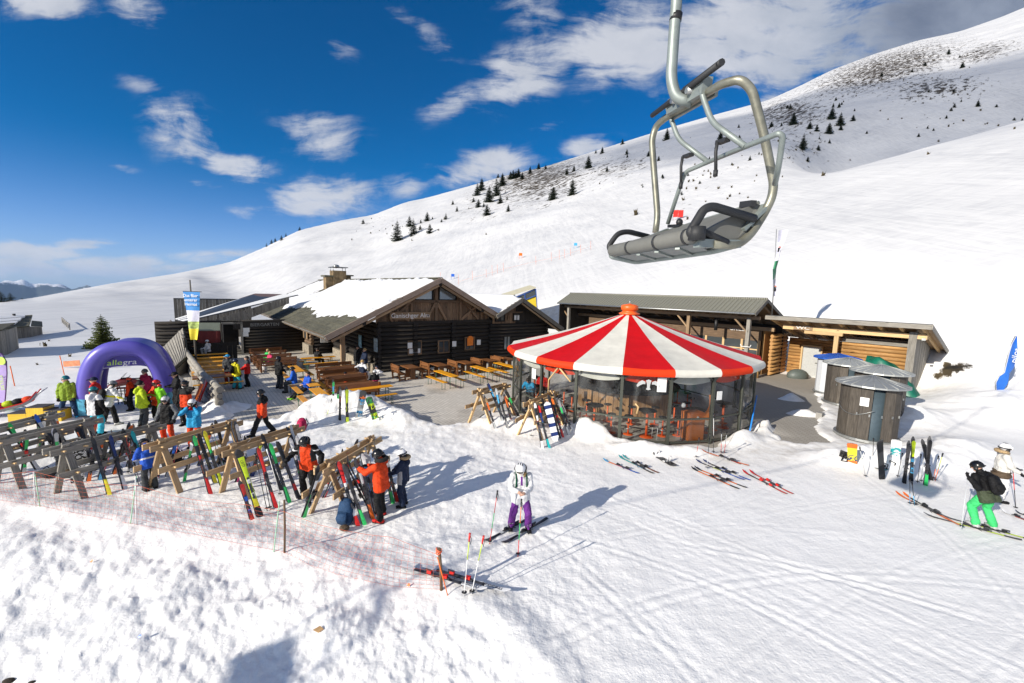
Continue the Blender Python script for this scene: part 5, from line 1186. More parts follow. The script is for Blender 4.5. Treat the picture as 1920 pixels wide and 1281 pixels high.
        add(wr[i], .034, wr[i]+d*.075*k, .036, 'hand'); add(wr[i]+pa*.02*k, .026, wr[i]+(d*.085+pa*.026)*k, .022, 'hand'); add(wr[i]-pa*.02*k, .026, wr[i]+(d*.085-pa*.026)*k, .022, 'hand')
        for q_ in range(4):
            o = (q_-1.5)*.025; fl = (.068, .08, .075, .058)[q_]; b0 = wr[i]+(d*.08+pa*o)*k; b1 = b0+(d*fl*.55+pa*o*.25-pb*-.012*s_)*k; b2 = b1+(d*fl*.45+pb*.026*s_)*k
            add(b0, gl, b1, gl*.95, 'hand'); add(b1, gl*.95, b2, gl*.85, 'hand')
        t0 = wr[i]+(d*.03-pa*.03*s_)*k; add(t0, gl*1.1, t0+(d*.045-pa*.035*s_)*k, gl, 'hand'); add(t0+(d*.045-pa*.035*s_)*k, gl, t0+(d*.08-pa*.032*s_)*k, gl*.9, 'hand')
    ey = [Hd(-.034, .10, .025), Hd(.034, .10, .025)]; mo = Hd(0, .098, -.052)
    gm_ = _skinmat if glove == 'skin' else C_(glove)
    def bodymat(P, near): # -> material index per face centre
        r = np.zeros(len(P), int); reg = np.array([{'head': 0, 'body': 1, 'hand': 2}[q] for q in rg])[near]; r[reg == 1] = 1; r[reg == 2] = 2
        for e in ey: r[np.linalg.norm(P-np.array(e), axis=1) < .019*k] = 3
        r[(np.abs((P-np.array(mo)) @ np.array(hr)) < .026*k) & (np.abs((P-np.array(mo)) @ np.array(hu)) < .010*k) & (np.linalg.norm(P-np.array(mo), axis=1) < .05*k)] = 4
        return r
    job('body', cp, (.0125 if detail else .02)*k, root, bodymat, [_skinmat, C_(pt), gm_, M_EYE, M_LIP])
    # jacket
    f_ = fat; jc = []
    jc += [(B(-.078, .01, -.15), .158*k*f_, B(-.066, .01, .34), .142*k*f_), (B(.078, .01, -.15), .158*k*f_, B(.066, .01, .34), .142*k*f_), (sh[0]-upv*.02*k, .088*k, sh[1]-upv*.02*k, .088*k), (chest, .16*k*f_, neck-upv*.02*k, .085*k), (neck-upv*.05*k, .095*k, neck+upv*.025*k, .088*k)]
    na = len(jc)
    for i in (0, 1):
        jc += [(sh[i], .088*k, el[i], .074*k), (el[i], .074*k, wr[i]-(wr[i]-el[i]).normalized()*.01*k, .055*k)]
    if 'hood' in extra: jc.append((B(0, -.10, .50), .075*k, B(0, -.13, .42), .085*k))
    jm = [C_(jk)]+[C_(c) for c in (jf or {}).get('cols', ())]
    def jmat(P, near):
        r = np.zeros(len(P), int)
        if jf:
            Q = (P-np.array(pel))/k; lx = Q @ np.array(rt); ly = Q @ np.array(fw); lz = Q @ np.array(upv); arm = near >= na
            r = jf['f'](lx, ly, lz, arm, r)
        return r
    job('jacket', jc, (.016 if detail else .024)*k, root, jmat, jm, .011*k); JOBS[-1] = JOBS[-1]+((pel-upv*.19*k, upv) if pose != 'sit' else (pel-upv*.10*k, upv),)
    # trousers
    tc_ = [(pel+rt*-.05*k+upv*.02*k, .118*k, pel+rt*.05*k+upv*.02*k, .118*k)]
    for i in (0, 1):
        dn = (an[i]-kn[i]).normalized(); tc_ += [(hp[i]-(hp[i]-pel)*.12, .110*k, kn[i], .088*k), (kn[i], .088*k, an[i]+dn*-.02*k, .092*k)]
    job('trousers', tc_, (.016 if detail else .024)*k, root, None, [C_(pt)], .011*k)
    # boots
    for i in (0, 1):
        m = MB(); a = an[i]; sh_d = (kn[i]-a).normalized(); fd = Vector(((-.12 if i == 0 else .12), 1, 0)).normalized(); BM = C_(boot)
        b0 = Vector((a.x, a.y, a.z-.055*k))
        up_ = Vector((0, 0, 1)); sx_ = fd.cross(up_)
        m.tube([a+sh_d*.17*k, a+sh_d*.05*k, a-up_*.05*k, a-up_*.082*k], [.075*k, .078*k, .07*k, .06*k], BM, 10)
        m.tube([b0-fd*.085*k, b0-fd*.06*k, b0+fd*.08*k, b0+fd*.17*k, b0+fd*.205*k], [(.045*k, .025*k), (.056*k, .05*k), (.056*k, .05*k), (.05*k, .036*k), (.03*k, .02*k)], BM, 10, flat=sx_)
        m.obox(b0-up_*.03*k+fd*.05*k, fd*.14*k, sx_*.05*k, up_*.012*k, M_BLACK)
        for q in (.02, .09): m.obox(a+sh_d*q*k+fd*.07*k, sx_*.05*k, fd*.012*k, up_*.01*k, M_STEEL)
        m.build('boot', root, False)
    MH = Matrix((hr, hf, hu)).transposed()
    def dome(rx, ry, rzz, cz, cut, M, name, seg=16, brim=0, hole=True):
        m = MB(); rows = []
        for a in range(8):
            th = R_(cut)*a/7; row = []
            for b in range(seg+1):
                ph = 2*pi*b/seg; c2 = th*(1-.33*max(0, math.sin(ph))**2*(a/7)) if hole else th; x = rx*math.sin(c2)*math.cos(ph); y = ry*math.sin(c2)*math.sin(ph); zz = rzz*math.cos(c2)
                row.append(Hd(x, y-.008, zz+cz))
            rows.append(row)
        m.grid(rows, M, flip=True)
        inn = [[p.lerp(hc0, .10) for p in r] for r in rows]; m.grid(inn, M_BLACK); m.grid([rows[-1], inn[-1]], M, flip=True)
        return m, name
    if head == 'helmet':
        MHm = plain('helmet_'+hc, CL[hc], .25, var=.04); m, nm = dome(.122, .138, .125, .035, 112, MHm, 'helmet')
        for e in (-1, 1): m.ball(Hd(.108*e, -.005, -.03), (.03*k, .05*k, .055*k), M_BLACK, 8, 6, MH)
        for e in (-.05, 0, .05): m.obox(Hd(e, -.02, .158-.02*abs(e)*8), hr*.009*k, hf*.035*k, hu*.004*k, M_BLACK)
        ho = m.build('helmet', root, False)
        m = MB(); up2 = .085 if goggles == 'up' else .028; yy2 = .118 if goggles == 'up' else .112
        m.tube([Hd(math.cos(R_(a))*.132, math.sin(R_(a))*.148-.008, up2-.004) for a in range(20, -201, -20)], .016*k, M_BLACK, 6)
        rows = []
        for a in range(5):
            rows.append([Hd(.088*math.sin(R_(t)), yy2*1.02+.035*(math.cos(R_(t))-.75), up2+(a-2)*.021*(1-.25*(abs(t)/80)**2)) for t in range(-80, 81, 20)])
        m.grid(rows, M_LENSO if goggles == 'orange' else M_LENS); m.tube([rows[0][i] for i in range(9)]+[rows[-1][i] for i in range(8, -1, -1)], .008*k, M_BLACK if hc != 'white' else M_WHITE, 5, closed=True)
        if goggles != 'none': m.build('goggles', ho, False)
    elif head in ('beanie', 'cap'):
        m, nm = dome(.112, .125, .135 if head == 'beanie' else .115, .035, 96, C_(hc), 'hat')
        if head == 'cap': m.obox(Hd(0, .15, .05), hr*.06*k, (hf-hu*.25)*.05*k, hu*.006*k, C_(hc))
        m.tube([Hd(.112*math.cos(R_(a)), .125*math.sin(R_(a))-.008, .03) for a in range(0, 360, 24)], .016*k, C_(hc), 6, closed=True); m.build('hat', root, False)
    else:
        HM = M_HAIRL if hair == 'blond' else M_HAIRB; m, nm = dome(.104, .116, .118, .035, 108, HM, 'hair', 20)
        if 'long' in extra: m.ball(Hd(0, -.085, -.06), (.075*k, .05*k, .14*k), HM, 10, 8, MH)
        m.build('hair', root, False)
    if 'longhair' in extra:
        m = MB(); m.tube([Hd(-.085, -.04, -.02), Hd(-.095, .02, -.10), Hd(-.08, .06, -.18)], [.035*k, .04*k, .02*k], M_HAIRL, 8); m.build('hair', root, False)
    for ex in extra:
        if ex in ('fur', 'furb'):
            m = MB(); m.tube([neck+upv*.03*k+(rt*(.13*math.cos(R_(a)))+fw*(.12*math.sin(R_(a))-.05))*k-upv*(.02 if 30 < a < 150 else -.02)*k for a in range(0, 360, 30)], .05*k, M_FUR if ex == 'fur' else M_FURB, 8, closed=True); m.build('fur_collar', root, False)
        if ex.startswith('pack'):
            c = ex.split(':')[1] if ':' in ex else 'black'; m = MB(); PM = C_(c)
            m.tube([B(0, -.235, .02), B(0, -.25, .08), B(0, -.255, .25), B(0, -.245, .42), B(0, -.22, .47)], [(.10*k, .06*k), (.145*k, .10*k), (.15*k, .11*k), (.135*k, .09*k), (.08*k, .05*k)], PM, 12, flat=rt)
            m.tube([B(0, -.33, .08), B(0, -.35, .14), B(0, -.34, .24), B(0, -.32, .27)], [(.07*k, .02*k), (.11*k, .045*k), (.11*k, .045*k), (.07*k, .02*k)], PM, 10, flat=rt)
            for e in (-1, 1): m.tube([B(.10*e, -.16, .47), B(.115*e, -.02, .555), B(.12*e, .15, .42), B(.125*e, .155, .26), B(.15*e, -.02, .06), B(.12*e, -.19, .05)], [(.024*k, .009*k)]*6, PM, 6)
            m.build('backpack', root, False)
        if ex == 'scarf': m = MB(); m.tube([neck+upv*.05*k+(rt*(.085*math.cos(R_(a)))+fw*(.085*math.sin(R_(a))))*k for a in range(0, 360, 30)], .035*k, C_('white'), 8, closed=True); m.build('scarf', root, False)
        if ex == 'beard': m = MB(); m.ball(Hd(0, .07, -.07), (.06*k, .045*k, .06*k), plain('white_beard', (.7, .69, .66), .9), 10, 6, MH); m.build('beard', root, False)
        if ex == 'belt': m = MB(); m.tube([B(.205*math.cos(R_(a)), .165*math.sin(R_(a))+.01, -.02) for a in range(0, 360, 30)], .03*k, C_('brown'), 6, closed=True); m.tube([B(.195*math.cos(R_(a)), .16*math.sin(R_(a))+.01, -.12) for a in range(0, 360, 30)], .06*k, C_('brown'), 6, closed=True); m.build('belt', root, False)
    root['_w'] = 0; del root['_w']
    W_ = inv.inverted()
    return dict(root=root, hands=[W_ @ (wr[i]+(wr[i]-el[i]).normalized()*.07*k) for i in (0, 1)], feet=[W_ @ Vector((an[i].x, an[i].y, 0)) for i in (0, 1)])
def finish_people():
    tmp = []
    for name, caps, vox, parent, matf, mats, nz, sm, hem in map(unpack, JOBS):
        o = bpy.data.objects.new('t', caps_mesh(caps)); COL.objects.link(o)
        r = o.modifiers.new('r', 'REMESH'); r.mode = 'VOXEL'; r.voxel_size = vox
        q = o.modifiers.new('s', 'SMOOTH'); q.factor = .5; q.iterations = sm; tmp.append(o)
    dg = bpy.context.evaluated_depsgraph_get()
    for (name, caps, vox, parent, matf, mats, nz, sm, hem), o in zip(map(unpack, JOBS), tmp):
        me = bpy.data.meshes.new_from_object(o.evaluated_get(dg)); me.name = name; me.materials.clear()
        for m_ in mats: me.materials.append(m_)
        nv = len(me.vertices); P = np.empty(nv*3); me.vertices.foreach_get('co', P); P = P.reshape(-1, 3)
        if nz:
            N = np.empty(nv*3); me.vertices.foreach_get('normal', N); N = N.reshape(-1, 3); se = hash(label_of(parent)) % 97
            d = fbm(P[:, 0]*9+P[:, 2]*5+se, P[:, 2]*11-P[:, 1]*8, 3, 7); P = P+N*(d*nz*2.2)[:, None]; me.vertices.foreach_set('co', P.ravel())
        if hem:
            q0 = np.array(hem[0]); uq = np.array(hem[1]); dd = (P-q0) @ uq; c_ = np.linalg.norm(P-q0-dd[:, None]*uq, axis=1) < .36
            lo = np.where((dd < 0) & c_, dd, 0); P = P-lo[:, None]*uq*.93; me.vertices.foreach_set('co', P.ravel())
        nf = len(me.polygons); Cn = np.empty(nf*3); me.polygons.foreach_get('center', Cn); Cn = Cn.reshape(-1, 3)
        if matf:
            D = np.full((len(caps), nf), 9.0)
            for i, (a, ra, b, rb) in enumerate(caps):
                a = np.array(a); b = np.array(b); ab = b-a; t = np.clip(((Cn-a) @ ab)/max(1e-9, ab @ ab), 0, 1); D[i] = np.linalg.norm(Cn-a-t[:, None]*ab, axis=1)-(ra+(rb-ra)*t)
            idx = matf(Cn, D.argmin(0)); me.polygons.foreach_set('material_index', np.asarray(idx, np.int32))
        me.polygons.foreach_set('use_smooth', np.ones(nf, bool)); me.update()
        r = bpy.data.objects.new(name, me); COL.objects.link(r); r.parent = parent
    for o in tmp: d_ = o.data; bpy.data.objects.remove(o); bpy.data.meshes.remove(d_)
def label_of(o): return sum(ord(c)*(i+1) for i, c in enumerate(o.get('label', ''))) if o else 0
# jacket colour layouts
def yoke(*cols, z=.33): return dict(cols=cols, f=lambda x, y, z_, a, r: np.where(((z_ > z) & ~a) | (a & (z_ > z+.02) & (np.abs(x) < .27)), 1, r))
def sleeves(*cols): return dict(cols=cols, f=lambda x, y, z_, a, r: np.where(a, 1, r))
def sides(*cols): return dict(cols=cols, f=lambda x, y, z_, a, r: np.where((np.abs(x) > .15) & (z_ < .36), 1, r))
def lowhem(*cols, z=.06): return dict(cols=cols, f=lambda x, y, z_, a, r: np.where((z_ < z) & ~a, 1, r))
def band(*cols, z0=.2, z1=.27): return dict(cols=cols, f=lambda x, y, z_, a, r: np.where((z_ > z0) & (z_ < z1), 1, r))

TW = 270  # facing the camera
# -- by the ski racks and on the piste
_bx = at(660, 860, 1.35)
person(716, 972, 165, 'person in an orange jacket and red ski boots reaching onto the nearest rack', 1.76, 'orange', 'black', 'helmet', 'black', hands=[(-.16, .50, 1.28), (.14, .46, 1.22)], extra=('furb',), boot='red', lean=4, nod=12, feet=[(-.18, -.06, 0), (.16, .10, 0)])
person(757, 948, 175, 'child in a navy jacket with a fur hood and white helmet', 1.52, 'navy', 'navy', 'helmet', 'white', jf=dict(cols=('lgrey',), f=lambda x, y, z, a, r: np.where((z < .22) & (y > -.03) & ~a, 1, r)), extra=('fur', 'hood'), hands=[(-.18, .36, 1.02), (.12, .38, .98)], nod=15, boot='black')
person(580, 930, 275, 'man in a red and black jacket lifting skis behind the nearest rack', 1.78, 'orange', 'black', 'helmet', 'black', jf=dict(cols=('black', 'char', 'white'), f=lambda x, y, z, a, r: np.where(a & (np.abs(z-.40) < .018), 3, np.where(a, 1, np.where((np.abs(x) > .13) & (z > .1), 2, r)))), hands=[(-.40, .22, .95), (.42, .30, 1.08)], nod=25, lean=12, goggles='down')
PURP = person(974, 997, 275, 'woman in a white jacket and purple trousers on black skis fiddling with her gloves', 1.74, 'white', 'purple', 'helmet', 'white', hands=[(-.06, .33, 1.13), (.10, .33, 1.15)], nod=28, look=-18, glove='skin', extra=('longhair', 'pack:dgreen'), feet=[(-.20, .02, .06), (.20, -.08, .06)], boot='black', jf=dict(cols=('purple',), f=lambda x, y, z, a, r: np.where((np.abs(x) < .03+.0*z) & (y > .1) & (z > .28), 1, r)))
GREENP = person(1842, 992, 92, 'person in bright green trousers with a black backpack bending forward on skis', 1.72, 'black', 'mint', 'helmet', 'black', jf=dict(cols=('camo',), f=lambda x, y, z, a, r: np.where((z < .10) & ~a, 1, r)), lean=22, side=-6, hands=[(-.42, .10, 1.30), (.30, .32, 1.0)], extra=('pack:black',), feet=[(-.19, .03, .06), (.19, -.05, .06)], boot='silver', look=20)
person(1868, 938, 330, 'woman in a white jacket with a fur collar and brown belt holding poles', 1.70, 'cream', 'white', 'helmet', 'white', hands=[(-.18, .32, 1.02), (.16, .30, .98)], extra=('fur', 'belt'), goggles='orange', boot='black', look=10, jf=lowhem('brown', z=.0))
person(494, 816, 200, 'man in an orange jacket with black shoulders walking past the end of the terrace', 1.80, 'orange', 'black', 'helmet', 'black', jf=dict(cols=('black',), f=lambda x, y, z, a, r: np.where((z > .30) & ((np.abs(x) < .30)), 1, r)), extra=('hood',), feet=[(-.12, .34, 0), (.12, -.30, .02)], hands=[(-.30, -.04, .84), (.30, .06, .84)], pelvis=(0, 0, .89), nod=8)
# -- the group by the purple arch
person(131, 783, 300, 'person in an olive green jacket and blue trousers left of the purple arch', 1.74, 'olive', 'dblue', 'beanie', 'teal', feet=[(-.22, 0, 0), (.26, .06, 0)], hands=[(-.22, .14, .86), (.25, .10, .88)], look=-60, boot='sky', fat=1.1)
person(182, 815, 88, 'person in a white jacket and cyan trousers seen from behind at the rack', 1.80, 'white', 'cyan', 'helmet', 'teal', jf=sides('black'), hands=[(-.33, .06, .86), (.33, .06, .86)], fat=1.12, extra=('hood',), detail=1)
person(183, 786, 200, 'person in a red jacket with a dark blue cap near the arch', 1.76, 'red', 'black', 'cap', 'navy', jf=band('orange', z0=.16, z1=.30), look=30, detail=0)
person(207, 796, 60, 'person in a white jacket with a small black backpack stepping towards the arch opening', 1.74, 'white', 'black', 'helmet', 'grey', jf=band('yellow', z0=.18, z1=.26), feet=[(-.20, -.12, 0), (.22, .16, 0)], hands=[(-.30, .02, .95), (.52, .30, .95)], extra=('pack:black',), lean=14, boot='cream')
person(268, 800, 60, 'person in a bright yellow green jacket and black beanie before the arch', 1.82, 'lime', 'char', 'beanie', 'black', hands=[(-.26, .12, .84), (.24, .14, .88)], extra=('hood',), look=-35)
person(299, 793, 250, 'person in an orange jacket with a red helmet carrying a child in green', 1.76, 'orange', 'black', 'helmet', 'red', jf=band('vgreen', z0=.20, z1=.25), hands=[(-.10, .30, 1.05), (.20, .30, 1.18)], detail=0)
kp = gnd(301, 793)
person(0, 0, 100, 'small child in bright green held on the arm of the orange jacketed person', 1.02, 'vgreen', 'vgreen', 'helmet', 'red', pos=kp+Vector((.24, -.22, .62)), hands=[(-.2, .25, .95), (.2, .25, .95)], detail=0)
person(277, 763, 260, 'woman in a crimson jacket with a grey hat inside the arch', 1.74, 'crim', 'black', 'beanie', 'grey', extra=('long',), hair='blond', detail=0)
person(247, 769, 200, 'child in an orange jacket with a dark vest below the arch opening', 1.45, 'orange', 'black', 'helmet', 'orange', jf=lowhem('black', z=.25), detail=0)
person(335, 770, 230, 'man all in black holding something at the right foot of the arch', 1.76, 'black', 'black', 'cap', 'black', hands=[(-.08, .30, 1.12), (.10, .30, 1.12)], nod=15, detail=0)
person(352, 797, 270, 'bearded man in an orange jacket with black shoulders and a black helmet', 1.80, 'orange', 'black', 'helmet', 'black', jf=dict(cols=('black',), f=lambda x, y, z, a, r: np.where((z > .30) | (x > .12), 1, r)), hands=[(-.14, .14, 1.52), (.28, .1, .9)], extra=('beard',), goggles='up')
person(318, 832, 275, 'person in a black jacket with orange trousers and a grey helmet', 1.72, 'black', 'orange', 'helmet', 'silver', jf=sleeves('grey'), hands=[(-.32, .18, .95), (.34, .10, .86)], nod=15)
person(367, 838, 280, 'person in a blue jacket and white helmet holding both hands to the face', 1.70, 'sky', 'orange', 'helmet', 'white', jf=dict(cols=('red',), f=lambda x, y, z, a, r: np.where((z > .43) & ~a, 1, r)), hands=[(-.11, .16, 1.45), (.11, .16, 1.45)], nod=10)
person(283, 918, 150, 'child in a royal blue jacket and black helmet bending over the front rack', 1.46, 'royal', 'char', 'helmet', 'black', jf=band('white', z0=.12, z1=.17), hands=[(-.22, .34, 1.0), (.20, .34, .95)], lean=16, nod=30, extra=('hood',))
# -- on the terrace
zt = PV
person(430, 726, 285, 'person in a grey jacket and red trousers with a blue cap on the terrace', 1.70, 'char', 'dred', 'cap', 'sky', look=-40, detail=0, z=zt, extra=('long',), hands=[(-.25, .05, .84), (.1, .28, .98)])
person(444, 736, 70, 'person in a yellow jacket with a black backpack and cyan trousers', 1.66, 'yellow', 'cyan', 'helmet', 'navy', extra=('pack:black',), detail=0, z=zt, feet=[(-.18, 0, 0), (.18, .1, 0)])
person(466, 731, 215, 'man in a red vest over a dark jacket facing the yellow jacketed person', 1.72, 'red', 'black', 'bare', 'black', jf=yoke('char', z=.36), hands=[(-.15, .28, 1.0), (.12, .30, 1.0)], detail=0, z=zt)
person(524, 735, 60, 'man in black standing with a black helmet beside the brown tables', 1.80, 'black', 'char', 'helmet', 'black', detail=0, z=zt, hands=[(-.2, .25, 1.0), (.22, .2, .95)], look=20)
person(508, 700, 240, 'girl in a pink jacket and white trousers sitting at the end of a brown bench', 1.60, 'pink', 'white', 'bare', 'black', pose='sit', hair='blond', hands=[(-.12, .3, .68), (.12, .3, .68)], detail=0, z=zt, boot='lgrey')
person(504, 694, 250, 'person in a green jacket sitting behind the girl in pink', 1.60, 'green', 'vgreen', 'bare', 'black', pose='sit', hair='blond', detail=0, z=zt, hands=[(-.12, .3, .68), (.12, .3, .68)])
person(553, 742, 200, 'person in a blue jacket and black helmet sitting on a beer bench', 1.72, 'blue', 'char', 'helmet', 'black', pose='sit', hands=[(-.14, .34, .72), (.12, .34, .70)], z=zt, lean=6)
person(577, 752, 235, 'man in a royal blue jacket sitting back with outstretched legs and green shoes', 1.74, 'royal', 'black', 'bare', 'black', pose='sit', feet=[(-.10, .86, .02), (.12, .80, .02)], hands=[(-.06, .24, .70), (.08, .24, .70)], lean=-6, boot='vgreen', glove='skin', z=zt, seat=.42)
person(596, 694, 80, 'person in black sitting at the orange table below the eave', 1.70, 'black', 'black', 'bare', 'black', pose='sit', detail=0, z=zt, hands=[(-.15, .35, .75), (.15, .35, .75)])
person(672, 703, 250, 'man in a black jacket standing at the hut corner', 1.80, 'black', 'char', 'bare', 'black', detail=0, z=zt)
person(685, 707, 230, 'man in a navy jacket standing beside the seated woman in the vest', 1.72, 'navy', 'black', 'bare', 'black', hair='blond', detail=0, z=zt, hands=[(-.2, .3, .95), (.2, .22, .9)])
person(680, 722, 80, 'woman in white with a navy vest sitting at the near centre table', 1.66, 'white', 'white', 'bare', 'black', jf=dict(cols=('navy',), f=lambda x, y, z, a, r: np.where((~a) & (z < .38), 1, r)), pose='sit', hair='blond', detail=0, z=zt)
person(648, 738, 60, 'child in an orange jacket and dark cap at the near centre table', 1.25, 'orange', 'black', 'beanie', 'black', pose='sit', detail=0, z=zt, hands=[(-.1, .4, .75), (.3, .35, .75)], seat=.5)
person(703, 742, 120, 'child in a black jacket and silver helmet sitting on the front bench', 1.50, 'black', 'black', 'helmet', 'silver', jf=band('pink', z0=.14, z1=.18), pose='sit', detail=0, z=zt, hands=[(-.15, .3, .7), (.15, .3, .7)])
person(707, 727, 250, 'child in white with a navy hat behind the front bench', 1.35, 'white', 'white', 'beanie', 'navy', pose='sit', detail=0, z=zt)
person(370, 686, 160, 'man in a black jacket leaning towards the log fence from a beer bench', 1.74, 'black', 'black', 'bare', 'black', pose='sit', lean=22, hands=[(-.2, .6, .85), (.15, .55, .85)], detail=0, z=zt)
person(391, 681, 265, 'person in a white snow suit and white helmet sitting on the orange beer table', 1.66, 'white', 'lgrey', 'helmet', 'white', pose='sit', detail=0, z=zt, seat=.72, feet=[(-.12, .40, .46), (.12, .42, .46)], hands=[(-.08, .3, .95), (.08, .3, .95)])
person(519, 655, 200, 'person in a blue patterned shirt lounging at the far end of the brown rows', 1.70, 'sky', 'black', 'bare', 'black', jf=sides('pink'), pose='sit', lean=-18, detail=0, z=zt, hands=[(-.35, .35, .75), (.1, .3, .7)])
# -- inside the bar
person(1016, 765, 250, 'person in a red jacket sitting inside the left part of the bar', 1.70, 'red', 'black', 'bare', 'black', pose='sit', hair='blond', detail=0, seat=.8, feet=[(-.12, .3, .3), (.12, .3, .3)], z=zt)
person(993, 772, 250, 'person in a sky blue jacket leaning on a table inside the bar', 1.70, 'sky', 'black', 'bare', 'black', lean=35, detail=0, z=zt, hands=[(-.2, .5, 1.05), (.25, .5, 1.05)])
finish_people()
# ------------------------------------------------------------------ skis, poles, boards and racks
CK = dict(black=(.012, .012, .014), white=(.78, .78, .78), red=(.62, .02, .015), orange=(.85, .16, .012), lime=(.56, .72, .02), yellow=(.80, .70, .03), green=(.03, .52, .12), teal=(.01, .36, .38), blue=(.02, .12, .55), navy=(.012, .03, .14), sky=(.08, .40, .70), grey=(.28, .29, .30), silver=(.50, .52, .53), char=(.05, .05, .055), brown=(.20, .06, .04), tan=(.45, .28, .13), pink=(.70, .06, .25), purple=(.14, .04, .32))
def SK(k): return plain('ski_'+k, CK[k], .3, var=.1, sc=18)
def graphic(name, a, b, sc=9.0):
    k = 'graphic_'+name
    if k in _mc: return _mc[k]
    n = NT(k); n.col(n.ramp(n.noise(n.map(n.obj, (1, 1, 1)), sc, 2, .4, 2.5), [(.48, CK[a]), (.52, CK[b])])); n.set(Roughness=.3); _mc[k] = n.m; return n.m
def ski_geo(m, O, d, nrm, L, cols, w=.068, off=0.0, tipup=.06):
    """one ski: tail at O running along d, top side along nrm; cols = colours from tail to tip"""
    d, nrm = Vector(d).normalized(), Vector(nrm); nrm = (nrm-d*nrm.dot(d)).normalized(); sx = d.cross(nrm); N = 18
    rows_t, rows_b = [], []
    for i in range(N+1):
        f = i/N; ww = w*(.62+.55*(2*f-1)**2+.10*f)*.62
        if f > .93: ww *= math.sqrt(max(.02, 1-((f-.93)/.075)**2))
        if f < .03: ww *= .8
        up = tipup*max(0, (f-.86)/.14)**2+.012*max(0, (.08-f)/.08)
        c = Vector(O)+d*(L*f)+nrm*(off+up); th = .011*(1-.5*abs(2*f-1))
        rows_t.append([c-sx*ww+nrm*.004, c-sx*ww*.7+nrm*th, c+sx*ww*.7+nrm*th, c+sx*ww+nrm*.004]); rows_b.append([c-sx*ww, c+sx*ww])
    nc = len(cols)
    for i in range(N):
        M = cols[min(nc-1, int(i/N*nc))]; M = SK(M) if isinstance(M, str) else M
        m.grid(rows_t[i:i+2], M, flip=False); m.grid(rows_b[i:i+2], SK('char'), flip=True)
        for a, b in ((0, 0), (3, 1)): m.poly([rows_t[i][a], rows_t[i+1][a], rows_b[i+1][b], rows_b[i][b]], SK('char'), flip=(a == 3))
    m.poly(rows_t[0]+[rows_b[0][1], rows_b[0][0]], SK('char')); m.poly(rows_t[-1]+[rows_b[-1][1], rows_b[-1][0]], SK('char'), flip=True)
def binding_geo(m, O, d, nrm, L, off=0.0, col='black', c2='char'):
    d, nrm = Vector(d).normalized(), Vector(nrm); nrm = (nrm-d*nrm.dot(d)).normalized(); sx = d.cross(nrm); B0 = Vector(O)+d*L*.44+nrm*(off+.012)
    m.obox(B0+nrm*.008, d*.27, sx*.026, nrm*.008, SK(c2)); m.obox(B0+d*.17+nrm*.028, d*.05, sx*.034, nrm*.022, SK(col)); m.obox(B0+d*.20+nrm*.045, d*.02, sx*.028, nrm*.018, SK(col))
    m.obox(B0-d*.17+nrm*.03, d*.045, sx*.03, nrm*.03, SK(col)); m.obox(B0-d*.20+nrm*.06, d*.06, sx*.016, nrm*.012, SK(c2)); m.tube([B0-d*.02+sx*.04, B0-d*.10+sx*.055-nrm*.03], .008, SK(c2), 5); m.tube([B0-d*.02-sx*.04, B0-d*.10-sx*.055-nrm*.03], .008, SK(c2), 5)
def reach(B, px, py, L):
    """point along the sight line at distance L from B, the upper of the two"""
    d = ray(px, py); o = CC-B; a = d.dot(d); b = 2*d.dot(o); c = o.dot(o)-L*L; disc = b*b-4*a*c
    t = (-b+math.sqrt(disc))/(2*a) if disc > 0 else -b/(2*a); t2 = (-b-math.sqrt(disc))/(2*a) if disc > 0 else t
    p, q = CC+d*t, CC+d*t2
    return p if p.z > q.z else q
def ski_pair(bot, top, L, cols, label, bc='black', twist=0.0, group='ski pairs leaning on the racks', w=.068, z=None):
    B = gnd(*bot); B.z -= .03; T_ = reach(B, top[0], top[1], L); d = (T_-B).normalized(); t = thing('ski_pair', label, 'skis', B, 0, group)
    cam_ = (CC-B).normalized(); n = cam_-d*cam_.dot(d); n = n.normalized(); sx = d.cross(n); n = (n*math.cos(R_(twist))+sx*math.sin(R_(twist))).normalized(); sx = d.cross(n)
    for s_ in (1, -1):
        m = MB(); O = B+d*(0 if s_ == 1 else .02)+n*(.012*s_)+sx*(.012*s_); dd = (d+n*.012*s_).normalized()
        ski_geo(m, O, dd, n*s_, L, cols, w); k = m.build('ski', t); b = MB(); binding_geo(b, O, dd, n*s_, L, 0, bc); b.build('binding', k)
    return t, B, d, n
def lying_ski(tip, tail, cols, label, bc='black', group=None, w=.066, zo=.015):
    A, B = gnd(*tail), gnd(*tip); cl_ = max(gz(*(A.lerp(B, f_/12))[:2])-A.lerp(B, f_/12).z for f_ in range(13)); A.z += zo+max(0, cl_)*.8; B.z += zo+max(0, cl_)*.8; d = B-A; L = d.length; d.normalize(); n = Z-d*d.z; n.normalize(); t = thing('ski', label, 'ski', A, 0, group); m = MB(); ski_geo(m, A, d, n, L, cols, w); k = m.build('blade', t); b = MB(); binding_geo(b, A, d, n, L, 0, bc); b.build('binding', t); return A, d, n, L, t
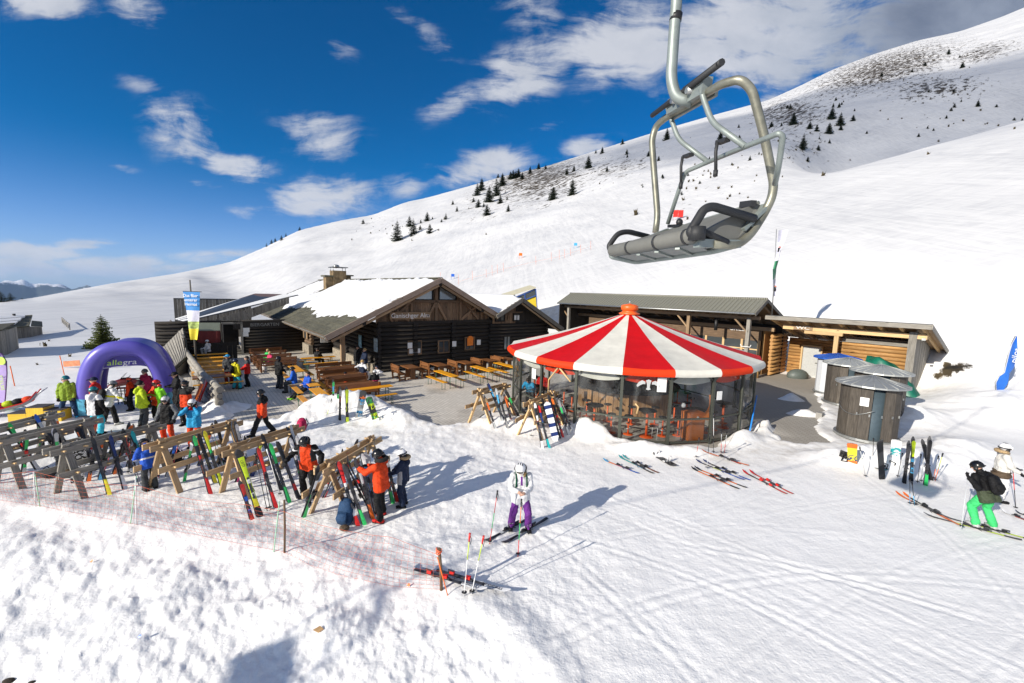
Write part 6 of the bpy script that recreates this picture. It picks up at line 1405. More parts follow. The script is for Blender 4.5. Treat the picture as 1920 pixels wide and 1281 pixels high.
def ski_pole(base, top, label, c='black', grip='black', L=None, basew=None, topw=None, group=None):
    B = basew if basew is not None else gnd(*base); B = Vector(B)
    T_ = Vector(topw) if topw is not None else reach(B, top[0], top[1], L or 1.2); d = (T_-B).normalized(); Ln = (T_-B).length; t = thing('ski_pole', label, 'ski pole', B, 0, group)
    m = MB(); cs = c if isinstance(c, (list, tuple)) else [c]
    for i, q in enumerate(cs): m.tube([B+d*Ln*(.0+.88*i/len(cs)), B+d*Ln*.88*(i+1)/len(cs)], .009, SK(q), 6)
    m.build('shaft', t); m = MB(); m.tube([B+d*Ln*.87, B+d*Ln*.93, B+d*Ln], [.014, .018, .02], SK(grip), 8); sx = d.orthogonal().normalized(); g = m.build('grip', t)
    m = MB(); m.tube([B+d*Ln*.98, B+d*Ln*.90+sx*.05, B+d*Ln*.80+sx*.05, B+d*Ln*.88+sx*.01, B+d*Ln*.97], .006, SK('black'), 5); m.build('strap', g)
    m = MB(); m.lathe([(.012, .0), (.045, .006), (.05, .012), (.012, .02)], SK('black'), c=B+d*.06, seg=10); m.build('basket', t); return t
def snowboard(bot, top, L, mats, label, bc='sky', flat=False, group=None, w=.145, twist=0.0, show=True):
    B = gnd(*bot); B.z -= .04 if not flat else -.02
    if flat: T_ = gnd(*top); T_.z += .03; d = (T_-B); L = d.length; d.normalize(); n = Z-d*d.z
    else:
        T_ = reach(B, top[0], top[1], L); d = (T_-B).normalized(); cam_ = (CC-B).normalized(); n = cam_-d*cam_.dot(d)
    n.normalize(); sx = d.cross(n); n = (n*math.cos(R_(twist))+sx*math.sin(R_(twist))).normalized(); sx = d.cross(n); t = thing('snowboard', label, 'snowboard', B, 0, group); m = MB(); N = 22; rt_, rb = [], []
    for i in range(N+1):
        f = i/N; e = abs(2*f-1); ww = w*(.86+.16*e*e)
        if e > .78: ww *= math.sqrt(max(.012, 1-((e-.78)/.223)**2))
        c = B+d*(L*f)+n*(.05*max(0, (e-.82)/.18)**2); rt_.append([c-sx*ww+n*.01, c-sx*ww*.5+n*.012, c+sx*ww*.5+n*.012, c+sx*ww+n*.01]); rb.append([c+sx*ww, c-sx*ww])
    for i in range(N):
        M = mats[min(len(mats)-1, int(i/N*len(mats)))]; M = SK(M) if isinstance(M, str) else M
        m.grid(rt_[i:i+2], M); m.grid([rb[i], rb[i+1]], SK('char')); m.poly([rt_[i][0], rt_[i+1][0], rb[i+1][1], rb[i][1]], SK('char')); m.poly([rt_[i][3], rt_[i+1][3], rb[i+1][0], rb[i][0]], SK('char'), flip=True)
    m.build('deck', t)
    if show:
        for f in (.3, .68):
            b = MB(); c = B+d*L*f+n*.02; b.obox(c, sx*.12, d*.05, n*.012, SK(bc)); b.tube([c+sx*.10-d*.05, c+sx*.13-d*.06+n*.16, c-sx*.02-d*.07+n*.2, c+sx*.0-d*.05], .02, SK(bc), 6); b.tube([c-sx*.09-d*.055, c-sx*.08+n*.09, c-sx*.07+d*.055], .018, SK('black'), 6); b.tube([c+sx*.03-d*.055, c+sx*.03+n*.11, c+sx*.03+d*.055], .018, SK(bc), 6); b.build('binding', t)
    return t
# ---- racks
def rack(a0, a1, label, wl, wp, zt=1.36, nfeet=(1, 1), ext=.35, pegs=6):
    A, Bq = at(a0[0], a0[1], zt), at(a1[0], a1[1], zt); A.z = Bq.z = 0; d = (Bq-A); L = d.length; d.normalize(); s = d.cross(Z)
    ga, gb = gz(A.x, A.y), gz(Bq.x, Bq.y); t = thing('ski_rack', label, 'ski rack', (A.x, A.y, ga), 0, 'wooden ski racks')
    for P, g_ in ((A, ga), (Bq, gb)):
        for e in (-1, 1):
            m = MB(); top = P-s*(.10*e)+d*(.035*e)+Z*(g_+zt+.06); bot = P+s*(.56*e)+d*(.035*e); bot.z = gz(bot.x, bot.y)-.06; m.beam(bot, top, .15, .05, wl, up=s); m.build('leg', t)
    zA, zB = ga, gb
    def rail(off, z_, h_, x0=-ext, x1=ext, pegn=pegs, ps=0):
        m = MB(); p0 = A+d*x0+s*off+Z*(zA+z_); p1 = Bq+d*x1+s*off+Z*(zB+z_); m.beam(p0, p1, .04, h_, wp); r = m.build('rail', t)
        for i in range(pegn):
            f = (i+.5)/pegn; c = p0.lerp(p1, f); sd = 1 if off > 0 else -1; m = MB(); m.beam(c, c+s*(.17*sd)+Z*.03, .035, .035, W_PALE); m.build('peg', r)
    rail(.105, zt-.10, .16); rail(-.105, zt-.06, .16, -ext-.05, ext-.05); rail(.37, zt*.52, .15, pegn=4); rail(-.40, zt*.5, .15, -ext-.12, ext-.12, pegn=2)
    return A, Bq, d, s
RK = []
RK.append(rack((-55, 812), (92, 776), 'grey ski rack at the left border behind the others', W_RACKG, W_RACKG))
RK.append(rack((6, 822), (163, 787), 'grey ski rack second from the left border, with a black snowboard', W_RACKG, W_RACKG))
RK.append(rack((123, 836), (283, 796), 'grey ski rack right of the black snowboard, with a bare peg rail', W_RACKG, W_RACKG))
RK.append(rack((303, 829), (431, 791), 'brown ski rack in front of the blue jacketed child', W_RACK, W_RACK))
RK.append(rack((437, 838), (548, 803), 'brown ski rack with the broad yellow skis', W_RACK, W_RACK))
RK.append(rack((617, 868), (696, 823), 'pale new ski rack where the orange jacketed skier reaches', W_RACK, W_RACK))
RK.append(rack((900, 737), (946, 722), 'pale orange ski rack left of the bar, farther one', W_PALE, W_RACK, zt=1.4, pegs=5))
RK.append(rack((996, 755), (1036, 740), 'pale orange ski rack left of the bar, nearer one', W_PALE, W_RACK, zt=1.4, pegs=5))
SP = ski_pair
# rack with the orange jacketed skier
SP((671, 986), (633, 864), 1.62, ['red', 'white', 'black', 'white', 'red', 'red'], 'red and white skis behind the dark blue rucksack at the nearest rack', w=.072)
SP((684, 984), (645, 872), 1.55, ['green', 'black', 'black', 'char'], 'dark skis with green tails right beside the red and white pair')
SP((699, 973), (667, 861), 1.62, ['orange', 'black', 'silver', 'char'], 'thin black and silver skis with orange tails before the orange jacketed skier')
SP((706, 962), (678, 850), 1.55, ['white', 'blue', 'sky', 'white'], 'white and blue skis behind the orange jacketed skier')
SP((745, 940), (722, 855), 1.5, ['red', 'orange', 'black', 'white'], 'black skis with orange red tails between the orange jacket and the child')
SP((737, 944), (714, 846), 1.5, ['green', 'white', 'silver', 'grey'], 'silver skis with green tails behind the orange jacketed skier')
SP((568, 970), (600, 878), 1.6, ['green', 'green', 'white', 'black'], 'green skis leaning from the left side of the nearest rack', twist=30)
snowboard((700, 958), (682, 842), 1.5, ['silver', 'grey', 'silver'], 'grey snowboard leaning in the nearest rack behind the rails', show=False)
# rack with the yellow skis
_, yB, yd, yn = SP((488, 969), (443, 836), 1.75, ['black', 'yellow', 'lime', 'lime', 'lime', 'lime', 'lime', 'black'], 'broad yellow green skis with black tips on the front of their rack', 'white', w=.105)
ysx = yd.cross(yn); text_mesh('LUSTI', .095, SK('black'), frame4(yB+yd*1.42+yn*.036, -yd, ysx*-1 if (ysx*-1).cross(yd).dot(yn) > 0 else ysx), 'lettering', bpy.data.objects[[o.name for o in COL.objects if o.get('label', '').startswith('broad yellow green skis')][0]], .002, sx=.9)
SP((473, 974), (451, 905), 1.05, ['red', 'red', 'red'], 'short dark red skis with blue bindings leaning at the yellow ones', 'blue')
SP((518, 952), (482, 838), 1.62, ['red', 'red', 'black', 'red', 'red', 'red'], 'bright red skis right of the yellow ones', 'black')
SP((543, 942), (505, 831), 1.65, ['green', 'green', 'white', 'black', 'green', 'green'], 'green and white skis leaning in the middle of their rack', 'black')
SP((561, 935), (519, 826), 1.65, ['black', 'red', 'black', 'orange', 'black', 'black'], 'black skis with red bands right of the green ones', 'char')
SP((573, 925), (541, 814), 1.6, ['green', 'green', 'black', 'silver', 'white'], 'silver and green skis near the man in red and black')
SP((578, 916), (553, 808), 1.55, ['white', 'silver', 'white', 'white'], 'white skis at the far end of the rack beside the man in red and black')
ski_pole((501, 958), (478, 850), 'black ski pole left of the bright red skis', 'black', L=1.25); ski_pole((507, 956), (487, 850), 'black ski pole touching the bright red skis', ['black', 'red'], L=1.25)
ski_pole((526, 930), (500, 842), 'clear white ski pole between the red and the green skis', 'white', 'white', L=1.2)
# brown rack with the boy
SP((395, 926), (360, 809), 1.66, ['red', 'red', 'orange', 'red', 'black', 'green'], 'orange red skis with green tips in the brown rack', 'black')
SP((417, 911), (380, 803), 1.66, ['lime', 'lime', 'black', 'green', 'lime', 'yellow'], 'yellow green skis next to the orange red ones in the brown rack', 'black')
SP((345, 902), (362, 826), 1.5, ['green', 'white', 'green', 'white'], 'white and green skis leaning from behind the brown rack', twist=-30)
SP((404, 905), (371, 813), 1.5, ['yellow', 'yellow', 'black', 'black'], 'black skis with yellow tails between the orange red and the yellow green pairs')
SP((458, 872), (442, 793), 1.55, ['red', 'black', 'white', 'silver', 'white'], 'white and grey skis at the far end of the brown rack', 'red')
SP((425, 862), (405, 791), 1.5, ['black', 'navy', 'black', 'navy'], 'navy skis showing above the far end of the brown rack')
# grey racks
SP((213, 889), (245, 795), 1.6, ['orange', 'orange', 'black', 'orange', 'orange'], 'orange skis leaning to the left against the grey rack', twist=20)
SP((165, 902), (180, 832), 1.5, ['orange', 'orange', 'black', 'grey'], 'orange tailed dark skis behind the peg rail of the grey rack')
SP((187, 899), (200, 826), 1.5, ['sky', 'teal', 'green', 'black', 'black'], 'dark green skis with light blue tails in the grey rack')
SP((247, 882), (232, 808), 1.5, ['black', 'black', 'char'], 'black skis leaning to the right behind the grey rack')
SP((202, 872), (186, 820), 1.35, ['orange', 'white', 'orange'], 'short orange and white skis in the middle of the grey rack')
ski_pole((240, 888), (241, 820), 'thin black ski pole hanging right of the orange skis', 'char', L=1.2); ski_pole((245, 887), (244, 822), 'second thin ski pole hanging right of the orange skis', 'char', L=1.2)
snowboard((120, 868), (95, 806), 1.5, ['black'], 'black snowboard with a round nose leaning in the grey rack', 'black', show=True)
snowboard((144, 905), (153, 820), 1.55, [graphic('white floral', 'white', 'black', 7)], 'white snowboard with a black floral print leaning in the grey rack', show=False)
SP((110, 890), (104, 808), 1.55, ['silver', 'white', 'green', 'silver'], 'silver skis just right of the black snowboard')
SP((76, 850), (72, 785), 1.5, ['navy', 'white', 'green', 'white'], 'white skis with green bindings in the second grey rack', 'green')
SP((80, 852), (81, 786), 1.5, ['silver', 'white', 'white'], 'silver white skis next to the pair with green bindings')
SP((124, 838), (100, 774), 1.45, ['lime', 'red', 'orange', 'white'], 'red tipped skis leaning in the far left rack', 'red')
SP((157, 835), (144, 806), 1.2, ['orange', 'orange', 'orange'], 'short orange skis standing in the snow behind the far left rack')
SP((172, 842), (180, 786), 1.5, ['red', 'black', 'orange', 'red'], 'red and black skis held at the white jacketed person')
# bar racks
SP((944, 800), (929, 727), 1.65, ['silver', 'grey', 'black', 'sky', 'silver'], 'pale blue grey skis standing tall in the farther bar rack')
SP((976, 787), (948, 733), 1.6, ['black', 'black', 'green', 'black'], 'black skis at the right end of the farther bar rack', w=.09)
SP((961, 797), (946, 741), 1.55, ['orange', 'red', 'black', 'orange', 'orange'], 'orange skis in the farther bar rack')
SP((930, 805), (909, 744), 1.6, ['silver', 'white', 'blue', 'orange', 'tan'], 'white and blue skis at the left end of the farther bar rack')
SP((953, 806), (936, 738), 1.6, ['grey', 'silver', 'black', 'grey'], 'grey skis in the middle of the farther bar rack')
SP((1017, 840), (1001, 750), 1.66, ['white', 'black', 'white', 'red', 'white', 'black', 'white'], 'white skis with black bars at the left of the nearer bar rack')
SP((1030, 840), (1009, 760), 1.6, ['teal', 'black', 'teal', 'navy', 'red'], 'navy skis with teal tails in the nearer bar rack')
snowboard((1043, 826), (1024, 750), 1.55, ['white', 'navy', 'white', 'navy', 'white', 'navy', 'white', 'navy', 'white'], 'white snowboard with navy bars in the nearer bar rack', show=False)
SP((1056, 820), (1034, 747), 1.6, ['red', 'black', 'orange', 'black', 'orange'], 'black and orange skis in the nearer bar rack', 'red')
SP((1050, 822), (1027, 737), 1.75, ['black', 'char', 'black'], 'long black skis standing highest in the nearer bar rack')
SP((1079, 816), (1041, 741), 1.65, ['white', 'silver', 'black', 'silver', 'white'], 'white skis at the right end of the nearer bar rack')
SP((1067, 817), (1046, 748), 1.6, ['silver', 'black', 'green', 'grey'], 'grey skis second from the right in the nearer bar rack')
ski_pole((995, 818), (1003, 792), 'thin white ski pole under the nearer bar rack', 'white', L=1.0)
# the rest of the row, filled up from both sides
NM_ = ('far left grey rack', 'second grey rack', 'grey peg rail rack', 'brown rack', 'rack of the broad yellow skis', 'nearest rack', 'farther bar rack', 'nearer bar rack')
ADD = [(1, .55, 1, 'white', 'red'), (1, .82, 1, 'black', 'sky'), (1, .35, -1, 'silver', 'green'), (2, .22, 1, 'black', 'yellow'), (2, .40, 1, 'navy', 'white'), (2, .58, 1, 'red', 'silver'), (2, .72, 1, 'teal', 'white'), (2, .86, -1, 'orange', 'navy'), (2, .50, -1, 'char', 'lime'),
       (3, .28, -1, 'silver', 'blue'), (3, .60, 1, 'black', 'green'), (3, .88, 1, 'sky', 'white'), (3, .75, -1, 'navy', 'orange'), (4, .30, -1, 'white', 'pink'), (4, .55, -1, 'lime', 'navy'), (4, .93, 1, 'silver', 'red'), (4, .42, 1, 'black', 'purple'), (5, .30, 1, 'char', 'sky'), (5, .42, -1, 'red', 'navy'), (5, .66, -1, 'white', 'green'), (5, .60, 1, 'silver', 'purple'), (5, .84, 1, 'black', 'lime'),
       (0, .45, 1, 'green', 'white'), (0, .8, 1, 'blue', 'silver'), (6, .3, 1, 'navy', 'sky'), (6, .75, 1, 'char', 'red'), (7, .3, 1, 'black', 'white'), (7, .9, 1, 'silver', 'navy'), (7, .5, -1, 'orange', 'white')]
for ri, f, sd_, ca, cb in ADD:
    A_, B_, d_, s_ = RK[ri]; c = A_.lerp(B_, f); zt_ = 1.36 if ri < 6 else 1.4; bot = c+s_*(.80*sd_); bot.z = gz(bot.x, bot.y)-.03; top = c+s_*(.13*sd_)+Z*(gz(c.x, c.y)+zt_); dd = (top-bot).normalized(); dd = (dd+d_*random.uniform(-.10, .10)).normalized(); L = random.uniform(1.5, 1.7)
    t = thing('ski_pair', '%s and %s skis leaning in the %s' % ('dark grey' if ca == 'char' else ca, cb, NM_[ri]), 'skis', bot, 0, 'ski pairs leaning on the racks'); n = s_*sd_-dd*(s_*sd_).dot(dd); n.normalize(); sx = dd.cross(n); a_ = R_(random.uniform(-50, 50)); n = (n*math.cos(a_)+sx*math.sin(a_)).normalized(); sx = dd.cross(n)
    cols = random.choice(([ca, ca, 'black', cb, ca, ca], [cb, cb, 'char', ca, ca, ca], [ca, cb, 'black', cb, cb, ca]))
    for q in (1, -1):
        m = MB(); O = bot+n*(.013*q)+sx*(.014*q); d2 = (dd+n*.012*q).normalized(); ski_geo(m, O, d2, n*q, L, cols); k = m.build('ski', t); b = MB(); binding_geo(b, O, d2, n*q, L, 0, random.choice(('black', 'white', 'char', 'red'))); b.build('binding', k)
    if random.random() < .45:
        pb = bot+d_*.16+s_*(.08*sd_); pb.z = gz(pb.x, pb.y); ski_pole(None, None, 'ski pole standing beside the %s and %s skis' % ('dark grey' if ca == 'char' else ca, cb), random.choice(('black', 'silver', 'red')), basew=pb, topw=pb+dd*1.2)
# snow heap at the terrace
PG = 'skis and boards stuck in the snow heap'
SP((624, 772), (625, 714), 1.62, ['green', 'green', 'black', 'green', 'sky', 'green'], 'green skis stuck upright in the snow heap', group=PG)
SP((632, 774), (634, 736), 1.3, ['vg' if 0 else 'lime', 'lime', 'green'], 'short lime green skis in the snow heap', group=PG)
SP((637, 790), (638, 728), 1.6, ['black', 'black', 'brown', 'grey'], 'dark brown skis stuck in front of the snow heap', group=PG)
SP((651, 791), (650, 728), 1.7, ['lime', 'black', 'lime', 'lime', 'lime', 'lime'], 'tall bright lime skis stuck upright in the snow heap', group=PG, w=.095)
snowboard((671, 788), (682, 731), 1.55, ['grey', 'silver', 'grey', graphic('dark stickers', 'char', 'orange', 5), 'char'], 'dark snowboard with coloured stickers and blue bindings in the snow heap', 'sky', group=PG)
snowboard((706, 789), (690, 743), 1.45, [graphic('green scrawl', 'char', 'green', 6), 'black', graphic('green scrawl', 'char', 'green', 6)], 'black snowboard with green bindings in the snow heap', 'lime', group=PG)
ski_pole((611, 786), (622, 748), 'thin ski pole with a blue basket left of the snow heap', ['lime', 'silver'], L=1.1)
# snow mound on the right
PM = 'skis and boards stuck in the mound on the right'
snowboard((1598, 874), (1598, 829), 1.25, ['orange', graphic('sky yellow', 'yellow', 'navy', 9), 'yellow', 'orange'], 'small orange and yellow snowboard stuck in the right mound', 'black', group=PM, show=False)
snowboard((1577, 866), (1586, 845), .9, ['black'], 'black snowboard half hidden left of the orange one', 'black', group=PM)
snowboard((1654, 898), (1649, 823), 1.5, ['black', 'char', 'black'], 'black snowboard standing edge-on in the right mound', 'black', group=PM, twist=55, show=False)
snowboard((1676, 872), (1682, 822), 1.4, ['white', graphic('teal wave', 'teal', 'white', 4), 'white'], 'white snowboard with a teal wave stuck in the right mound', 'black', group=PM, show=False)
snowboard((1645, 882), (1682, 874), 1.2, ['teal'], 'teal snowboard lying on the right mound', 'black', flat=True, group=PM)
SP((1695, 906), (1705, 831), 1.6, ['black', 'black', 'char'], 'black skis left of the lime ones in the right mound', group=PM)
SP((1708, 902), (1713, 823), 1.65, ['black', 'sky', 'black', 'lime', 'lime'], 'lime topped skis with blue bindings in the right mound', 'sky', group=PM)
SP((1735, 910), (1744, 822), 1.7, ['green', 'black', 'black', 'black'], 'tall black skis with a green edge in the right mound', group=PM)
SP((1746, 900), (1731, 828), 1.6, ['black', 'char', 'black'], 'black skis crossing behind the tall pair in the right mound', group=PM)
for b_, t_, c_, l_ in (((1636, 872), (1638, 822), 'black', 'black ski pole left of the edge-on black snowboard'), ((1618, 872), (1612, 840), ['lime', 'silver'], 'pale green ski pole beside the orange snowboard'), ((1623, 895), (1612, 838), 'silver', 'silver ski pole slanting in front of the orange snowboard'), ((1720, 906), (1727, 852), 'char', 'dark ski pole between the lime and the tall black skis'), ((1727, 904), (1733, 850), 'silver', 'silver ski pole left of the tall black skis'), ((1753, 902), (1768, 850), ['orange', 'lime'], 'orange ski pole with a lime grip at the right of the mound'), ((1750, 898), (1760, 855), ['orange', 'white'], 'orange and white ski pole leaning right of the tall skis'), ((1683, 895), (1692, 850), 'black', 'black ski pole in front of the white and teal snowboard'), ((1706, 946), (1706, 898), ['sky', 'black'], 'black ski pole with a blue tip in front of the mound'), ((1715, 948), (1710, 905), ['sky', 'black'], 'second ski pole with a blue tip in front of the mound')):
    ski_pole(b_, t_, l_, c_, L=1.15, group='ski poles stuck around the right mound')
# skis lying on the snow before the bar
LG = 'skis lying on the snow before the bar'
lying_ski((1131, 863), (1198, 889), ['blue', 'purple', 'pink', 'orange', 'sky'], 'pink and blue ski lying leftmost before the bar', group=LG)
lying_ski((1160, 857), (1225, 889), ['char', 'sky', 'teal', 'teal'], 'teal ski lying left of its twin before the bar', group=LG); lying_ski((1167, 856), (1235, 888), ['brown', 'black', 'white', 'teal'], 'teal tipped dark ski lying right beside the teal one', group=LG)
snowboard((1267, 876), (1212, 846), 1.5, ['black', 'char', 'black'], 'black snowboard lying on the snow before the bar', 'white', flat=True)
lying_ski((1315, 846), (1404, 874), ['orange', 'black', 'white', 'orange', 'orange'], 'long orange ski lying closest to the bar wall', group=LG); lying_ski((1330, 848), (1388, 871), ['red', 'black', 'white', 'white'], 'white ski with red tail lying next to the long orange one', group=LG)
lying_ski((1305, 865), (1395, 901), ['blue', 'blue', 'lime', 'black', 'navy'], 'blue and lime ski lying before the bar, lower of the two', group=LG); lying_ski((1318, 865), (1407, 902), ['blue', 'white', 'blue', 'char', 'navy'], 'blue and white ski lying before the bar, upper of the two', group=LG)
lying_ski((1296, 879), (1385, 918), ['black', 'orange', 'orange', 'orange', 'orange', 'black'], 'orange ski with black ends lying in front, left of its twin', group=LG); lying_ski((1302, 878), (1400, 916), ['char', 'orange', 'black', 'orange', 'orange', 'black'], 'orange ski with a black middle lying in front, right of its twin', group=LG)
lying_ski((1392, 885), (1475, 928), ['red', 'black', 'black', 'black', 'red'], 'black ski with red tip lying rightmost before the bar, lower one', 'red', group=LG); lying_ski((1405, 885), (1487, 928), ['red', 'black', 'black', 'red', 'red'], 'black ski with red tip lying rightmost before the bar, upper one', 'red', group=LG)
for b_, t_, c_, l_ in (((1305, 858), (1311, 821), ['white', 'red', 'black'], 'black ski pole standing left among the skis before the bar'), ((1325, 880), (1331, 812), ['silver', 'black'], 'tall black ski pole standing at the blue skis'), ((1338, 850), (1338, 775), ['black', 'white'], 'black and white ski pole leaning on the bar front'), ((1352, 850), (1353, 808), ['red', 'silver'], 'ski pole with a looped strap at the right of the bar front'), ((1358, 850), (1363, 810), ['red', 'silver'], 'second ski pole with a looped strap at the right of the bar front'), ((1221, 828), (1224, 797), 'white', 'white ski pole stuck in the snow by the bar wall'), ((1230, 832), (1234, 798), 'white', 'second white ski pole stuck in the snow by the bar wall')):
    ski_pole(b_, t_, l_, c_, L=1.15, group='ski poles standing before the bar')
# right foreground
lying_ski((1679, 926), (1804, 989), ['orange', 'orange', 'black', 'white', 'black', 'orange', 'orange'], 'long orange ski lying left of the green trousers, lower one'); lying_ski((1693, 927), (1790, 982), ['orange', 'black', 'white', 'black', 'orange'], 'long orange ski lying left of the green trousers, upper one')
def worn(fw_, ang, L, cols, lab, w=.07):
    d = Vector((math.cos(R_(ang)), math.sin(R_(ang)), 0)); c = Vector(fw_); A = c-d*L*.45; B_ = c+d*L*.55; A.z = gz(A.x, A.y)+.03; B_.z = gz(B_.x, B_.y)+.03; cl_ = max(gz(*(A.lerp(B_, f_/12))[:2])-A.lerp(B_, f_/12).z for f_ in range(13)); A.z += max(0, cl_); B_.z += max(0, cl_); dd = (B_-A).normalized(); n = Z-dd*dd.z; n.normalize()
    t = thing('ski', lab, 'ski', A); m = MB(); ski_geo(m, A, dd, n, L, cols, w); m.build('blade', t); b = MB(); binding_geo(b, A, dd, n, L, 0, 'black'); b.build('binding', t)
for f_, l_ in zip(GREENP['feet'], ('left', 'right')): worn(f_, 139, 1.72, ['black', 'lime', 'black', 'lime', 'char', 'black'], 'black and lime ski under the %s foot of the person in green trousers' % l_)
for f_, l_ in zip(PURP['feet'], ('right', 'left')): worn(f_, 226, 1.6, ['black', 'char', 'black', 'silver', 'black', 'char'], 'black ski under the %s foot of the woman in purple trousers' % ('left' if l_ == 'left' else 'right'))
lying_ski((1878, 960), (1960, 992), ['char', 'red', 'white'], 'dark ski lying at the right border, left one'); lying_ski((1903, 961), (1985, 986), ['char', 'red', 'black'], 'dark ski lying at the right border, right one')
ski_pole((918, 1020), (933, 920), 'red and green ski pole standing left of the woman in purple trousers', ['red', 'green', 'red'], L=1.25); ski_pole((971, 1044), (978, 936), 'red and green ski pole standing in front of the woman in purple trousers', ['red', 'green', 'orange'], L=1.25)
ski_pole((870, 1117), (881, 1000), 'white ski pole with a red grip stuck beside the white skis, left one', ['white', 'white', 'lime'], 'red', L=1.25); ski_pole((884, 1114), (907, 1005), 'white ski pole with a red grip stuck beside the white skis, right one', ['white', 'white', 'lime'], 'red', L=1.25)
for i_, (tp, tl, lab) in enumerate((((913, 1116), (752, 1067), 'white racing ski with black lettering lying at the end of the net, left one'), ((957, 1119), (793, 1068), 'white racing ski with black lettering lying at the end of the net, right one'))):
    A, d, n_, L, t = lying_ski(tp, tl, ['white', 'char', 'black', 'black', 'char', 'white', 'white'], lab, 'red', w=.08, zo=.05)
    text_mesh('STOCKLI', .085, SK('black'), frame4(A+d*L*.80+n_*.018, d, n_.cross(d)), 'lettering', t, .001, sx=1.2)
_h = GREENP['hands'][0]; ski_pole(None, None, 'ski pole in the raised hand of the person in green trousers', 'silver', basew=_h+Vector((-.35, -.35, -1.2)), topw=_h+Vector((.02, .02, .08)))
wp = [o for o in COL.objects if o.get('label', '').startswith('woman in a white jacket with a fur')][0]; wl_ = Vector(wp.location)
ski_pole(None, None, 'ski pole held by the woman in the white fur collar jacket', ['black', 'red'], basew=wl_+Vector((.05, -.45, -.05)), topw=wl_+Vector((.32, .02, 1.06)))
# bags
def rucksack(px, py, label, c, h=.6, w=.19, ang=0, lean=0.0, zoff=0.0):
    p = gnd(px, py); t = thing('rucksack', label, 'rucksack', p+Z*zoff, ang); m = MB(); PM_ = C_(c)
    m.tube([(0, lean*0, .02), (0, lean*.1, .10), (0, lean*.5, h*.5), (0, lean*.8, h*.8), (0, lean, h)], [(w*.8, .09), (w, .14), (w, .14), (w*.9, .12), (w*.5, .07)], PM_, 14, flat=(1, 0, 0)); m.build('bag', t, False)
    m = MB(); m.tube([(0, -.13+lean*.1, .08), (0, -.17+lean*.3, .2), (0, -.13+lean*.5, .36)], [(w*.6, .02), (w*.75, .05), (w*.6, .02)], PM_, 10, flat=(1, 0, 0)); m.build('pocket', t, False)
    m = MB()
    for e in (-1, 1): m.tube([(w*.6*e, .11+lean, h*.9), (w*.75*e, .2, h*.5), (w*.7*e, .12, .1)], .016, C_('char'), 6)
    m.build('strap', t, False)
rucksack(646, 984, 'dark blue rucksack standing against the nearest ski rack', 'dblue', .62, .2, R_(-12), .12); rucksack(330, 872, 'dark rucksack behind the brown ski rack', 'black', .5, .19); rucksack(568, 850, 'crimson rucksack hung at the far end of the yellow ski rack', 'crim', .42, .15, 0, 0, .8); rucksack(362, 775, 'small colourful rucksack by the log fence', 'orange', .4, .15)
p = gnd(92, 897)
for px, lab in ((90, 'black helmet bag lying below the grey rack rail'), (128, 'brown boot bag lying behind the grey rack leg')):
    p = gnd(px, 895); m = MB(); m.ball(p+Z*.12, (.2, .16, .14), C_('char' if px == 90 else 'brown'), 12, 8); m.tube([p+Vector((-.12, 0, .24)), p+Vector((0, 0, .33)), p+Vector((.12, 0, .24))], .012, C_('black'), 6); tag(m.build('bag'), lab, 'bag')
p = gnd(646, 996); m = MB(); m.ball(p+Z*.08, (.12, .09, .07), C_('brown'), 12, 8); tag(m.build('pouch'), 'brown pouch at the foot of the dark blue rucksack', 'pouch')
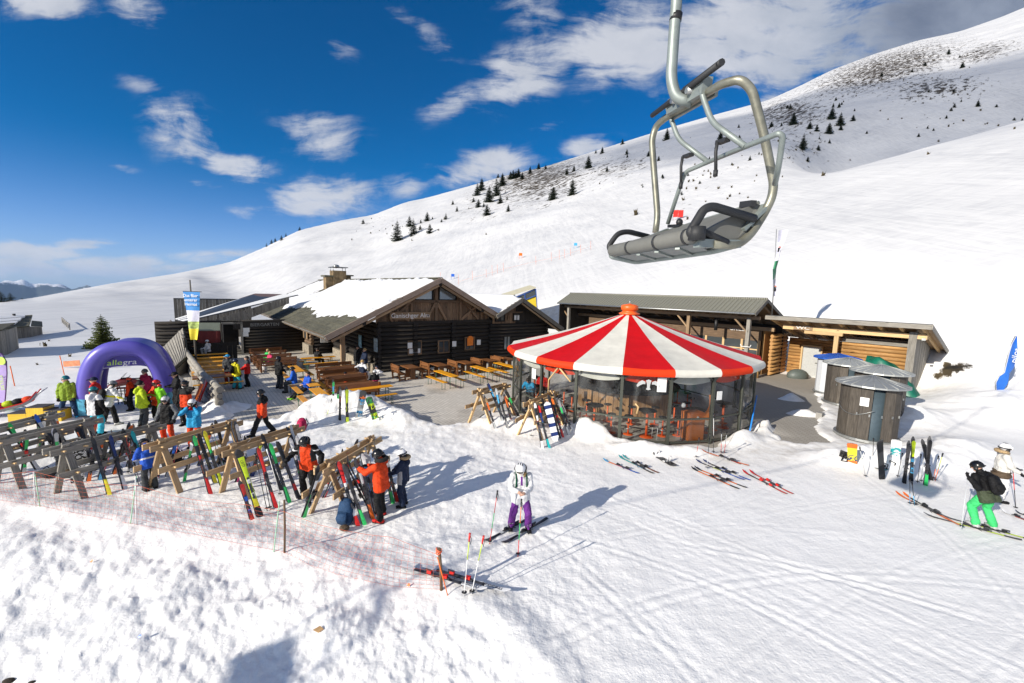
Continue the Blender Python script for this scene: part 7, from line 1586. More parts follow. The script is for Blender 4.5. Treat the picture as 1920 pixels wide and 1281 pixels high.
# ------------------------------------------------------------------ inflatable arch, signs, sled things
M_PURP = plain('purple_vinyl', (.115, .095, .45), .35, var=.08, sc=2); M_PURP2 = plain('purple_panel', (.115, .085, .38), .4, var=.08, sc=2); M_LIME = plain('lime_print', (.50, .72, .10), .5); M_LIN = plain('white_lining', (.70, .71, .72), .6)
def arch():
    A, Bq = at(168, 778), at(316, 764); A.z = Bq.z = 0; u = (Bq-A); Wd = u.length; u.normalize(); bk = Vector((-u.y, u.x, 0)); Cn = (A+Bq)/2; hw = Wd/2; HT = 2.72
    h = thing('inflatable_arch', 'purple inflatable arch with a printed name over its opening', 'arch', (Cn.x, Cn.y, 0))
    def path(f, r=1.0, hh=HT):  # 0..1 left foot to right foot
        a = pi*(1-f); c, s = math.cos(a), math.sin(a); return (hw*r)*math.copysign(abs(c)**.78, c), hh*abs(s)**.80
    N = 34; rad = [.385-.06*math.sin(pi*i/N) for i in range(N+1)]
    for k_, (bo, nm) in enumerate(((0, 'front_tube'), (1.7, 'rear_tube'))):
        P = [Cn+u*path(i/N)[0]+Z*(path(i/N)[1]+.1)+bk*(bo-.35*math.sin(pi*i/N)*(1 if k_ == 0 else -.4)) for i in range(N+1)]; m = MB(); m.tube(P, rad if k_ == 0 else [q*.6 for q in rad], M_PURP if k_ == 0 else M_PURP2, 20); o = m.build(nm, h)
        if k_ == 0:
            for e, rng_ in ((0, range(0, 3)), (1, range(N-2, N+1))):
                m = MB(); m.tube([P[i] for i in rng_], [rad[i]+.006 for i in rng_], plain('cyan_print', (.10, .42, .60), .4, var=.6, sc=3.5), 20, cap=False); m.build('foot_print', o)
        FP = P if k_ == 0 else FP
    m = MB(); rows = []
    for i in range(N+1):
        x, z = path(i/N, 1.04, HT*1.04); rows.append([Cn+u*x+Z*(z+.22)+bk*(b*1.7) for b in (0, .25, .5, .75, 1)])
    m.grid(rows, M_PURP2, flip=True); m.build('cover', h)
    m = MB(); rows = []
    for i in range(N+1):
        x, z = path(i/N, .97, HT*.97); rows.append([Cn+u*x+Z*(z)+bk*(.2+b*1.5) for b in (0, .25, .5, .75, 1)])
    m.grid(rows, M_LIN); m.build('lining', h)
    # front panel under the tube with the lettering
    m = MB(); rows = []
    for i in range(N+1):
        f = i/N; x, z = path(f, .92, HT*.94); xi = hw*.83*math.copysign(abs(math.cos(pi*(1-f)))**.50, math.cos(pi*(1-f))); zi = 2.0*abs(math.sin(pi*(1-f)))**.50
        rows.append([(Cn+u*x+Z*z).lerp(Cn+u*xi+Z*zi, g)+bk*(-.12*math.sin(pi*f)+.08*g) for g in (0, .35, .7, 1)])
    m.grid(rows, M_PURP); m.grid([[p+bk*.06 for p in r] for r in rows], M_LIN, flip=True); fp = m.build('front_panel', h)
    tz = 2.20; o_ = Cn+u*(-.12)+Z*tz+bk*(-.30)
    text_mesh('alle', .32, M_LIME, frame4(o_+u*.06-u*.02, u, Z), 'lettering', fp, .012, ax='RIGHT', sx=1.15, shear=.1); text_mesh('gra', .32, M_WHITE, frame4(o_+u*.05, u, Z), 'lettering', fp, .012, ax='LEFT', sx=1.15, shear=.1)
    m = MB(); m.obox(o_-Z*.20-u*.25, u*.55, bk*.01, Z*.008, M_WHITE); m.build('underline', fp)
arch()
def podium():
    MY = wood('yellow_planks', (.55, .33, .02), (.72, .47, .03), (.78, .55, .06), .5, var=.15, knots=False); MT_ = plain('dark_podium_top', (.05, .045, .05), .8); c = at(78, 788); t = thing('podium', 'yellow three step winners podium on the snow', 'podium', c); d = Vector((.97, .22, 0)).normalized(); s = Vector((-d.y, d.x, 0))
    for x, hh, w_ in ((-.58, .36, .58), (0, .58, .56), (.57, .44, .56)): m = MB(); m.obox((c.x+d.x*x, c.y+d.y*x, hh/2), d*(w_/2), s*.28, Z*(hh/2), MY, MT_); m.obox((c.x+d.x*x, c.y+d.y*x, hh+.012), d*(w_/2+.01), s*.29, Z*.012, MT_); m.build('step', t)
podium()
def marker(px, py0, py1, label, r=.022, group=None, c='orange', Y=None):
    p = gnd(px[0], py1) if Y is None else atY(px[0], py1, Y); q = atY(px[1], py0, p.y); t = MB(); t.tube([p-Z*.1, q], r, SK(c), 6); return tag(t.build('marker_pole'), label, 'marker', group)
marker((28, 19), 686, 724, 'orange marker pole leaning on the left meadow beside the feather flag'); marker((121, 112), 667, 703, 'orange marker pole with a banner left of the purple arch')
a_, b_ = gnd(119, 690), gnd(151, 690); q0, q1 = atY(119, 688, a_.y), atY(150, 686, b_.y); m = MB(); m.prism([q0, q1, q1+Z*.36, q0+Z*.36], (0, .02, 0), plain('orange_banner', (.72, .27, .13), .7, var=.3, sc=6)); tag(m.build('banner'), 'faded orange banner with a dotted edge left of the purple arch', 'banner')
def barrier():
    t = thing('barrier', 'low red railed barrier across the arch opening', 'barrier', at(235, 758)); a_, b_ = at(222, 758), at(262, 756); m = MB(); m.beam(a_+Z*.75, b_+Z*.75, .05, .08, plain('dull_red', (.3, .07, .05), .6)); m.build('rail', t); m = MB()
    for i in range(7): p = a_.lerp(b_, i/6); m.tube([p, p+Z*.75], .02, M_BLACK, 5)
    m.build('bars', t)
barrier()
def snowmobile():
    p = gnd(258, 735); t = thing('snowmobile', 'dark red snowmobile parked behind the purple arch', 'snowmobile', p, R_(25)); t.scale = (.8, .8, .8); MR = plain('dark_red_body', (.11, .012, .012), .3)
    m = MB(); m.tube([(-1.45, 0, .42), (-1.2, 0, .55), (-.6, 0, .72), (-.2, 0, .70), (.5, 0, .55), (1.0, 0, .5)], [(.10, .06), (.30, .20), (.34, .26), (.28, .22), (.25, .18), (.2, .1)], MR, 14, flat=(0, 1, 0)); m.build('body', t, False)
    m = MB(); m.tube([(-.1, 0, .82), (.5, 0, .80), (1.05, 0, .78)], [(.15, .10), (.19, .12), (.14, .08)], M_BLACK, 12, flat=(0, 1, 0)); m.build('seat', t, False); m = MB(); m.tube([(-.2, 0, .30), (.4, 0, .26), (1.3, 0, .30)], [(.19, .2), (.19, .22), (.19, .16)], M_BLACK, 12, flat=(0, 1, 0)); m.build('track', t, False)
    m = MB(); m.prism([(-.75, -.28, .92), (-.75, .28, .92), (-.50, .22, 1.25), (-.50, -.22, 1.25)], (.02, 0, .02), M_GLASS); m.build('windscreen', t, False); m = MB(); m.tube([(-.42, -.38, 1.02), (-.38, -.15, 1.0), (-.38, .15, 1.0), (-.42, .38, 1.02)], .02, M_BLACK, 6); m.build('handlebar', t, False)
    for e in (-1, 1): m = MB(); m.tube([(-1.75, .42*e, .22), (-1.6, .42*e, .08), (-1.2, .42*e, .05), (-.6, .42*e, .05)], [(.06, .015)]*4, M_BLACK, 8, flat=(0, 1, 0)); m.tube([(-1.15, .42*e, .08), (-.9, .2*e, .42)], .03, M_BLACK, 6); m.build('ski_runner', t, False)
snowmobile()
def toboggan(px, py, label, ang, cols, lift=.0, L=2.1, pitch=.0):
    p = gnd(px, py); t = thing('rescue_sled', label, 'rescue sled', p, R_(ang)); m = MB(); rows = []
    for i in range(9):
        f = i/8; x = (f-.5)*L; up = lift+pitch*x+.35*max(0, (f-.75)/.25)**2; rows.append([(x, -.3, .20+up), (x, -.27, .06+up), (x, 0, .04+up), (x, .27, .06+up), (x, .3, .20+up)])
    m.grid(rows, SK('grey')); m.tube([r[0] for r in rows], .025, SK('red'), 6); m.tube([r[-1] for r in rows], .025, SK('red'), 6); m.grid([[(a, b*.97, c+.02) for a, b, c in r] for r in rows], SK('silver'), flip=True); m.build('shell', t, False)
    m = MB()
    for i, c in enumerate(cols): x = (-.36+.72*i/max(1, len(cols)-1))*L*.9; m.ball((x, random.uniform(-.06, .06), .28+lift+pitch*x), (.20, .20, .14), C_(c), 10, 7)
    m.build('load', t, False); m = MB()
    for e in (-1, 1): m.tube([(L*.40, .25*e, .3+lift+pitch*L*.4), (L*.62, .22*e, .55+lift+pitch*L*.6)], .02, M_STEEL, 6)
    m.build('handle', t, False)
toboggan(18, 778, 'loaded rescue sled with lime and pink bags at the left border', 35, ['vgreen', 'pink', 'lime', 'black', 'orange'], .18, 1.8, .24); toboggan(342, 704, 'orange red rescue sled propped outside the terrace fence', 100, ['orange', 'orange', 'red'], .5, 1.6, -.3)
p = gnd(22, 768); m = MB(); m.ball(p+Z*.16, (.28, .16, .14), C_('green'), 12, 8); m.tube([p+Vector((.2, 0, .16)), p+Vector((.55, .05, .12))], .02, M_BLACK, 6); tag(m.build('green_pad'), 'green roll lying below the loaded rescue sled', 'roll')
p = gnd(350, 770); 
for i_, c_ in enumerate(('orange', 'red')): m = MB(); q = at(362+i_*10, 762-i_*8); m.beam(q, q+Vector((.25, .3, 1.0)), .25, .06, SK(c_)); tag(m.build('foam_pad'), '%s padded board leaning on the outside of the log fence' % c_, 'board')

# ------------------------------------------------------------------ flags
def cloth_flag(root, name, O, right, down, w, h, mats, wav=.08, wt=None, nx=10, ny=26, nrm=None):
    """hanging cloth: mats(f) chooses the material down its height; wt(f) scales the width"""
    m = MB(); right, down = Vector(right), Vector(down); nrm = right.cross(down).normalized(); rows = []
    for i in range(ny+1):
        f = i/ny; ww = w*(wt(f) if wt else 1); x0 = (w-ww)*.35
        rows.append([Vector(O)+right*(x0+ww*j/nx)+down*(h*f)+nrm*(wav*math.sin(3.2*j/nx*1.6+f*5)*(.2+f)) for j in range(nx+1)])
    for i in range(ny): m.grid(rows[i:i+2], mats(i/ny))
    return m.build(name, root), rows
M_FBLUE = plain('flag_blue', (.02, .20, .52), .6); M_FWHITE = plain('flag_white', (.60, .60, .70), .6); M_FYEL = plain('flag_yellow', (.75, .60, .03), .6); M_FGRN = plain('flag_green', (.02, .22, .10), .6); M_FPUR = plain('flag_purple', (.36, .27, .55), .6); M_FPB = plain('flag_royal', (.015, .13, .52), .5)
def flags():
    Y0 = 27.2; b = atY(366, 640, Y0); tp = atY(356, 525, Y0); t = thing('banner_flag', 'blue and white beer banner on a wooden flag pole at the beer garden', 'flag', (b.x, b.y, 0)); m = MB(); m.tube([(b.x, b.y, -.05), tp], [.06, .04], W_GREYD, 8); m.build('pole', t)
    a_, c_ = atY(343, 547, Y0-.12), atY(375, 548, Y0-.12); w_ = (c_-a_).length; bo = atY(358, 637, Y0-.12); hgt = a_.z-bo.z
    f, rows = cloth_flag(t, 'banner', a_, (c_-a_).normalized(), (.03, 0, -1), w_, hgt, lambda f: M_FBLUE if f < .38 else M_FWHITE if f < .60 else plain('flag_print', (.35, .45, .12), .6, var=.9, sc=6) if f < .74 else M_FYEL, .05, lambda f: 1-.62*f**1.1)
    for i, s_ in enumerate(('Das Bier', 'unserer', 'Heimat')): text_mesh(s_, .27, M_WHITE, frame4(a_+(c_-a_)*.49+Z*(-.24-.27*i)+Vector((0, -.10, 0)), c_-a_, Z), 'lettering', f, .004)
    m = MB(); m.tube([a_+Vector((-.05, .06, .02)), c_+Vector((.05, .06, .02))], .02, M_BLACK, 6); m.build('crossbar', t)
    # white flag on the grill roof
    q = G(32.3, 12.3); Yq = q.y; b = atY(1449, 575, Yq); tp = atY(1456, 430, Yq); t = thing('tall_flag', 'tall narrow white flag with a green panel at the end of the grill roof', 'flag', (b.x, b.y, b.z)); m = MB(); m.tube([b-Z*.6, b.lerp(tp, .35), tp], [.035, .03, .02], M_STEEL, 8); m.build('pole', t)
    rows = []; pts = [(1460, 432, 1478, 431), (1458, 455, 1472, 450), (1456, 470, 1464, 468), (1453, 490, 1460, 488), (1449, 505, 1456, 503), (1449, 525, 1454, 522), (1449, 545, 1456, 540), (1450, 556, 1463, 552)]
    m = MB(); R2 = []
    for i, (x0, y0, x1, y1) in enumerate(pts): R2.append([atY(x0+(x1-x0)*g, y0+(y1-y0)*g, Yq-.05+.18*math.sin(i*1.1+g*2.5)) for g in (0, .25, .5, .75, 1)])
    for i in range(7): m.grid(R2[i:i+2], (M_FWHITE, M_FWHITE, M_FWHITE, M_FGRN, M_FGRN, M_FWHITE, M_FWHITE)[i])
    f = m.build('banner', t); m = MB()
    for i, g in ((2, .2), (6, .3)): c = R2[i][2]; m.box((c.x, c.y-.06, c.z), (.2, .02, .28), M_BLACK); m.box((c.x, c.y-.07, c.z+.2), (.16, .02, .06), SK('orange'))
    m.build('print', f)
    # feather flags
    p = hit(1876, 731, 12, 60); Yp = p.y-.1; t = thing('feather_flag', 'blue feather flag with white letters leaning on the right slope', 'flag', p)
    L_ = [(1869, 733), (1868, 718), (1874, 706), (1884, 699), (1888, 682), (1893, 662), (1898, 645), (1906, 630)]; Rr = [(1882, 731), (1889, 720), (1892, 708), (1893, 700), (1901, 690), (1906, 672), (1908, 655), (1907, 630)]
    m = MB(); rows = [[atY(a[0]+(b_[0]-a[0])*g, a[1]+(b_[1]-a[1])*g, Yp+.06*math.sin(i+g*3)) for g in (0, .33, .66, 1)] for i, (a, b_) in enumerate(zip(L_, Rr))]; m.grid(rows, M_FPB); f = m.build('banner', t)
    m = MB(); m.tube([p-Z*.1]+[r[0]+Vector((0, .05, 0)) for r in rows], .018, M_STEEL, 6); m.build('pole', t)
    up_ = (rows[6][1]-rows[3][1]).normalized(); text_mesh('pilot', .42, M_WHITE, frame4(rows[5][1].lerp(rows[5][2], .3)-Vector((0, .12, 0)), up_, Vector((-up_.z, 0, up_.x))), 'lettering', f, .004); text_mesh('2004', .15, M_WHITE, frame4(rows[4][2].lerp(rows[5][3], .5)-Vector((0, .12, 0)), up_, Vector((-up_.z, 0, up_.x))), 'lettering', f, .004)
    p = at(6, 772); t = thing('feather_flag', 'purple feather flag with lime letters at the left border', 'flag', p); Yp = p.y
    L_ = [(-6, 768), (-12, 740), (-14, 700), (-12, 670), (-4, 660)]; Rr = [(8, 767), (11, 735), (13, 700), (12, 678), (4, 664)]; m = MB(); rows = [[atY(a[0]+(b_[0]-a[0])*g, a[1]+(b_[1]-a[1])*g, Yp+.05*math.sin(i*1.3+g*3)) for g in (0, .33, .66, 1)] for i, (a, b_) in enumerate(zip(L_, Rr))]; m.grid(rows, M_FPUR); f = m.build('banner', t)
    m = MB(); m.tube([p-Z*.1, rows[0][3], rows[1][3], rows[2][3], rows[3][3], rows[4][3], rows[4][0]], .02, plain('purple_edge', (.13, .05, .2), .5), 6); m.build('pole', t)
    m = MB(); c = atY(2, 677, Yp-.1); m.cyl(c, c+Vector((0, .03, 0)), .17, M_LIME, 16); m.build('print', f); text_mesh('STELSIS', .2, M_LIME, frame4(atY(3, 718, Yp-.1), Vector((.05, 0, -1)), Vector((1, 0, .05))), 'lettering', f, .004)
flags()

# ------------------------------------------------------------------ orange net, stakes
M_NET = plain('orange_net', (.80, .16, .07), .7)
def net():
    lo = [(-120, 925), (0, 940), (75, 951), (160, 968), (250, 985), (370, 1006), (470, 1026), (530, 1037), (580, 1062), (640, 1082), (740, 1103), (826, 1108)]; hi = [(-120, 880), (0, 884), (66, 884), (150, 896), (250, 907), (350, 925), (440, 938), (532, 950), (600, 968), (680, 990), (750, 1010), (822, 1032)]
    Lw = [gnd(*p)+Z*.03 for p in lo]; Up = []
    for g_, p in zip(Lw, hi): q = atY(p[0], p[1], g_.y); q.z = min(max(q.z, g_.z+.35), g_.z+.95); Up.append(q)
    cum = [0]
    for i in range(1, len(Lw)): cum.append(cum[-1]+(Lw[i]-Lw[i-1]).length)
    def smp(A_, s_):
        for i in range(1, len(cum)):
            if s_ <= cum[i]: f = (s_-cum[i-1])/(cum[i]-cum[i-1]); return A_[i-1].lerp(A_[i], f)
        return A_[-1]
    n = int(cum[-1]/.13); R = []
    for j in range(9):
        h = j/8; R.append([smp(Lw, cum[-1]*i/n).lerp(smp(Up, cum[-1]*i/n), h)+Vector((0, .10*math.sin(i*.17+h*2)*math.sin(pi*h), -.10*math.sin(pi*((i*.13) % 3.2)/3.2)*h)) for i in range(n+1)])
    m = MB()
    for r in R: m.tube(r, .0024, M_NET, 3, cap=False)
    for i in range(n+1): m.tube([r[i] for r in R[::2]], .002, M_NET, 3, cap=False)
    m.tube(R[-1], .004, M_NET, 3, cap=False); tag(m.build('safety_net'), 'slack orange safety net strung along the edge of the snow bank', 'net')
net()
for (b_, t_, r, mm, lab) in (((533, 1036), (533, 938), .022, W_BROWN, 'wooden stake in the middle of the orange net'), ((828, 1106), (823, 1028), .03, W_BROWN, 'wooden stake with orange cord at the right end of the net')):
    p = gnd(*b_); q = atY(t_[0], t_[1], p.y); m = MB(); m.tube([p-Z*.15, p.lerp(q, .5)+Vector((.01, 0, 0)), q], r, mm, 8); tag(m.build('stake'), lab, 'stake')
for b_, t_, c_, lab in (((66, 950), (63, 884), 'white', 'white stake of the orange net near the left border'), ((75, 950), (66, 890), 'green', 'thin green stake beside the white one near the left border'), ((255, 985), (254, 896), 'white', 'white stake of the orange net below the brown rack'), ((243, 982), (256, 893), 'green', 'thin pale green stake leaning below the brown rack'), ((512, 1035), (524, 940), 'green', 'thin pale green stake leaning left of the wooden stake'), ((842, 1116), (820, 1045), 'orange', 'short orange stake leaning at the right end of the net')):
    p = gnd(*b_); q = atY(t_[0], t_[1], p.y); m = MB(); m.tube([p-Z*.1, q], .011, SK(c_) if c_ != 'green' else plain('pale_green', (.35, .62, .42), .5), 6); tag(m.build('stake'), lab, 'stake')
p = gnd(822, 1040); q = atY(823, 1030, gnd(828, 1106).y); m = MB()
for i in range(4): m.tube([q+Vector((.05*math.cos(a*.7+i), .05*math.sin(a*.7+i), -.02*i-.02*math.sin(a))) for a in range(9)], .012, M_NET, 5)
tag(m.build('cord'), 'orange cord wound round the top of the end stake', 'cord')
# small scraps on the snow
for px, py, c, lab in ((597, 1185, 'tan', 'dry curled leaf lying on the snow bank'), (262, 1198, 'blue', 'tiny blue scrap on the snow bank'), (172, 1056, 'orange', 'tiny orange scrap on the snow bank'), (766, 1101, 'orange', 'tiny orange scrap at the foot of the net')):
    p = gnd(px, py); k_ = .09 if c == 'tan' else .035; m = MB(); m.prism([p+Vector((-k_, 0, .03)), p+Vector((k_*.2, -k_*.5, .02)), p+Vector((k_, 0, .05)), p+Vector((k_*.1, k_*.5, .07))], (0, 0, .006), SK(c)); tag(m.build('leaf' if c == 'tan' else 'litter'), lab, 'leaf' if c == 'tan' else 'litter')
for px, py, k_ in ((16, 1277, .55), (60, 1280, .35)):
    p = gnd(px, py); m = MB(); m.ball(p+Z*.0, (.17*k_, .1*k_, .06*k_), plain('dark_earth', (.035, .026, .018), .95, bump=1, bsc=40), 9, 5); tag(m.build('earth_clod'), 'dark earth clod at the lower left corner, %s one' % ('larger' if k_ > .5 else 'smaller'), 'clod')

# ------------------------------------------------------------------ the chairlift chair
M_TUBE = plain('worn_steel_tube', (.27, .265, .21), .45, .6, var=.35, sc=9); M_GALV = plain('grey_galvanised', (.25, .285, .27), .5, .35, var=.15, sc=12); M_PAD = plain('grey_seat_pad', (.15, .15, .135), .65, var=.12, sc=6, bump=.15, bsc=120); M_RUB = plain('black_foam', (.022, .023, .025), .6, bump=.2, bsc=140)
def rnd(pts, r=.1, n=5):
    """polyline with rounded corners"""
    P = [Vector(p) for p in pts]; out = [P[0]]
    for i in range(1, len(P)-1):
        a, b = (P[i-1]-P[i]), (P[i+1]-P[i]); q = min(r, a.length*.45, b.length*.45); s, e = P[i]+a.normalized()*q, P[i]+b.normalized()*q
        for k_ in range(n+1): f = k_/n; out.append(s.lerp(P[i], f).lerp(P[i].lerp(e, f), f))
    return out+[P[-1]]
def chair():
    K = lambda x, y, Y: atY(x, y, Y)
    t = thing('chairlift_chair', 'empty two seat chairlift chair with a grey padded seat hanging in the air', 'chairlift chair', K(1300, 330, 3.3))
    # hanger
    m = MB(); hp = [K(1266, -420, 3.36), K(1268, -160, 3.36), K(1269, 0, 3.36), K(1264, 60, 3.36), K(1258, 150, 3.36), K(1268, 184, 3.34), K(1297, 192, 3.30)]; m.tube(rnd(hp, .16), .040, M_GALV, 14); hg = m.build('hanger', t)
    c = K(1266, 40, 3.36); m = MB(); m.tube([K(1268.5, 26, 3.36), K(1266, 40, 3.36)], .043, M_BLACK, 14); m.build('sleeve', hg)
    # clamp and top bar
    L0, R0 = K(1238, 226, 3.78), K(1353, 158, 2.92); ax = (R0-L0).normalized(); up = Z-ax*ax.z; up.normalize(); sd = ax.cross(up); mid = L0.lerp(R0, .45)
    m = MB(); m.obox(L0.lerp(R0, .50)+up*.05, ax*.26, sd*.035, up*.055, M_GALV); m.obox(L0.lerp(R0, .48)+up*.01-sd*.06, ax*.30, sd*.012, up*.03, M_GALV)
    for f in (.36, .62): m.cyl(L0.lerp(R0, f)-sd*.09+up*.06, L0.lerp(R0, f)+sd*.07+up*.06, .025, M_STEEL, 8)
    m.build('clamp', t)
    m = MB(); m.tube([L0-ax*.06+up*.05+sd*.05, R0+ax*.02+up*.10+sd*.05], .020, M_RUB, 8); m.tube([L0.lerp(R0, .52)+up*.09+sd*.04, R0+ax*.04+up*.11+sd*.04], .022, M_RUB, 8); m.build('rubber_bar', t)
    # main loop
    r_t = .027
    right = [K(1300, 190, 3.32), K(1352, 158, 2.93), K(1388, 148, 2.83), K(1410, 168, 2.82), K(1432, 250, 2.84), K(1451, 345, 2.86), K(1447, 372, 2.87), K(1432, 402, 2.88), K(1408, 440, 2.84), K(1383, 460, 2.79), K(1335, 458, 2.71)]
    left = [K(1300, 190, 3.32), K(1252, 218, 3.70), K(1230, 236, 3.84), K(1222, 262, 3.86), K(1227, 330, 3.86), K(1233, 405, 3.84), K(1229, 436, 3.83)]
    m = MB(); m.tube(rnd(right, .12, 6), r_t, M_TUBE, 14); m.build('frame_tube', t); m = MB(); m.tube(rnd(left, .12, 6), r_t, M_TUBE, 14); m.build('frame_tube', t)
    # seat: roll, pan and back panel
    f0, f1 = K(1147, 471, 3.60), K(1307, 441, 2.68); w_ = (f1-f0); m = MB(); m.tube([f0, f0.lerp(f1, .02), f0.lerp(f1, .98), f1], [.040, .050, .050, .040], M_PAD, 16); rl = m.build('seat_roll', t)
    for f in (.28, .62, .92): m = MB(); m.tube([f0.lerp(f1, f-.012), f0.lerp(f1, f+.012)], .0525, M_RUB, 16); m.build('roll_band', rl)
    b0, b1 = K(1252, 436, 3.78), K(1422, 384, 2.92); c0, c1 = f0+(f1-f0)*.05+Z*.02, K(1322, 452, 2.72)
    m = MB(); th = (b0-c0).cross(c1-c0).normalized()*-.02; m.prism([c0, K(1308, 447, 2.70), K(1340, 460, 2.74), K(1384, 452, 2.81), K(1430, 404, 2.89), b1, b0], th, M_PAD); m.build('seat_pan', t)
    m = MB(); m.tube([b0+Vector((0, 0, .012)), b1+Vector((0, 0, .012))], .014, M_GALV, 8); m.build('back_edge', t)
    # underside frame with its slats
    g0, g1, g2, g3 = K(1147, 481, 3.58), K(1192, 491, 3.66), K(1340, 470, 2.86), K(1384, 458, 2.80); m = MB(); m.tube(rnd([f0-Z*.02, g0, g1, g2, g3], .05), .024, M_GALV, 10); m.build('under_tube', t)
    m = MB(); h0, h1, h2, h3 = f0.lerp(f1, .12)-Z*.055, f1-Z*.055, g2.lerp(g1, .06), g1.lerp(g2, .04); m.prism([h0, h1, h2, h3], (0, 0, .012), plain('seat_underside', (.20, .215, .21), .6))
    for f in (.3, .55, .8): m.beam(h0.lerp(h1, f)-Z*.008, h3.lerp(h2, f)-Z*.008, .03, .012, M_GALV)
    m.build('underside', t)
    m = MB(); m.beam(f1-Z*.05, g3, .05, .05, M_GALV); m.beam(K(1405, 428, 2.86), K(1428, 388, 2.92), .05, .04, M_GALV); m.beam(K(1388, 432, 2.84), K(1437, 384, 2.90), .08, .02, M_GALV); m.build('side_bracket', t)
    m = MB(); m.beam(f0-Z*.02, b0+Z*.01, .04, .05, M_GALV); m.build('side_bracket', t)
    # arm rests
    for pts, r in (([(1147, 474, 3.60), (1141, 462, 3.60), (1158, 438, 3.62), (1176, 434, 3.66), (1216, 444, 3.76)], .022), ([(1305, 447, 2.66), (1293, 436, 2.66), (1300, 425, 2.66), (1320, 392, 2.68), (1336, 387, 2.70), (1414, 410, 2.82)], .027)):
        m = MB(); m.tube(rnd([K(*p) for p in pts], .07), r, M_RUB, 12); m.build('armrest', t)
    m = MB(); a_ = K(1307, 435, 2.655); m.tube([a_-Z*.05, a_+Z*.03], .05, M_RUB, 12); m.tube([K(1310, 431, 2.67), K(1363, 455, 2.74)], .022, M_RUB, 10); m.build('hinge', t)
    # restraint bar with foot rests
    m = MB(); m.tube(rnd([K(1252, 203, 3.70), K(1258, 222, 3.68), K(1272, 262, 3.60), K(1328, 304, 3.35)], .08), .019, M_GALV, 10); m.tube(rnd([K(1314, 166, 3.12), K(1320, 188, 3.10), K(1335, 230, 3.02), K(1398, 275, 2.75)], .08), .019, M_GALV, 10); m.build('restraint_arm', t)
    m = MB(); m.tube(rnd([K(1252, 420, 3.72), K(1279, 338, 3.56), K(1286, 322, 3.52), K(1328, 304, 3.35), K(1398, 275, 2.75), K(1460, 250, 2.50), K(1468, 256, 2.50), K(1459, 318, 2.60), K(1453, 345, 2.74)], .07), .0165, M_GALV, 10); m.build('restraint_bar', t)
    for (x, y, Y, dy) in ((1290, 292, 3.50, 58), (1355, 265, 2.95, 62)):
        m = MB(); a_ = K(x, y, Y); m.obox(a_, ax*.055, sd*.02, up*.012, M_RUB); m.tube([K(x-10, y+2, Y), K(x-13, y+20, Y), K(x-13, y+dy, Y)], .011, M_RUB, 7); m.tube([K(x-13, y+dy-8, Y), K(x-14, y+dy+4, Y)], .015, M_RUB, 7); m.build('foot_rest', t)
    m = MB(); a_ = K(1268, 424, 3.70); m.obox(a_, ax*.1, sd*.03, Z*.012, M_BLACK); m.ball(K(1274, 417, 3.62), .03, M_BLACK, 8, 6); m.build('latch', t)
    m = MB(); m.obox(K(1402, 383, 2.93), ax*.06, sd*.02, up*.02, M_RUB); m.build('bumper', t)
    return t
CH = chair()
# the same rope carries the next chair, out of view behind on the left; its shadow falls on the bank
FD = Vector((-.92, -.39, 0)).normalized(); off = FD*18.1
c2 = dup(CH, Vector(CH.location)+off, None, 'next empty chairlift chair along the same rope, behind the viewpoint')
tp_ = atY(1266, -420, 3.36); m = MB(); m.tube([tp_+FD*60, tp_, tp_-FD*60+Z*30], .022, M_STEEL, 8); tag(m.build('haul_rope'), 'steel haul rope of the chairlift high above the snow', 'rope')

# ------------------------------------------------------------------ trees
def leafm(name, c1, c2, c3):
    n = NT(name); P = n.pos; n.col(n.ramp(n.noise(P, 2.5, 4, .7), [(.3, c1), (.55, c2), (.8, c3)])); n.set(Roughness=.8); return n.m
M_NEED = leafm('spruce_needles', (.010, .020, .008), (.026, .045, .016), (.06, .08, .025)); M_NEEDW = leafm('bright_spruce_needles', (.05, .07, .010), (.14, .17, .025), (.27, .28, .05)); M_BARK = plain('bark', (.06, .045, .03), .95)  # the lone young spruce has brighter, yellower needles than the rest
def conifer(name, label, seed, tiers, per, mat, wide=.30, tagged=True):
    rg = random.Random(seed); t = thing(name, label, 'tree'); m = MB(); m.tube([(0, 0, -.04), (0, 0, .5), (0, 0, .97)], [.022, .014, .003], M_BARK, 6); m.build('trunk', t, False); m = MB()
    for i in range(tiers):
        f = i/(tiers-1); z0 = .06+.9*f; R = wide*(1-f)**.85*(.8+.4*rg.random())+.012
        for j in range(per):
            a = 2*pi*(j+rg.random()*.8)/per+i*.7; r = R*(.75+.45*rg.random())
            if rg.random() < .08: continue
            d = Vector((math.cos(a), math.sin(a), 0)); s = Vector((-d.y, d.x, 0)); dr = -.32+.30*f; ns = 4 if per > 7 else 3
            pr = Vector((0, 0, z0))
            for k_ in range(ns):
                g0, g1 = k_/ns, (k_+1)/ns; p0 = pr; p1 = Vector((0, 0, z0))+d*(r*g1)+Z*(r*(dr*g1+.22*g1*g1)); w0 = r*.42*(1-g0*.72)+.010; w1 = r*.42*(1-g1*.85)*.9
                for e in (-1, 1):
                    tw = Z*(-.35*w0*rg.random()); q0 = p0+s*(e*w0*.25); q1 = p1+s*(e*w1*.6); q2 = p0.lerp(p1, .55)+s*(e*w0*(1+.5*rg.random()))+tw+d*(r*.06)
                    m.poly([p0, q2, p1], mat, flip=(e < 0))
                    m.poly([p0.lerp(p1, .5), p0.lerp(p1, .7)+s*(e*w0*.5)-Z*(w0*(.4+.4*rg.random())), p1], mat, flip=(e < 0))
                pr = p1
    m.build('crown', t, False); return t
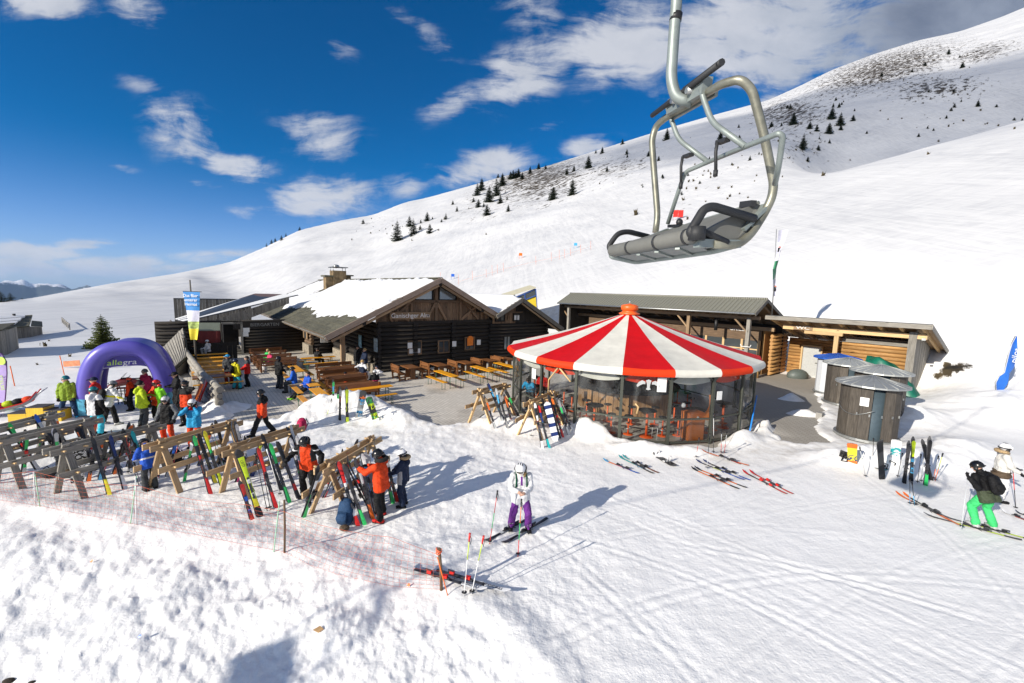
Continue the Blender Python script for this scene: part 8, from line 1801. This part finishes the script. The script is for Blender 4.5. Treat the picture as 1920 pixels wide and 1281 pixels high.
TR = [(745, 452, 34), (768, 425, 18), (775, 439, 26), (771, 444, 9), (788, 431, 8), (789, 419, 8), (801, 415, 16), (806, 438, 16), (836, 412, 12), (811, 411, 5), (828, 417, 6), (849, 384, 8), (857, 397, 9), (888, 379, 8), (895, 367, 21), (903, 358, 21), (897, 389, 14), (907, 389, 9), (917, 379, 26), (913, 404, 18), (931, 368, 31), (942, 349, 21), (938, 382, 14), (951, 375, 7), (953, 397, 12), (934, 334, 7), (942, 334, 7), (957, 336, 13), (962, 336, 15), (967, 334, 13), (972, 333, 15), (979, 336, 11), (994, 326, 13), (1010, 318, 11), (1023, 318, 8), (1063, 328, 12), (1076, 322, 10), (1103, 316, 20), (1138, 322, 10), (1073, 366, 27), (1037, 375, 22), (1117, 288, 7), (1129, 288, 11), (1167, 271, 9), (1175, 290, 10), (1176, 296, 6), (1216, 294, 9), (1235, 302, 9), (1243, 335, 6), (681, 420, 8), (1406, 301, 9), (1423, 290, 5), (1446, 239, 9), (1465, 237, 7), (1487, 234, 20), (1476, 204, 6), (1482, 204, 8), (1518, 242, 12), (1531, 247, 11), (1505, 281, 26), (1514, 304, 9), (1534, 282, 9), (1536, 261, 5), (1554, 252, 18), (1559, 224, 18), (1575, 236, 21), (1576, 245, 9), (1599, 228, 10), (1562, 202, 8), (1573, 202, 8), (1567, 189, 6), (1555, 269, 8), (1625, 251, 5), (1578, 197, 5), (1602, 209, 5), (1653, 144, 8), (1734, 124, 6), (1778, 103, 10), (1799, 109, 5), (1804, 128, 9), (1710, 136, 6), (1741, 174, 5), (1788, 173, 5), (1789, 202, 8), (1833, 201, 11), (1783, 209, 6), (1802, 192, 5), (1774, 224, 6), (1868, 202, 5), (1739, 242, 5), (1750, 246, 5), (1722, 257, 6), (1250, 263, 20), (1350, 268, 19), (1242, 333, 6), (1278, 366, 8), (1372, 310, 5), (562, 431, 7), (536, 439, 7), (516, 447, 8), (509, 451, 8), (500, 463, 7), (528, 451, 9), (1901, 227, 5), (1916, 227, 5), (1290, 330, 6), (1312, 345, 6), (1205, 352, 5), (1330, 300, 6), (1386, 262, 8), (1440, 255, 7), (1385, 240, 6)]
protos = [conifer('spruce', '', 3, 15, 10, M_NEED, .33), conifer('spruce', '', 8, 13, 10, M_NEED, .42), conifer('spruce', '', 15, 14, 9, M_NEED, .28)]
used_p = [False]*3
def regl(px, py):
    return 'on the far left skyline' if px < 600 else 'in the lower group on the left slope' if px < 860 and py > 400 else 'in the clump at the middle ridge' if px < 1000 else 'on the slope right of the clump' if px < 1160 else 'on the slope behind the chairlift chair' if px < 1470 else 'on the shaded slope right of the chair' if px < 1640 else 'on the high shaded slope at the right'
for i, (px, py, hp_) in enumerate(TR):
    p = hit(px, py, 45); hgt = hp_*p.y/FPX*1.15; k_ = i % 3
    sz = 'tall' if hp_ >= 18 else 'middle-sized' if hp_ >= 10 else 'small' if hp_ >= 7 else 'tiny'; lab = '%s dark spruce %s' % (sz, regl(px, py))
    if not used_p[k_]: o = protos[k_]; used_p[k_] = True; o.location = p-Z*.1; o['label'] = lab; o['group'] = lab.replace('spruce', 'spruces', 1)
    else: o = dup(protos[k_], p-Z*.1, random.uniform(0, 6.28), lab, lab.replace('spruce', 'spruces', 1))
    o.scale = (hgt*random.uniform(.9, 1.15),)*2+(hgt,)
p = at(194, 652); o = conifer('spruce', 'sunlit young spruce with tiered branches behind the purple arch', 21, 20, 15, M_NEEDW, .44); o.location = (p.x, p.y, p.z-.1); o.scale = (2.6, 2.6, 3.0)
for i, (px, py, hp_) in enumerate(((3, 563, 24), (20, 560, 19), (41, 557, 6))):
    p = hit(px, py+2, 30); s_ = hp_*p.y/FPX; o = dup(protos[1], p-Z*.3, i*1.1, 'dark conifer at the left border on the valley edge, %s' % ('leftmost', 'middle', 'smallest')[i], 'conifers on the valley edge'); o.scale = (s_*1.2, s_*1.2, s_)
# low shrubs and tufts poking through the snow
def tufts():
    m = MB(); rg = random.Random(5); M_T = leafm('dry_tufts', (.03, .025, .012), (.08, .06, .025), (.15, .11, .05)); pts = [(85, 650, .45), (92, 640, .25), (75, 645, .12), (75, 648, .12), (131, 669, .3), (70, 685, .2), (1192, 404, 1.6), (1543, 330, 1.3), (1740, 290, .8), (1594, 303, .8)]
    for q in range(150):
        r = rg.choice(((1010, 345, 150, 40), (1330, 345, 110, 45), (1500, 250, 90, 60), (1690, 150, 160, 45), (1330, 300, 120, 40), (760, 430, 90, 20), (1800, 220, 120, 30)))
        pts.append((rg.gauss(r[0], r[2]*.6), rg.gauss(r[1], r[3]*.6), rg.uniform(.35, 1.1)))
    for px, py, h in pts:
        e = np.interp(px, [x for x, _ in RID], [y for _, y in RID])
        if py < e+4 or px > 1918: continue
        p = hit(px, py, 20)
        for j in range(9):
            a = rg.uniform(0, 6.28); d = Vector((math.cos(a), math.sin(a), 0)); s = Vector((-d.y, d.x, 0)); w = h*.28; m.poly([p-s*w-Z*.05, p+s*w-Z*.05, p+d*(h*rg.uniform(.2, .6))+Z*h*rg.uniform(.4, 1)], M_T)
    tag(m.build('undergrowth'), 'scattered dry shrubs and tufts poking through the slope snow', kind='stuff')
tufts()
# ------------------------------------------------------------------ slope markers and signs
MK = [(826, 510, 519), (860, 515, 534), (886, 508, 526), (912, 505, 520), (923, 497, 517), (933, 496, 513), (944, 493, 510), (1005, 480, 496), (1034, 473, 490), (1049, 468, 487), (1059, 467, 484), (1070, 465, 480), (1089, 459, 474), (1108, 452, 468)]
for px, y0, y1 in MK:
    p = hit(px, y1, 30); q = atY(px-.5, y0, p.y); m = MB(); m.tube([p-Z*.2, q], .020, SK('orange'), 5); tag(m.build('marker_pole'), 'thin orange marker pole in the row up the slope behind the hut', 'marker', 'marker poles up the slope')
a_ = [hit(px, y1-1, 30) for px, y0, y1 in MK[1:]]; m = MB(); m.tube([p+Z*.45 for p in a_], .012, SK('orange'), 4); m.tube([p+Z*.15 for p in a_], .012, SK('silver'), 4); tag(m.build('rope_line'), 'thin cord running along the marker poles up the slope', 'cord')
for px, py, c, lab in ((849, 524, 'blue', 'small blue gate panel on two sticks behind the hut ridge'), (976, 485, 'orange', 'small orange gate panel on the slope'), (1079, 466, 'sky', 'small pale blue gate panel high on the slope')):
    p = hit(px, py, 30); s_ = p.y/FPX; t = thing('gate_panel', lab, 'gate', p); m = MB(); m.prism([p+Vector((-3*s_, 0, 5*s_)), p+Vector((3*s_, 0, 5*s_)), p+Vector((3*s_, 0, 10*s_)), p+Vector((-3*s_, 0, 10*s_))], (0, .04, 0), SK(c)); m.build('panel', t); m = MB()
    for e in (-1, 1): m.tube([p+Vector((2.7*s_*e, 0, -.2)), p+Vector((2.7*s_*e, 0, 7*s_))], .03, SK(c), 5)
    m.build('stick', t)
p = hit(1271, 412, 30); s_ = p.y/FPX; t = thing('piste_banner', 'red two panel piste banner on the slope behind the chair seat', 'banner', p); M_RS = plain('red_banner', (.72, .03, .02), .6)
for e in (-1, 1): m = MB(); x0 = p.x+(-9*s_ if e < 0 else .3*s_); m.prism([(x0, p.y, p.z+4*s_), (x0+8.6*s_, p.y, p.z+4.6*s_), (x0+8.6*s_, p.y, p.z+17*s_), (x0, p.y, p.z+16.4*s_)], (0, .05, 0), M_RS); m.build('panel', t)
m = MB()
for x in (-9, 0, 9): m.tube([p+Vector((x*s_, .05, -.2)), p+Vector((x*s_, .05, 17*s_))], .05, M_STEEL, 5)
m.build('posts', t)
# little rail fence on the left meadow
t = thing('meadow_fence', 'short run of low wooden fence posts on the left meadow', 'fence', at(125, 615)); q0, q1 = at(117, 606), at(131, 619)
for i in range(6): p = q0.lerp(q1, i/5); m = MB(); m.tube([p-Z*.2, p+Z*.75], .05, W_GREY, 6); m.build('post', t)
m = MB(); m.beam(q0+Z*.6, q1+Z*.6, .03, .1, W_GREY); m.build('rail', t)
# ------------------------------------------------------------------ unseen cloud sheet added on the left to shade the gully
def unseen_shade_cloud():
    c = hit(1730, 175, 150); o_ = c+SUNV*1500; e1 = Vector((-SUNV.y, SUNV.x, 0)).normalized(); e2 = SUNV.cross(e1)
    n = NT('added_shade_sheet'); n.t.nodes.remove(n.b); tr = n.add('ShaderNodeBsdfTransparent'); df = n.add('ShaderNodeBsdfDiffuse'); df.inputs['Color'].default_value = (.86, .87, .89, 1); lp = n.uv
    sx = n.add('ShaderNodeSeparateXYZ'); n.link(lp, sx.inputs[0]); du = n.math('MULTIPLY', n.math('SUBTRACT', sx.outputs['X'], .5), 2.0); dv = n.math('MULTIPLY', n.math('SUBTRACT', sx.outputs['Y'], .5), 2.0)
    rr_ = n.math('SQRT', n.math('ADD', n.math('MULTIPLY', du, du), n.math('MULTIPLY', dv, dv))); den = n.math('SUBTRACT', n.math('ADD', n.math('MULTIPLY', n.noise(lp, 5, 5, .6), 1.1), .25), rr_)
    ms = n.add('ShaderNodeMixShader'); n.link(n.math('MULTIPLY', n.math('MULTIPLY', den, 3.0, True), .40), ms.inputs[0]); n.link(tr.outputs[0], ms.inputs[1]); n.link(df.outputs[0], ms.inputs[2]); n.link(ms.outputs[0], n.n['Material Output'].inputs['Surface'])
    m = MB(); A_, B_ = 300, 140; N = 28
    for sgn in (1, -1):
        rows = []
        for i in range(N+1):
            row = []
            for j in range(N+1):
                a, b = 2*i/N-1, 2*j/N-1; th = 30*sgn*max(0, 1-a*a)*max(0, 1-b*b)*(.7+.5*math.sin(5*a+3*b)**2); row.append(o_+e1*(A_*a)+e2*(B_*b)+SUNV*th)
            rows.append(row)
        m.grid(rows, n.m, flip=sgn < 0)
    tag(m.build('cloud'), 'unseen cloud sheet added far off to the left to shade the upper slope', 'cloud')
unseen_shade_cloud()
# ------------------------------------------------------------------ the air: thin blue haze over the far range
def haze():
    zb, zt = -3200, max(float(H.max()), 300)+12
    m = MB(); n = NT('haze_air'); n.t.nodes.remove(n.b); pv = n.add('ShaderNodeVolumePrincipled'); pv.inputs['Color'].default_value = (.42, .62, .95, 1); pv.inputs['Density'].default_value = 2.2e-5; pv.inputs['Anisotropy'].default_value = .0
    n.link(pv.outputs[0], n.n['Material Output'].inputs['Volume'])
    m.box((0, 5000, (zb+zt)/2), (60000, 50000, zt-zb), n.m); tag(m.build('haze'), 'thin blue air over the far valley', kind='stuff'); print('HAZE', zb, zt)
haze()
